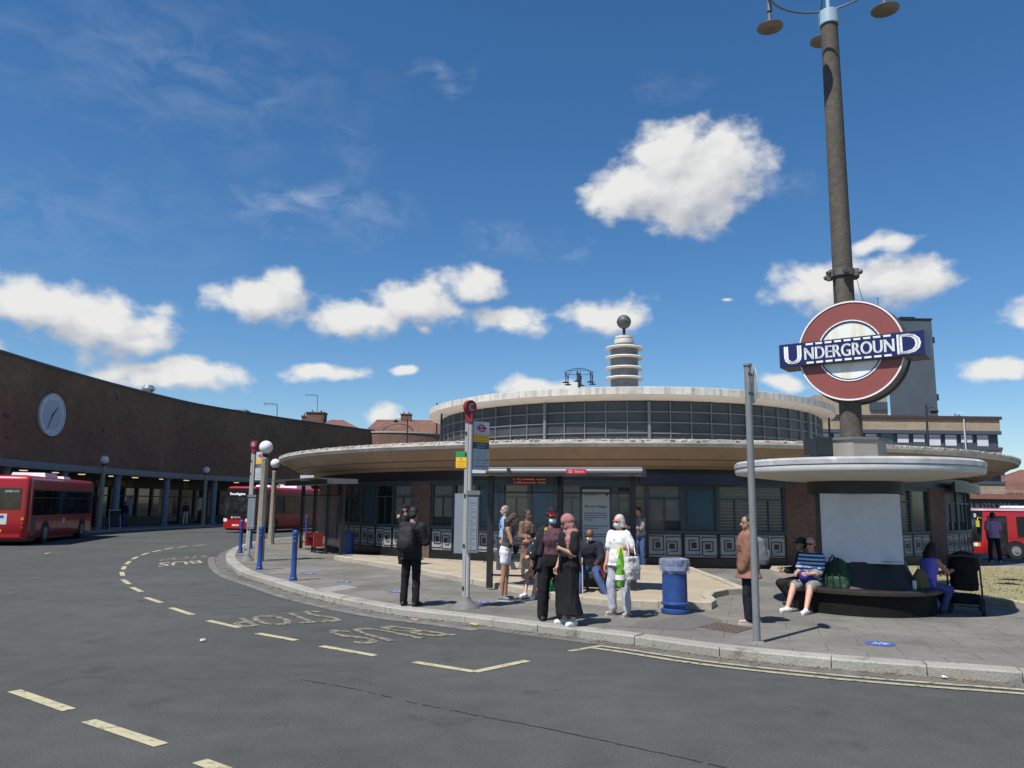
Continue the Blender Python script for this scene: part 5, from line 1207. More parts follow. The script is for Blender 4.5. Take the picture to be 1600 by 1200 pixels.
    for a,c in ((dx0+.06,(dx0+dx1)/2-.03),((dx0+dx1)/2+.03,dx1-.06)):
        m=patch_(SL(a),SL(c),.55,2.33,.014); m.build('door_glass',BG,d_)
    # wheels
    for x in (-L/2+2.35,L/2-2.15):
        for s in (-1,1):
            y=s*(w/2-.14)
            m=MB(); a=[pi*i/14 for i in range(15)]; yy=s*(w/2+.012)
            m.add([(x+.60*cos(q),yy,.50+.56*sin(q)) for q in a]+[(x+.60,yy,.29),(x-.60,yy,.29)][::1],[tuple(range(17))]); 
            m.add([(x+.60*cos(q),yy-s*.03,.50+.56*sin(q)) for q in a]+[(x+.60,yy-s*.03,.29),(x-.60,yy-s*.03,.29)],[]); m.build('wheel_arch',BK_,t)
            m=MB(T(x,y,.48)@RX(pi/2)); disc(m,.48,-.16,.16,n=32); wh=m.build('wheel',TY,t)
            m=MB(T(x,y+s*.162,.48)@RX(pi/2)); disc(m,.27,-.012,.012,n=24); disc(m,.10,-.05,.05,n=12); m.build('rim',RIM,wh)
    # side trim
    for f,s in ((SR,-1),(SL,1)):
        m=MB(); x=-L/2+.5
        for a in (-L/2+1.1,-L/2+3.2,-1.2,.4,1.8):
            patch_(f(a),f(a+.012),.36,1.22,.004,m)
        patch_(f(-L/2+.3),f(dx0-.1 if s>0 else L/2-.5),1.16,1.175,.005,m); m.build('panel_gap',M('gap_dark',(.10,.008,.008),.5),t)
        m=MB(); patch_(f(-L/2+.35),f(-L/2+1.0),.42,1.15,.005,m); m.build('engine_grille',BK_,t)
        yy=s*(w/2+.006); fr=frame((-.2,yy,.98),(1 if s<0 else -1,0,0),(0,0,1)); small=MB(fr); disc(small,.13,.0,.006,n=28,r0=.09); bx(small,-.17,.17,-.028,.028,.002,.008); small.build('side_roundel',PLW,t)
        m=MB(); m.add([],[]); 
    # roof gear
    b=MB(); b.box((-L/2+4.2,0,top+.09),(1.9,1.5,.24),taper=.9); b.box((L/2-3.0,0,top+.06),(1.2,1.2,.16),taper=.85); b.build('roof_unit',BRL,t)
    if white_line:
        m=MB(); patch_(0.001,TOT-.002,top-.16,top-.06,.02-.02+.012,m); m.build('roof_line',BRL,t)
    # front
    wz0=.98
    b=patch_(sF-1.32,sF+1.32,wz0,top-.12,.008); b.build('front_mask',BK_,t)
    b=patch_(sF-1.20,sF+1.20,wz0+.10,2.24,.014); ws=b.build('windscreen',BG,t)
    m=MB(); p=rake(at(sF,.02)+Vector((0,0,wz0+.15)))
    for s in (-.35,.45): q=rake(at(sF+s+.45,.02)+Vector((0,0,wz0+.62))); q2=rake(at(sF+s,.022)+Vector((0,0,wz0+.12))); m.tube(q2,q,.012,n=6)
    m.build('wiper',BK_,ws)
    p=rake(at(sF,.0)+Vector((0,0,2.47)));
    m=patch_(sF-.80,sF+.95,2.32,2.62,.014); ds=m.build('destination_display',M('display_black',(.008,.008,.010),.2),t)
    m=MB(frame((p.x+.035,-.10,2.47),(0,1,0),(0,0,1))); put_text(m,'Southgate',1.2,.22,T(0,0,0),bold=.006); m.build('destination_text',M('display_text',(.8,.82,.85),.4,emit=.35),ds)
    m=MB(frame((p.x-.05,.88,2.47),(-.45,1,0),(0,0,1))); put_text(m,'D',.13,.20,T(0,0,.03),bold=.006); m.build('route_text',MATS['display_text'],ds)
    for s in (-1,1):
        m=MB(); k=patch_(sF+s*.72,sF+s*1.12,.72,.92,.012,m); m.build('headlight',HL,t)
        m=MB(); patch_(sF+s*1.14,sF+s*1.24,.72,.92,.012,m); m.build('indicator',OR_,t)
        q=rake(at(sF+s*1.28,.0)+Vector((0,0,2.3))); m=MB(); m.path([q,q+Vector((.28,s*.10,.06)),q+Vector((.33,s*.12,-.12))],.02); m.box(q+Vector((.33,s*.12,-.30)),(.10,.18,.36)); m.build('mirror',BK_ if s<0 else M('mirror_yellow',(.7,.55,.05),.5),t)
    m=patch_(sF-1.0,sF+1.0,.30,.42,.02); m.build('bumper',BR,t)
    m=patch_(sF-.26,sF+.26,.44,.55,.015); pl=m.build('number_plate',PLW,t)
    m=MB(frame((L/2+.075,0,.495),(0,1,0),(0,0,1))); put_text(m,'YX17 NPN',.44,.07,T(0,0,0)); m.build('plate_text',TXT,pl)
    m=patch_(sF-.9,sF+.9,.88,1.10,.010); gr=m.build('front_panel',BK_,t)
    m=MB(frame((L/2+.068,-.0,.99),(0,1,0),(0,0,1))); put_text(m,'ARRIVA',.55,.10,T(.10,0,0),bold=.003); disc(m,.07,0,.004,n=20,c=(-.30,0),r0=.035); m.build('operator_text',PLW,gr)
    # rear
    m=patch_(sB-.88,sB+.88,1.55,2.45,.010); m.build('rear_window',BG,t)
    m=MB(frame((-L/2-.012,-.52,2.30),(0,-1,0),(0,0,1))); put_text(m,'DEMM 339',.52,.09,T(0,0,.012),bold=.003); m.build('fleet_number',PLW,t)
    m=patch_(sB-.42,sB+.42,.9,1.35,.010); ad=m.build('rear_notice',PLW,t)
    m=MB(frame((-L/2-.012,0,1.12),(0,-1,0),(0,0,1))); bx(m,-.3,.3,.05,.16,0,.003); bx(m,-.3,.12,-.12,-.02,0,.003); m.build('notice_print',M('print_blue',(.05,.10,.35),.6),ad)
    for s in (-1,1):
        for z in (.78,.96,1.14): q=at(sB+s*1.02,.0); m=MB(frame((q.x-.002,q.y,z),(0,-1,0),(0,0,1))); disc(m,.065,0,.03,n=16); m.build('tail_light',TL if z<1 else OR_,t)
    m=patch_(sB-1.0,sB+1.0,.36,.50,.02); m.build('rear_bumper',BR,t)
    m=patch_(sB-.26,sB+.26,.58,.69,.012); m.build('rear_plate',PLT,t)
    return t
# left bus: right side seen, heading away
p1=P(68,849); p2=P(123,841); dr=Vector((p2.x-p1.x,p2.y-p1.y,0)).normalized(); an=atan2(dr.y,dr.x)
mid=(p1+p2)/2; L1=10.2
nl=Vector((-dr.y,dr.x,0)); cc=mid+nl*1.22+dr*.05
bus('red bus on the left heading away, its tail cut off by the picture edge',(cc.x,cc.y,0),an,L=L1,top=3.0)
# far bus facing us
c0=P(392,833.5); dd2=Vector((.34,.94,0)).normalized(); side2=Vector((-dd2.y,dd2.x,0))
cc=c0+dd2*5.1+side2*1.12; bus('red bus facing the camera with Southgate on its display, beyond the concrete posts',(cc.x,cc.y,0),atan2(-dd2.y,-dd2.x),L=10.4,style=0,top=2.98)
# right bus, seen from its door side, front to the left
q=PD(1517,795,46); g0=gz(q.x+5,46); zt_=PD(1540,794,46).z
bt=bus('red bus with a white roof line at the far right, partly behind the pushchair',(q.x+5.1,46.6,g0),pi-R(2),L=10.2,top=zt_-g0+.02,white_line=True)
TMP=bpy.data.scenes.new('work')
# ------------------------------------------------------------------ people
def capsule(b,a,c,ra,rc,n=12):
    a=Vector(a); c=Vector(c); d=c-a; L=d.length
    if L<1e-6: b.sphere(a,ra,n); return
    d/=L; u=d.orthogonal().normalized(); w=d.cross(u); vs=[]; k=4
    rings=[(a,-d,ra,pi/2*(1-i/k)) for i in range(1,k+1)]
    pts=[(-sin(pi/2*(1-i/k))*ra,cos(pi/2*(1-i/k))*ra) for i in range(1,k+1)]+[(L+sin(pi/2*i/k)*rc,cos(pi/2*i/k)*rc) for i in range(0,k)]
    for (h,r) in pts:
        for j in range(n):
            t=2*pi*j/n; vs.append(a+d*h+u*cos(t)*r+w*sin(t)*r)
    m=len(pts); fs=[(i*n+j,i*n+(j+1)%n,(i+1)*n+(j+1)%n,(i+1)*n+j) for i in range(m-1) for j in range(n)]
    vs+= [a-d*ra, c+d*rc]; q=len(vs)
    fs+=[(q-2,(j+1)%n,j) for j in range(n)]+[(q-1,(m-1)*n+j,(m-1)*n+(j+1)%n) for j in range(n)]
    b.add(vs,fs)
def loft(b,rings,n=20,e=2.3):       # rings: (centre, xvec, yvec)
    vs=[]
    for (c,xv,yv) in rings:
        for j in range(n):
            t=2*pi*j/n; ct,st=cos(t),sin(t)
            vs.append(Vector(c)+Vector(xv)*(abs(ct)**(2/e)*(1 if ct>0 else -1))+Vector(yv)*(abs(st)**(2/e)*(1 if st>0 else -1)))
    m=len(rings); fs=[(i*n+j,i*n+(j+1)%n,(i+1)*n+(j+1)%n,(i+1)*n+j) for i in range(m-1) for j in range(n)]
    fs+=[tuple(reversed(range(n))),tuple(range((m-1)*n,m*n))]; b.add(vs,fs)
def blob(name,mb,mat,parent,vox=.011,it=3,fold=0,fs=9,zs=1.0):
    me=bpy.data.meshes.new('t'); me.from_pydata([tuple(v) for v in mb.v],[],mb.f); ob=bpy.data.objects.new('t',me); TMP.collection.objects.link(ob)
    md=ob.modifiers.new('r','REMESH'); md.mode='VOXEL'; md.voxel_size=vox; md.use_smooth_shade=True
    ms=ob.modifiers.new('s','SMOOTH'); ms.iterations=it; ms.factor=.5
    TMP.view_layers[0].update(); dg=TMP.view_layers[0].depsgraph; m2=bpy.data.meshes.new_from_object(ob.evaluated_get(dg))
    bpy.data.objects.remove(ob); bpy.data.meshes.remove(me); m2.name=name
    if fold:
        sd_=random.random()*50; N_=[v.normal.copy() for v in m2.vertices]
        for v,nv in zip(m2.vertices,N_):
            q=v.co.copy(); f=noise.noise(Vector((q.x*fs+sd_,q.y*fs,q.z*fs*zs)))+.5*noise.noise(Vector((q.x*fs*2.3,q.y*fs*2.3+sd_,q.z*fs*2.3*zs+q.x*9)))
            v.co=q+nv*f*fold
    m2.materials.clear(); 
    mats=mat if isinstance(mat,list) else [mat]
    for m in mats: m2.materials.append(m)
    m2.polygons.foreach_set('use_smooth',[True]*len(m2.polygons))
    o=bpy.data.objects.new(name,m2); COL.objects.link(o); o.parent=parent; return o
def skin(n,c): return M('skin_'+n,c,.5,var=.05,vs=9)
SK={'fair':skin('fair',(.50,.28,.20)),'tan':skin('tan',(.38,.20,.13)),'brown':skin('brown',(.19,.09,.055)),'olive':skin('olive',(.33,.18,.115)),'pink':skin('pink',(.55,.29,.22))}
def fab(n,c,r=.85,v=.12,vs=6): return M('cloth_'+n,c,r,var=v,vs=vs,bump=.15,bs=120,spec=.25)
def hair(n,c): return M('hair_'+n,c,.55,var=.3,vs=30,bump=.5,bs=90)
HB=hair('black',(.010,.008,.007)); HD=hair('brown',(.035,.02,.012)); HG=hair('grey',(.22,.21,.19)); HW=hair('white',(.46,.43,.37))
EYE=M('eye_dark',(.02,.015,.012),.2); LIP=M('lips',(.30,.10,.08),.5)
def U(v): return Vector(v).normalized()
def person(label,x,y,head,skin='tan',H=1.72,seat=None,lean=0,tilt=0,hyaw=0,hpitch=0,aL=((.12,0,-1),(.05,-.15,-1)),aR=None,lL=((.06,-.02,-1),(.02,.03,-1)),lR=None,g=1.0,
           top=None,sleeve=1,bottom=None,legs=1,tloose=.012,bloose=.014,shoes=None,hairm=HB,hstyle='short',extra=None,group=None,pos=None,female=False,hem=None,handcurl=.6,face=True,tlen=0,shoe_r=.045,footang=0,curlL=None):
    mir=lambda t:tuple((-a[0],a[1],a[2]) for a in t)
    if aR is None: aR=mir(aL)
    if lR is None: lR=mir(lL)
    k=H/1.72
    p=pos if pos is not None else P(x,y,PV)
    t=thing('person',label,'person',(p.x,p.y,p.z),R(head),group=group)
    th,shn=.43*k,.42*k; ua,fa=.29*k,.25*k
    def leg(L): a=U(L[0])*th; c=U(L[1])*shn; return a,c
    dl,dr_=leg(lL),leg(lR); hw=.088*k*(1+.4*(g-1))
    drop=min(dl[0].z+dl[1].z,dr_[0].z+dr_[1].z)
    hz=(seat+.09-PV+.0) if seat is not None else -drop+.075*k
    hipL=Vector((hw,0,hz)); hipR=Vector((-hw,0,hz))
    if seat is not None:
        for q_,hp_ in ((dl,hipL),(dr_,hipR)):
            need=hp_.z+q_[0].z-.075*k; h_=Vector((q_[1].x,q_[1].y,0))
            if 0<need<shn: q_[1].xyz=(h_.normalized() if h_.length>1e-4 else Vector((0,-1,0)))*sqrt(shn*shn-need*need)+Vector((0,0,-need))
    knL=hipL+dl[0]; anL=knL+dl[1]; knR=hipR+dr_[0]; anR=knR+dr_[1]
    Rm=Matrix.Rotation(R(tilt),3,'Y')@Matrix.Rotation(R(lean),3,'X')
    pv=Vector((0,0,hz+.03*k))
    def tp(x_,y_,z_): return pv+Rm@Vector((x_*k,y_*k,z_*k))
    rxv=Rm@Vector((1,0,0)); ryv=Rm@Vector((0,1,0))
    sw=.178 if female else .192
    prof=[(-.10,.150,.105,0.0),(-.02,.168 if female else .158,.118,.005),(.10,.150,.105,.0),(.20,.128 if female else .142,.092,-.002),(.32,.150,.108,-.008),(.42,.165 if female else .175,.105,.0),(.49,.135,.080,.008),(.525,.07,.06,.01)]
    def rings(add=0,z0=-.2,z1=9,flare=0,belly=0):
        out=[]
        for (z,rx,ry,cy) in prof:
            if z<z0 or z>z1: continue
            gg=g if z<.42 else 1+(g-1)*.5
            out.append((tp(0,cy-(belly if .05<z<.4 else 0),z),rxv*(rx*gg+add)*k,ryv*(ry*gg+add)*k))
        return out
    shL=tp(sw-.02,.005,.455); shR=tp(-sw+.02,.005,.455)
    aLv=(U(aL[0])*ua,U(aL[1])*fa); aRv=(U(aR[0])*ua,U(aR[1])*fa)
    elL=shL+aLv[0]; wrL=elL+aLv[1]; elR=shR+aRv[0]; wrR=elR+aRv[1]
    nk=tp(0,.012,.50); 
    Hm=Rm@Matrix.Rotation(R(hyaw),3,'Z')@Matrix.Rotation(R(hpitch),3,'X')
    hc=tp(0,.012,.56)+Hm@Vector((0,-.015*k,.115*k))
    def hp(x_,y_,z_): return hc+Hm@Vector((x_*k,y_*k,z_*k))
    b=MB(); loft(b,rings())
    capsule(b,nk,hc-Hm@Vector((0,-.01*k,.03*k)),.055*k,.050*k)
    old=b.M; b.M=Matrix.Translation(hc)@Hm.to_4x4()@Matrix.Scale(k,4)
    b.sphere((0,.012,.035),.1,18,(.78,.98,.95)); b.sphere((0,-.018,-.035),.075,16,(.80,.92,1.05)); b.sphere((0,-.05,-.085),.035,10,(1,.9,.75))
    capsule(b,(0,-.088,.005),(0,-.108,-.028),.010,.016,8)
    for s in (-1,1): b.sphere((s*.078,.01,-.01),.026,8,(.35,.75,1.15)); b.sphere((s*.03,-.076,.022),.016,8,(1.2,.6,.5))
    b.M=old
    g2=1+(g-1)*.7
    for (s,e_,w,cu) in ((shL,elL,wrL,curlL or handcurl),(shR,elR,wrR,handcurl)):
        capsule(b,s,e_,.050*k*g2,.040*k*g2); capsule(b,e_,w,.041*k*g2,.027*k)
        d=(w-e_).normalized(); sg_=1 if s is shL else -1
        sidev=(ryv.cross(d)); 
        if sidev.length<.3: sidev=Vector((0,0,1)).cross(d)
        sidev.normalize(); pn=d.cross(sidev).normalized()*(1)     # palm normal-ish
        inw=-rxv*sg_
        if abs(d.dot(inw))<.85: pn=(inw-d*inw.dot(d)).normalized(); sidev=d.cross(pn).normalized()
        pc_=w+d*.045*k
        loft(b,[(w-d*.005*k,sidev*.024*k,pn*.018*k),(w+d*.04*k,sidev*.038*k,pn*.015*k),(w+d*.085*k,sidev*.036*k,pn*.012*k)],n=10)
        fwd=-ryv if abs(sidev.dot(ryv))>.3 else Vector((0,0,1)); sfl=1 if sidev.dot(fwd)>0 else -1
        for i in range(4):
            o=w+d*.08*k+sidev*sfl*(.030-.021*i)*k; ln=(.038,.043,.040,.031)[i]*k
            c1=cu; d1=(d*cos(c1)+pn*sin(c1)); d2=(d*cos(c1*2.1)+pn*sin(c1*2.1))
            q=o+d1*ln; capsule(b,o,q,.0095*k,.009*k,8); capsule(b,q,q+d2*ln*.85,.009*k,.008*k,8)
        o=w+d*.025*k+sidev*sfl*.03*k; dt=(d*.6+sidev*sfl*.7+pn*.35).normalized(); q=o+dt*.042*k; capsule(b,o,q,.013*k,.011*k,8); capsule(b,q,q+(d*.8+pn*.5).normalized()*.03*k,.0105*k,.009*k,8)
    for (h_,kn,an) in ((hipL,knL,anL),(hipR,knR,anR)):
        capsule(b,h_+Vector((0,0,-.0)),kn,.088*k*g2,.055*k*g2); mid=kn+(an-kn)*.32+Vector((0,.012,0)); capsule(b,kn,mid,.052*k*g2,.058*k*g2); capsule(b,mid,an,.055*k*g2,.036*k)
    for (an,s) in ((anL,1),(anR,-1)):
        fd=Matrix.Rotation(R(footang)*s,3,'Z')@Vector((s*.18,-1,0)); fd.normalize()
        capsule(b,an+Vector((0,0,-.015*k)),Vector((an.x,an.y,an.z-.04*k))-fd*.03*k,.036*k,.034*k); capsule(b,an+Vector((0,0,-.03*k)),an+fd*.125*k+Vector((0,0,-.045*k)),.036*k,.024*k)
    blob('body',b,SK[skin],t,vox=.0095,it=2)
    # face marks
    if face:
        b=MB(Matrix.Translation(hc)@Hm.to_4x4()@Matrix.Scale(k,4))
        for s in (-1,1): b.sphere((s*.030,-.0865,.012),.0095,8,(1.3,.6,.8))
        b.build('eyes',EYE,t)
        b=MB(Matrix.Translation(hc)@Hm.to_4x4()@Matrix.Scale(k,4))
        for s in (-1,1): b.box((s*.031,-.089,.034),(.036,.008,.007))
        b.build('eyebrows',hairm if hairm else HD,t)
        b=MB(Matrix.Translation(hc)@Hm.to_4x4()@Matrix.Scale(k,4)); b.sphere((0,-.088,-.056),.02,8,(1.15,.45,.4)); b.build('mouth',LIP,t)
    # clothes
    if bottom:
        kind,m=bottom; b=MB(); 
        if kind in('trousers','shorts'):
            loft(b,rings(bloose,z1=.15))
            for (h_,kn,an) in ((hipL,knL,anL),(hipR,knR,anR)):
                if kind=='shorts':
                    e_=h_.lerp(kn,legs); capsule(b,h_,e_,.092*k*g2+bloose,(.078+.006)*k*g2+bloose)
                else:
                    capsule(b,h_,kn,.090*k*g2+bloose,.060*k*g2+bloose); e_=kn.lerp(an,legs); capsule(b,kn,e_,.060*k*g2+bloose,.050*k+bloose*1.3)
            blob('shorts' if kind=='shorts' else 'trousers',b,m,t,fold=.012,fs=9,zs=.7)
        else:   # long garment from waist to hem height
            hz_=hem if hem is not None else .1; rr=rings(bloose,z1=.30); rr=list(reversed(rr))
            last=rr[-1][0]; cb_=(anL+anR)/2; cb_.z=hz_
            kb=(knL+knR)/2
            loft(b,[(Vector((cb_.x,cb_.y,hz_)),Vector((.27*k,0,0)),Vector((0,.20*k,0))),(Vector(((cb_.x+kb.x)/2,(cb_.y+kb.y)/2,(hz_+kb.z)/2)),Vector((.23*k,0,0)),Vector((0,.17*k,0))),(kb,Vector((.20*k,0,0)),Vector((0,.15*k,0)))]+list(reversed(rr)),n=28,e=2)
            blob('skirt',b,m,t,fold=.022,fs=14,zs=.12)
    if top:
        m=top; b=MB(); loft(b,rings(tloose,z0=(-.11 if tlen else -.02)))
        if tlen:
            q=hz-tlen; loft(b,[(Vector((0,.0,q)),Vector(((.175*g+tloose+.03)*k,0,0)),Vector((0,(.13*g+tloose+.02)*k,0)))]+rings(tloose,z1=.1)[:2],n=20)
        for (s,e_,w) in ((shL,elL,wrL),(shR,elR,wrR)):
            if sleeve<=0: continue
            if sleeve<=.6: capsule(b,s,s.lerp(e_,sleeve*1.3),.056*k*g2+tloose,.050*k*g2+tloose+.008)
            else: capsule(b,s,e_,.053*k*g2+tloose,.044*k*g2+tloose); capsule(b,e_,e_.lerp(w,.96),.045*k*g2+tloose,.034*k*g2+tloose)
        blob('shirt',b,m,t,fold=.010,fs=10,zs=.7)
    if shoes:
        for (an,s) in ((anL,1),(anR,-1)):
            fd=Matrix.Rotation(R(footang)*s,3,'Z')@Vector((s*.18,-1,0)); fd.normalize(); b=MB()
            lo=an.z-.043*k
            capsule(b,Vector((an.x,an.y,lo+.01))-fd*.04*k,Vector((an.x,an.y,lo+.004))+fd*.14*k,shoe_r*k*.98,shoe_r*k*.9); capsule(b,an+Vector((0,0,-.01)),an+fd*.06*k+Vector((0,0,-.03*k)),.045*k,.038*k)
            for i_,v in enumerate(b.v):
                if v.z<lo-.026*k: b.v[i_]=Vector((v.x,v.y,lo-.026*k))
            blob('shoe',b,shoes,t,vox=.009,it=1)
            b=MB(); loft(b,[(Vector((an.x,an.y,lo-.034*k))+fd*.05*k,Vector((-fd.y,fd.x,0))*.042*k,fd*.135*k),(Vector((an.x,an.y,lo-.014*k))+fd*.05*k,Vector((-fd.y,fd.x,0))*.044*k,fd*.138*k)],n=18); b.build('sole',M('sole_dark',(.03,.03,.03),.8) if shoes.get('dark') else M('sole_white',(.5,.5,.48),.7),t)
    if hairm and hstyle:
        b=MB(Matrix.Translation(hc)@Hm.to_4x4()@Matrix.Scale(k,4))
        b.sphere((0,.028,.05),.1,18,(.86,.96,.95)) if hstyle!='thin' else b.sphere((0,.035,.035),.1,18,(.83,.92,.85))
        if hstyle in('short','bun','curly'): b.sphere((0,.050,.0),.085,14,(1.02,.72,1.05))
        if hstyle=='curly':
            for i in range(26): a=random.uniform(0,6.28); z=random.uniform(-.3,1); r=sqrt(1-z*z); b.sphere((r*cos(a)*.08,.03+abs(r*sin(a))*.09-.02,.05+z*.09),.03,8)
        if hstyle=='bob':
            for i in range(9): a=pi*(i/8)*1.5-pi*.25; capsule(b,(cos(a)*.072,.035+sin(a)*.065,.03),(cos(a)*.086,.04+sin(a)*.075,-.075),.030,.022,8)
        if hstyle=='bun': b.sphere((0,.10,.07),.05,12)
        if hstyle=='topbun': b.sphere((0,.03,.18),.07,12)
        if hstyle=='clip': b.sphere((0,.105,-.005),.052,12,(.9,.8,1.2))
        if hstyle=='long':
            for i in range(9): a=pi*(i/8); capsule(b,(cos(a)*.075,.03+sin(a)*.07,.02),(cos(a)*.095,.045+sin(a)*.07,-.12),.035,.03,8)
        b2=b
        if hstyle=='long':
            dn=Vector((0,0,-1))
            for i in range(8):
                a=pi*(i/7); st_=hp(cos(a)*.09,.045+sin(a)*.07,-.11); capsule(b2_:=MB(),st_,st_+dn*.20*k+Vector((0,.01,0)),.034*k,.022*k,8); b.v+=b2_.v; o_=len(b.v)-len(b2_.v); b.f+=[[o_+j for j in f_] for f_ in b2_.f]
        blob('hair',b,hairm,t,vox=.009,it=1,fold=.006,fs=45)
    info=dict(t=t,hc=hc,hp=hp,Hm=Hm,k=k,tp=tp,wrL=wrL,wrR=wrR,elL=elL,elR=elR,shL=shL,shR=shR,rx=rxv,ry=ryv,hips=pv,knL=knL,knR=knR,anL=anL,anR=anR,HM=Matrix.Translation(hc)@Hm.to_4x4()@Matrix.Scale(k,4),TM=Matrix.Translation(pv)@Rm.to_4x4()@Matrix.Scale(k,4),W=T(p.x,p.y,p.z)@RZ(R(head)))
    return info
def mask(I,mat=M('mask_blue',(.38,.55,.62),.7)):
    b=MB(I['HM']); b.sphere((0,-.052,-.050),.062,16,(.98,.98,.80)); b.build('face_mask',mat,I['t'])
def glasses(I,mat=EYE,r=.02):
    b=MB(I['HM'])
    for s in (-1,1): b.sphere((s*.032,-.096,.012),r,10,(1.25,.25,.85)); b.tube((s*.06,-.09,.016),(s*.082,.01,.012),.004,n=6)
    b.box((0,-.1,.016),(.03,.005,.006)); b.build('glasses',mat,I['t'])
def cap(I,mat,peak=True):
    b=MB(I['HM']); b.sphere((0,.015,.065),.1,18,(.92,1.06,.82)); 
    if peak: b.sphere((0,-.11,.052),.07,12,(1.0,.85,.14))
    blob('cap',b,mat,I['t'],vox=.009,it=1)
def world_to(I,v): return I['W']@Vector(v)
def item(name,label,cat,I,build_fn,mat,blobv=None,fold=0,fs=12,children=None):
    """an object held or worn, built in the wearer's frame but a thing of its own"""
    b=MB(); build_fn(b); c=Vector((sum(v.x for v in b.v),sum(v.y for v in b.v),min(v.z for v in b.v)*len(b.v)))/len(b.v)
    W_=I['W']; wc=W_@c; rz=I['t'].rotation_euler[2]
    r=bpy.data.objects.new(name,None); COL.objects.link(r); r.location=wc; r.rotation_euler=(0,0,rz); tag(r,label,cat)
    def sub(bb,nm,mt,bv=None,fo=0):
        bb.v=[v-c for v in bb.v]
        if bv: return blob(nm,bb,mt,r,vox=bv,it=2,fold=fo,fs=fs)
        return bb.build(nm,mt,r)
    sub(b,name+'_body',mat,blobv,fold)
    if children:
        for nm,fn,mt in children: bb=MB(); fn(bb); sub(bb,nm,mt)
    return r
def backpack(I,label,mat,z0=.02,z1=.47,w=.15,dp=.11,strap=None):
    def f(b):
        b.M=I['TM']; y=.125+dp*.9
        loft(b,[(Vector((0,y,z0)),Vector((w*.85,0,0)),Vector((0,dp*.8,0))),(Vector((0,y+.015,z0+.08)),Vector((w,0,0)),Vector((0,dp*1.1,0))),(Vector((0,y,(z0+z1)/2)),Vector((w,0,0)),Vector((0,dp,0))),(Vector((0,y-.02,z1-.05)),Vector((w*.85,0,0)),Vector((0,dp*.75,0))),(Vector((0,y-.04,z1)),Vector((w*.5,0,0)),Vector((0,dp*.4,0)))],n=20,e=3)
    def s(b):
        b.M=I['TM']
        for sx in (-1,1): b.path([(sx*.09,.13,z1-.03),(sx*.115,.07,.53),(sx*.12,-.03,.535),(sx*.135,-.118,.44),(sx*.15,-.10,.30),(sx*.17,.05,.2),(sx*.13,.14,.12)],.016,n=6)
        b.path([(-.04,.13,z1),(0,.12,z1+.06),(.04,.13,z1)],.009,n=6)
    def pk(b): b.M=I['TM']; b.sphere((0,.125+dp*2.0,z0+.14),.1,14,(w/.13,.28,1.15))
    return item('backpack',label,'backpack',I,f,mat,.011,.006,children=[('straps',s,strap or mat),('front_pocket',pk,mat)])
def phone(I,label,side='L'):
    w=I['wr'+side]; e_=I['el'+side]; d=(w-e_).normalized()
    def f(b): c=w+d*.10+Vector((0,0,.02)); b.M=Matrix.Translation(c)@RX(R(-35)); b.box((0,0,0),(.075,.012,.14))
    def g_(b): c=w+d*.10+Vector((0,0,.02)); b.M=Matrix.Translation(c)@RX(R(-35)); b.box((0,.0075,0),(.068,.003,.13))
    return item('phone',label,'phone',I,f,M('phone_black',(.01,.01,.012),.25),children=[('screen',g_,M('phone_screen',(.03,.035,.045),.1))])
def shoe(n,c,dark=False):
    m=M('shoe_'+n,c,.6,var=.15,vs=14); m['dark']=1 if dark else 0
    return m
BLK=fab('black',(.012,.012,.014),.9,.2); BLK2=fab('soft_black',(.018,.018,.022),.9,.25); SHB=shoe('black',(.012,.012,.012),True); SHW=shoe('white',(.66,.66,.64)); SHG=shoe('grey',(.13,.15,.18))
FWD=(.05,-1,.25)
# 1 man with backpack
I=person('person in black hooded jacket and black trousers, back to us, alone at the kerb',641,947,160,'olive',1.74,hpitch=18,aL=((.25,-.25,-1),(-.5,-1,.25)),aR=((-.25,-.25,-1),(.5,-1,.25)),lL=((.10,-.06,-1),(.0,.10,-1)),lR=((-.04,0,-1),(-.02,.05,-1)),top=fab('charcoal',(.022,.022,.025)),tloose=.035,bottom=('trousers',BLK),shoes=SHB,hairm=HB,hstyle='short',tlen=.10)
b=MB(I['TM']); b.sphere((0,.085,.47),.09,14,(1.35,.75,.8)); b.sphere((0,-.0,.485),.08,14,(1.25,.9,.45)); blob('hood',b,MATS['cloth_charcoal'],I['t'],vox=.01,fold=.005)
backpack(I,'black backpack on the back of the man standing alone at the kerb',fab('pack_black',(.02,.018,.022),.7),w=.165,dp=.12)
phone(I,'dark phone in the hands of the man standing alone at the kerb','L')
# 2 man with cap behind him
I=person('person in black cap and black mask walking past the wall behind the backpack man',630,888,-75,'tan',1.80,aL=((.2,-.4,-1),(-.3,-.3,1)),aR=((-.1,.1,-1),(.1,-.5,-1)),lL=((.05,-.3,-1),(.0,.1,-1)),lR=((-.05,.3,-1),(0,.35,-1)),top=BLK,tloose=.025,bottom=('trousers',BLK),shoes=SHB,hairm=HB)
mask(I,BLK2); cap(I,BLK)
# 3 man in light blue shirt
LBL=fab('light_blue',(.28,.42,.68))
I=person('person with grey hair and light blue shirt walking left behind the girl in white shorts',787,896,-95,'pink',1.80,hyaw=15,aL=((.1,.1,-1),(.05,-.3,-1)),aR=((-.1,.25,-1),(-.1,-.1,-1)),lL=((.03,-.28,-1),(.0,.0,-1)),lR=((-.03,.26,-1),(0,.40,-1)),top=LBL,tloose=.022,sleeve=.6,bottom=('trousers',fab('navy',(.018,.022,.04))),shoes=SHB,hairm=HG)
backpack(I,'dark rucksack on the man in the light blue shirt',fab('pack_navy',(.02,.022,.03)),w=.13,dp=.08)
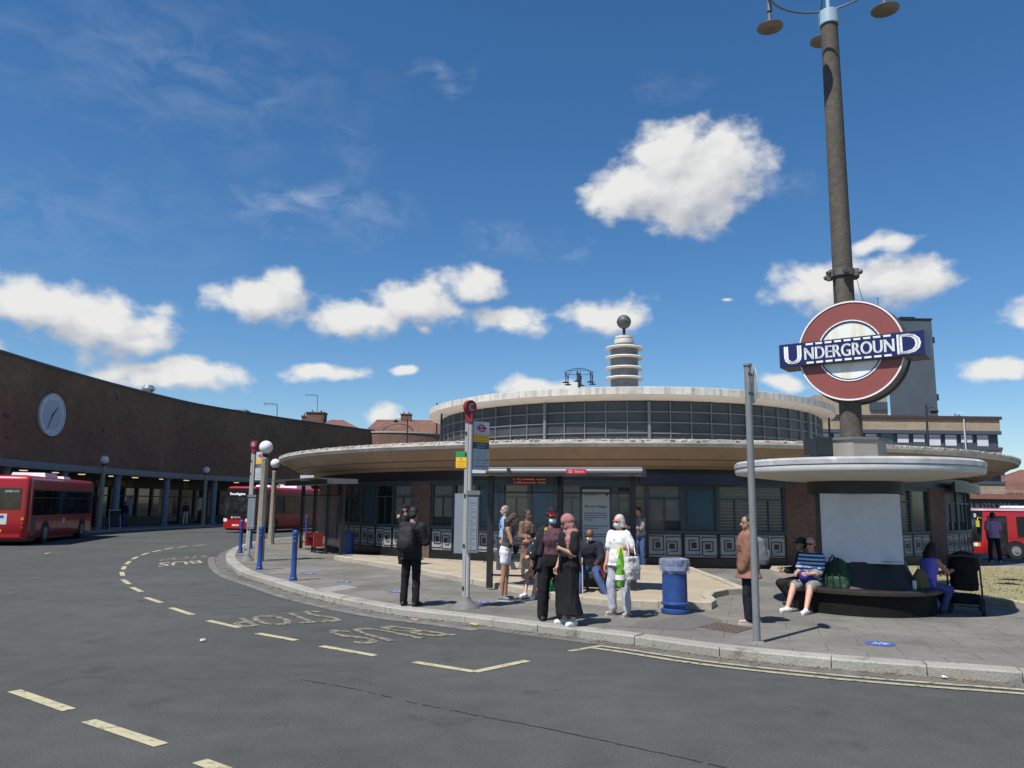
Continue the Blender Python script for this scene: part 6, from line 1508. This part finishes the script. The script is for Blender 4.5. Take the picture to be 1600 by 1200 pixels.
# 4 girl with tank top and white shorts
I=person('young person in grey vest and white shorts looking down at a phone',789,938,82,'tan',1.68,female=True,hpitch=32,lean=8,aL=((.15,-.25,-1),(-.3,-1,.12)),aR=((-.10,-.35,-1),(.2,-1,.12)),lL=((.05,-.03,-1),(.02,.06,-1)),lR=((-.04,.05,-1),(0,.08,-1)),g=.92,top=fab('grey_vest',(.06,.06,.065)),tloose=.007,sleeve=0,bottom=('shorts',fab('white',(.66,.64,.68))),legs=.36,shoes=SHG,hairm=HD,hstyle='long')
phone(I,'phone held by the girl in white shorts')
def bag(b): b.M=I['TM']; b.sphere((-.02,-.20,.10),.09,14,(.9,.7,1.3))
item('shoulder_bag','black shoulder bag carried in front of the girl in white shorts','bag',I,bag,BLK2,.011,.004)
# 5 woman in brown pattern dress
BRP=M('cloth_brown_pattern',(.20,.11,.065),.85,var=.45,vs=16,tint=((.05,.03,.02),13,.55),bump=.15,bs=100)
I=person('person in brown patterned dress standing under the shelter behind its first post',823,911,40,'brown',1.70,female=True,hyaw=10,aL=((.2,0,-1),(-.3,-.6,-.2)),aR=((-.12,.0,-1),(.2,-.8,-.1)),top=BRP,tloose=.025,bottom=('skirt',BRP),hem=.35,shoes=SHB,hairm=HB,hstyle='curly')
# 6 seated girl crossed legs
sp6=P(840,925,PV); sp6=Vector((PD(846,880,16.35).x,16.35,PV))
I=person('child with bare legs and white trainers sitting in the shelter left of the masked woman',0,0,-28,'fair',1.62,seat=.60,pos=sp6,lean=22,hpitch=26,hyaw=-12,aL=((.1,-.5,-1),(-.3,-1,.0)),aR=((-.05,-.5,-1),(.3,-.9,.2)),lL=((.05,-.95,-.30),(-.22,-.50,-1)),lR=((-.12,-.95,-.25),(.12,-.45,-1)),g=.95,top=fab('dark_teal',(.03,.035,.04)),tloose=.012,sleeve=.4,bottom=('shorts',BLK),legs=.42,shoes=SHW,hairm=HB,hstyle='topbun')
# 7 woman in mask and sun visor
PLUM=M('cloth_plum_pattern',(.10,.035,.05),.8,var=.5,vs=20,tint=((.015,.012,.015),18,.52))
I=person('person in blue face mask, red visor and open black jacket facing the camera',862,969,6,'brown',1.74,female=True,g=1.22,hpitch=4,aL=((.35,-.10,-1),(-.9,-1,.20)),aR=((-.45,-.05,-1),(-.25,-.12,-1)),lL=((.10,-.08,-1),(.06,.10,-1)),lR=((-.12,-.04,-1),(.02,.10,-1)),top=PLUM,tloose=.014,sleeve=0,bottom=('trousers',BLK),bloose=.03,shoes=SHB,hairm=HB,hstyle='curly')
mask(I,M('mask_bright',(.45,.66,.74),.7))
b=MB(I['HM']); b.sphere((0,.01,.09),.1,18,(.95,1.08,.62)); blob('headwrap',b,BLK,I['t'],vox=.009,it=1)
b=MB(I['HM']); b.lathe([(.098,.050),(.104,.055),(.104,.082),(.098,.086)],n=28); b.sphere((0,-.10,.035),.055,12,(1.35,.35,.38)); b.build('visor_band',M('visor_red',(.16,.02,.03),.25),I['t'])
JK=fab('jacket_black',(.016,.017,.022))
b=MB(); 
for s,sh_,el_,wr_ in ((1,I['shL'],I['elL'],I['wrL']),(-1,I['shR'],I['elR'],I['wrR'])):
    capsule(b,sh_,el_,.085,.082); capsule(b,el_,el_.lerp(wr_,.55 if s<0 else .2),.08,.075)
    k_=I['tp']
    for (x0,z0,x1,z1) in ((.175,.44,.215,.10),(.215,.10,.225,-.12)): capsule(b,k_(s*x0,.03,z0),k_(s*x1,.03,z1),.06,.075); capsule(b,k_(s*x0*.85,-.06,z0-.04),k_(s*x1*.95,-.07,z1),.04,.05)
    capsule(b,k_(s*.1,.10,.44),k_(s*.12,.13,-.1),.06,.07)
blob('jacket',b,JK,I['t'],fold=.008)
b=MB(); q=I['shR'];w=I['elR']
for f_ in (.45,.75): c_=q.lerp(w,f_)+Vector((-.075,-.055,0)); b.sphere(c_,.018,8,(.5,.5,1.2))
c_=I['elR'].lerp(I['wrR'],.35)+Vector((-.06,-.06,0)); b.sphere(c_,.018,8,(.5,.5,1.2)); b.build('sleeve_patch',M('patch_white',(.6,.6,.58),.7),I['t'])
b=MB(); b.M=I['TM']; b.box((-.12,-.10,.49),(.035,.02,.045)); b.build('strap_badge',M('hi_vis_yellow',(.65,.62,.05),.6),I['t'])
def bumbag(b): b.M=I['TM']; b.sphere((.10,-.24,.21),.08,12,(1.3,.55,.7))
item('bag','small black bag held at the waist of the masked woman with the visor','bag',I,bumbag,BLK,.011,.003)
# 8 woman in pink headscarf and long black abaya
PK=M('cloth_pink',(.31,.14,.13),.85,var=.12,vs=5,bump=.2,bs=40)
I=person('person in dusty pink headscarf, long black robe and white trainers at the kerb edge',889,977,-62,'fair',1.66,female=True,g=1.12,hyaw=-55,hpitch=18,aL=((.18,-.15,-1),(-.35,-.9,.42)),aR=((-.15,-.05,-1),(.1,-.5,-1)),top=fab('robe_black',(.011,.011,.013)),tloose=.03,sleeve=.6,bottom=('skirt',MATS['cloth_robe_black']),bloose=.035,hem=.17,footang=8,shoes=SHW,hairm=None,hstyle=None,shoe_r=.05)
b=MB(I['HM']); b.sphere((0,.028,.04),.118,20,(.92,1.0,1.0)); b.sphere((0,.035,-.05),.105,18,(1,.95,1.1)); b.M=I['TM']
b.sphere((0,.03,.52),.1,16,(1.55,1.2,.75)); loft(b,[(Vector((.02,.08,.05)),Vector((.11,0,0)),Vector((0,.04,0))),(Vector((.02,.09,.25)),Vector((.16,0,0)),Vector((0,.07,0))),(Vector((0,.055,.44)),Vector((.19,0,0)),Vector((0,.10,0))),(Vector((0,.04,.56)),Vector((.11,0,0)),Vector((0,.10,0)))],n=20)
loft(b,[(Vector((.13,-.06,.10)),Vector((.05,0,0)),Vector((0,.04,0))),(Vector((.12,-.08,.40)),Vector((.07,0,0)),Vector((0,.06,0))),(Vector((.05,-.02,.55)),Vector((.08,0,0)),Vector((0,.07,0)))],n=14)
blob('headscarf',b,PK,I['t'],fold=.012,fs=16)
phone(I,'phone in the raised hand of the woman in the pink headscarf')
# 9 person behind with black bun
sp=Vector((PD(866,800,18.0).x,18.0,PV)); I=person('person with a high black bun behind the masked woman, only the head showing',0,0,20,'brown',1.66,pos=sp,female=True,top=BLK2,bottom=('trousers',BLK),shoes=SHB,hairm=HB,hstyle='topbun')
sp=Vector((PD(898,800,17.3).x,17.3,PV)); I=person('person dressed all in black inside the shelter, mostly hidden behind the pink headscarf',0,0,60,'brown',1.48,pos=sp,top=BLK,tloose=.03,bottom=('trousers',BLK),shoes=SHB,hairm=HB,hstyle='curly')
# 10 seated old man
sp=Vector((PD(923,880,16.65).x,16.65,PV)); DKB=fab('dark_coat',(.02,.022,.03)); 
I=person('elderly person with white mask and dark coat seated before the poster case',0,0,-12,'brown',1.66,seat=.62,pos=sp,lean=14,hpitch=12,aL=((.3,-.3,-1),(-.2,-.9,-.3)),aR=((-.25,-.3,-1),(.2,-.9,-.3)),lL=((.25,-.85,-.5),(.05,-.05,-1)),lR=((-.25,-.85,-.5),(0,-.05,-1)),g=1.1,top=DKB,tloose=.035,bottom=('trousers',fab('blue_trousers',(.04,.07,.16))),shoes=SHB,hairm=HB,hstyle='thin')
mask(I,M('mask_white',(.62,.62,.60),.7))
def cane(b): w=I['wrR']; b.tube((w.x+.06,w.y-.06,w.z+.04),(w.x+.10,w.y-.30,.0),.012,n=8); b.path([(w.x+.06,w.y-.06,w.z+.03),(w.x+.055,w.y-.03,w.z+.08),(w.x+.06,w.y+.03,w.z+.07)],.013,n=6)
item('walking_cane','walking cane held by the seated man in the dark coat','cane',I,cane,M('cane_grey',(.35,.35,.36),.4))
sp=Vector((PD(862,918,16.3).x,16.3,PV)); b=MB(); loft(b,[(Vector((0,0,0)),Vector((.15,0,0)),Vector((0,.07,0))),(Vector((0,0,.2)),Vector((.17,0,0)),Vector((0,.08,0))),(Vector((0,0,.34)),Vector((.14,0,0)),Vector((0,.03,0)))],n=16,e=3)
t=thing('shopping_bag','green shopping bag standing on the ground behind the masked woman','bag',sp); blob('bag_body',b,fab('bag_green',(.02,.19,.09)),t,fold=.006); b=MB(); b.path([(-.06,0,.33),(-.03,0,.45),(.03,0,.45),(.06,0,.33)],.008,n=6); b.build('handle',MATS['cloth_bag_green'],t)
# 11 woman in white t-shirt
WT_=fab('white_tee',(.74,.74,.72)); PLT_=fab('pale_trousers',(.42,.43,.50))
I=person('elderly person in white t-shirt and pale trousers with mask and tote bag',968,962,-42,'pink',1.66,female=True,g=1.12,hyaw=-10,aL=((.40,.15,-1),(.05,-1,.15)),aR=((-.15,-.10,-1),(-.1,-.25,-1)),lL=((.12,-.06,-1),(.04,.08,-1)),lR=((-.10,-.12,-1),(.0,.10,-1)),top=WT_,tloose=.022,sleeve=.55,bottom=('trousers',PLT_),bloose=.022,legs=.88,shoes=shoe('beige',(.34,.27,.22)),hairm=HW,hstyle='bob',tlen=.03)
mask(I,M('mask_pale',(.50,.60,.66),.7)); glasses(I,M('lens_red',(.16,.02,.02),.2),.022)
b=MB(I['TM']); b.box((0,-.14,.36),(.02,.01,.035)); b.build('pendant',EYE,I['t'])
def tote(b): 
    w=I['wrL']; b.M=Matrix.Translation(w+Vector((.10,.04,-.08))); loft(b,[(Vector((.02,0,-.42)),Vector((.06,0,0)),Vector((0,.17,0))),(Vector((0,0,-.25)),Vector((.08,0,0)),Vector((0,.20,0))),(Vector((0,0,-.05)),Vector((.04,0,0)),Vector((0,.16,0)))],n=18,e=3)
def toteh(b): w=I['wrL']; s_=I['shL']; b.path([w+Vector((.10,-.06,-.10)),w+Vector((.05,0,.1)),s_+Vector((.06,-.06,-.08)),s_+Vector((0,0,.09)),s_+Vector((.08,.08,-.1)),w+Vector((.10,.14,-.10))],.010,n=6)
item('tote_bag','white canvas tote bag over the arm of the woman in the white t-shirt','bag',I,tote,fab('canvas',(.52,.50,.47)),.012,.012,children=[('strap',toteh,MATS['cloth_canvas'])])
LG=M('cloth_lime',(.12,.38,.03),.6,var=.55,vs=9,tint=((.62,.75,.10),8,.56))
def lime(b):
    w=I['wrL']+Vector((-.02,-.13,.0)); b.M=Matrix.Translation(w); loft(b,[(Vector((0,0,-.62)),Vector((.05,0,0)),Vector((0,.07,0))),(Vector((0,0,-.52)),Vector((.07,0,0)),Vector((0,.09,0))),(Vector((0,0,-.25)),Vector((.05,0,0)),Vector((0,.085,0))),(Vector((0,0,0)),Vector((.03,0,0)),Vector((0,.04,0)))],n=18)
def limeband(b):
    w=I['wrL']+Vector((-.02,-.13,0)); b.M=Matrix.Translation(w); loft(b,[(Vector((0,0,-.50)),Vector((.082,0,0)),Vector((0,.100,0))),(Vector((0,0,-.42)),Vector((.077,0,0)),Vector((0,.097,0)))],n=18)
def limetie(b):
    w=I['wrL']+Vector((-.02,-.13,0)); 
    for i in range(5): a=i*1.25; b.path([w,w+Vector((.04*cos(a),.04*sin(a),.03)),w+Vector((.06*cos(a),.07*sin(a),-.10))],.008,n=5)
item('carrier_bag','lime green and yellow carrier bag held by the woman in the white t-shirt','bag',I,lime,LG,.011,.010,children=[('white_band',limeband,PLW),('tied_handles',limetie,M('tie_yellow',(.62,.66,.06),.6))])
# 12 man in checked shirt
CHK=Mbrick('cloth_check',(.06,.055,.08),(.17,.14,.14),(.30,.28,.28),bw=.06,bh=.06,ms=.006,coord='Object',stain=.2,offset=0)
I=person('person in checked shirt and blue jeans looking at a phone by the station wall',0,0,-62,'tan',1.80,pos=Vector((PD(1001,800,24.3).x,24.3,PV)),lean=4,hpitch=22,aL=((.1,-.25,-1),(-.4,-1,.05)),aR=((-.1,-.45,-1),(.3,-1,.1)),lL=((.08,-.1,-1),(0,.12,-1)),lR=((-.06,0,-1),(0,.05,-1)),top=CHK,tloose=.025,sleeve=.9,bottom=('trousers',fab('denim',(.05,.09,.19))),shoes=shoe('tan',(.4,.35,.3)),hairm=HD)
b=MB(I['TM']); b.sphere((0,-.085,.28),.1,12,(.8,.55,2.1)); b.build('undershirt',M('cloth_pale_tee',(.5,.5,.5),.8),I['t']); phone(I,'phone held by the man in the checked shirt by the wall')
# 13 woman in rust blouse
RU=M('cloth_rust',(.21,.095,.062),.8,var=.12,vs=4,bump=.2,bs=40)
I=person('person in loose rust blouse and dark trousers, partly behind the grey sign pole',1172,974,-100,'olive',1.68,female=True,hyaw=20,aL=((.1,-.10,-1),(-.1,-.35,-1)),aR=((-.1,0,-1),(.1,-.35,-1)),lL=((.04,-.10,-1),(0,.04,-1)),lR=((-.04,.12,-1),(0,.14,-1)),g=1.12,top=RU,tloose=.055,sleeve=1,tlen=.18,bottom=('trousers',fab('dark_navy',(.012,.013,.022))),bloose=.018,legs=.97,shoes=shoe('sandal',(.42,.27,.20)),shoe_r=.04,hairm=HB,hstyle='clip')
b=MB(I['HM']); b.lathe([(.045,0),(.055,.012),(.045,.024)],n=20); b.M=I['HM']@T(0,.115,.01)@RY(pi/2); b.lathe([(.045,-.01),(.057,0),(.045,.01)],n=20); b.build('hair_clip',M('clip_pale',(.45,.47,.45),.4),I['t'])
backpack(I,'grey backpack with black straps on the woman in the rust blouse',fab('pack_grey',(.12,.125,.13)),z0=.0,z1=.45,w=.14,dp=.10,strap=BLK)
# 14 man in striped polo on bench
STR=bpy.data.materials.new('cloth_stripes'); STR.use_nodes=True; nn=STR.node_tree.nodes; ll=STR.node_tree.links
tcn=nn.new('ShaderNodeTexCoord'); wv_=nn.new('ShaderNodeTexWave'); wv_.bands_direction='Z'; wv_.inputs['Scale'].default_value=4.6; ll.new(tcn.outputs['Object'],wv_.inputs[0]); rp_=nn.new('ShaderNodeValToRGB'); rp_.color_ramp.interpolation='CONSTANT'; rp_.color_ramp.elements[0].color=(.02,.03,.06,1); rp_.color_ramp.elements[1].position=.48; rp_.color_ramp.elements[1].color=(.30,.48,.70,1); ll.new(wv_.outputs['Fac'],rp_.inputs[0]); ll.new(rp_.outputs[0],nn['Principled BSDF'].inputs['Base Color']); nn['Principled BSDF'].inputs['Roughness'].default_value=.85
def onbench(x,ang_r,dist=1.12):    # seat position on the kiosk bench at an angle round it
    return Vector((KC.x+dist*sin(ang_r),KC.y-dist*cos(ang_r),PV))
sp=onbench(0,R(-70),1.08)
I=person('bald person in blue striped polo, shorts and white trainers seated on the kiosk bench',0,0,-50,'pink',1.76,seat=.50,pos=sp,lean=2,hyaw=8,hpitch=4,aL=((.12,-.35,-1),(-.35,-1,-.05)),aR=((-.15,-.35,-1),(.3,-1,-.1)),lL=((.18,-.95,-.04),(.02,-.2,-1)),lR=((-.12,-.95,-.04),(-.02,-.3,-1)),g=1.05,top=STR,tloose=.018,sleeve=.55,bottom=('shorts',fab('khaki_grey',(.20,.20,.19))),legs=.86,shoes=SHW,shoe_r=.05,hairm=None,hstyle=None)
glasses(I,M('shades_black',(.01,.01,.01),.15),.024)
def bb(b): c=(I['knL']+I['knR'])/2+Vector((.0,.16,.17)); b.sphere(c,.13,14,(1.0,.9,.85))
item('blue_bag','dark blue soft bag on the lap of the man in the striped polo','bag',I,bb,fab('royal_blue',(.025,.03,.22)),.012,.012)
def gc(b): c=(I['knL']+I['knR'])/2+Vector((.13,.27,.22)); b.sphere(c,.10,14,(1.0,1.0,.9))
item('sun_hat','pale grey sun hat resting against the man in the striped polo','hat',I,gc,fab('hat_grey',(.20,.20,.20)),.012,.008)
Iman=I
def bagp(b): c=Vector((.42,.10,.62)); loft(b,[(c+Vector((0,0,-.18)),Vector((.24,0,0)),Vector((0,.16,0))),(c,Vector((.26,0,0)),Vector((0,.17,0))),(c+Vector((-.02,.05,.26)),Vector((.16,0,0)),Vector((0,.09,0))),(c+Vector((-.04,.08,.34)),Vector((.06,0,0)),Vector((0,.04,0)))],n=18,e=2.6)
def bagst(b):
    for dx in (-.12,.0,.13): b.path([(.42+dx,-.075,.44),(.42+dx,-.088,.62),(.41+dx*.8,-.04,.84),(.39+dx*.5,.05,.97)],.013,n=6)
    b.path([(.33,.06,.95),(.37,.04,1.02),(.42,.05,.96)],.011,n=6)
item('backpack','dark green backpack on the bench right of the man in the striped polo','backpack',I,bagp,M('cloth_green_pack',(.015,.055,.025),.7,var=.5,vs=5,bump=.4,bs=8),.013,.014,fs=8,children=[('straps',bagst,fab('strap_dark',(.012,.03,.018)))])
# 15 capped person behind
sp=onbench(0,R(-100),1.02)
I=person('person in dark top and green cap seated behind the man in the striped polo',0,0,-100,'olive',1.68,seat=.50,pos=sp,hpitch=6,hyaw=20,aL=((.12,-.35,-1),(-.35,-1,-.05)),lL=((.15,-.75,-.10),(0,.35,-1)),top=BLK,tloose=.02,bottom=('trousers',BLK),shoes=SHB,hairm=HB); cap(I,fab('cap_green',(.02,.05,.04)))
# 16 woman in purple vest on the right side of bench
sp=onbench(0,R(62),1.12)
PUR=fab('purple',(.16,.12,.52))
I=person('long haired person in purple strappy top seated on the bench beside the pushchair',0,0,112,'tan',1.66,seat=.50,pos=sp,female=True,g=1.08,lean=16,hpitch=10,hyaw=10,aL=((.15,-.4,-1),(-.2,-1,.1)),aR=((-.15,-.7,-.7),(.1,-1,.25)),lL=((.12,-.95,-.12),(0,-.1,-1)),lR=((-.12,-.95,-.12),(0,.02,-1)),top=PUR,tloose=.012,sleeve=0,bottom=('trousers',fab('blue_jeans2',(.06,.07,.20))),shoes=SHB,hairm=HB,hstyle='long',tlen=.04)
b=MB(I['TM']); 
for s in (-1,1): b.path([(s*.09,.10,.40),(s*.085,.06,.53),(s*.09,-.05,.50),(s*.09,-.11,.40)],.007,n=5)
b.build('top_straps',BLK,I['t'])
# 17 man in violet shirt far right
pp=P(1556,884,-.1); gp=Vector((pp.x*1.0,pp.y,PV+gz(pp.x,pp.y))); 
I=person('person in violet shirt and black trousers, back to us, in front of the right bus',0,0,168,'brown',1.76,pos=P(1556,879,PV+gz(*P(1556,879,0)[:2])),aL=((.15,0,-1),(-.1,-.3,-1)),lL=((.12,-.05,-1),(.03,.05,-1)),top=fab('violet',(.30,.20,.36)),tloose=.03,sleeve=.55,tlen=.06,bottom=('trousers',BLK),shoes=shoe('grey2',(.3,.3,.3)),hairm=HB)
# 18/19 people outside the shops
def shopman(x,o,label,**kw):
    s=s_at(x,o); p=CW(s,o); return person(label,0,0,kw.pop('h'),pos=Vector((p.x,p.y,PV)),**kw)
shopman(291,.3,'distant person in dark top and pale trousers standing outside the shops',h=40,skin='brown',H=1.78,top=BLK2,bottom=('trousers',fab('stone',(.40,.38,.33))),shoes=SHB,hairm=HB)
shopman(197,-1.5,'distant person in dark jacket and blue jeans in the shade right of the pavement board',h=70,skin='olive',H=1.74,top=BLK2,tloose=.03,bottom=('trousers',MATS['cloth_denim']),shoes=SHB,hairm=HD)
# ---- pushchair
pc=P(1508,962,PV); pc=Vector((PD(1506,900,14.75).x,14.75,PV))
t=thing('pushchair','black pushchair with raised hood parked beside the woman in the purple top','pushchair',pc,R(150))
PB=fab('pushchair_black',(.008,.008,.009)); PF=M('pushchair_frame',(.03,.022,.02),.4)
b=MB()
for s in (-1,1):
    b.path([(s*.25,.42,1.02),(s*.26,.30,.80),(s*.27,.02,.42),(s*.27,-.36,.14)],.016); b.path([(s*.27,.10,.52),(s*.27,.32,.14)],.016)
b.path([(-.25,.42,1.02),(0,.45,1.04),(.25,.42,1.02)],.02); b.tube((-.27,.32,.14),(.27,.32,.14),.012); b.build('frame',PF,t)
for (x,y) in ((-.27,.32),(.27,.32),(-.24,-.38),(.24,-.38)):
    r=.14 if y>0 else .10
    b=MB(T(x,y,r)@RY(pi/2)); disc(b,r,-.03,.03,n=24,r0=r*.72); w=b.build('wheel',TY,t); b=MB(T(x,y,r)@RY(pi/2)); disc(b,r*.25,-.035,.035,n=12)
    for k in range(6): a=k*pi/3; b.tube((0,0,0),(r*.74*cos(a),r*.74*sin(a),0),.008,n=5)
    b.build('rim',PF,w)
b=MB(); loft(b,[(Vector((0,.02,.40)),Vector((.22,0,0)),Vector((0,.20,0))),(Vector((0,.05,.55)),Vector((.23,0,0)),Vector((0,.18,0))),(Vector((0,.16,.75)),Vector((.22,0,0)),Vector((0,.10,0))),(Vector((0,.22,.95)),Vector((.21,0,0)),Vector((0,.07,0)))],n=20,e=3); blob('seat_shell',b,PB,t,vox=.014,fold=.006)
b=MB(); b.sphere((0,.05,.86),.29,20,(.92,1.05,.86)); h=blob('hood',b,PB,t,vox=.016,fold=.006)
b=MB(); loft(b,[(Vector((0,.08,.17)),Vector((.22,0,0)),Vector((0,.22,0))),(Vector((0,.08,.33)),Vector((.25,0,0)),Vector((0,.25,0)))],n=20,e=3); blob('basket',b,PB,t,vox=.014,fold=.008)
# small things on the bench
sp=onbench(0,R(40),1.0); b=MB(); b.lathe([(0,0),(.035,0),(.04,.14),(0,.15)],n=14); o=b.build('paper_cup',M('cup_white',(.65,.65,.62),.6)); o.location=(sp.x,sp.y,.566); tag(o,'pale paper cup on the bench left of the woman in the purple top','cup')
sp=onbench(0,R(46),1.05); b=MB(); loft(b,[(Vector((0,0,0)),Vector((.13,0,0)),Vector((0,.09,0))),(Vector((0,0,.22)),Vector((.12,0,0)),Vector((0,.08,0))),(Vector((0,0,.34)),Vector((.06,0,0)),Vector((0,.03,0)))],n=16,e=3); t=thing('cloth_bag','khaki cloth bag on the bench behind the woman in the purple top','bag',(sp.x+.08,sp.y+.10,.566)); blob('bag_body',b,fab('khaki',(.13,.115,.06)),t,fold=.01); b=MB(); b.path([(-.05,0,.33),(-.02,0,.42),(.03,0,.42),(.05,0,.33)],.007,n=5); b.build('handle',MATS['cloth_khaki'],t)
b=MB(); b.box((0,0,.006),(.30,.20,.006),rz=.2); b.box((0.02,0,.013),(.28,.19,.004),rz=.35); o=b.build('newspaper',M('newsprint',(.35,.42,.55),.7,var=.3,vs=30)); sp=Vector((KC.x,KC.y,0))+vd*.80+side*.55; o.location=(sp.x,sp.y,1.035); tag(o,'folded bluish paper on the ledge at the right foot of the white panel','newspaper')

bpy.data.scenes.remove(TMP)
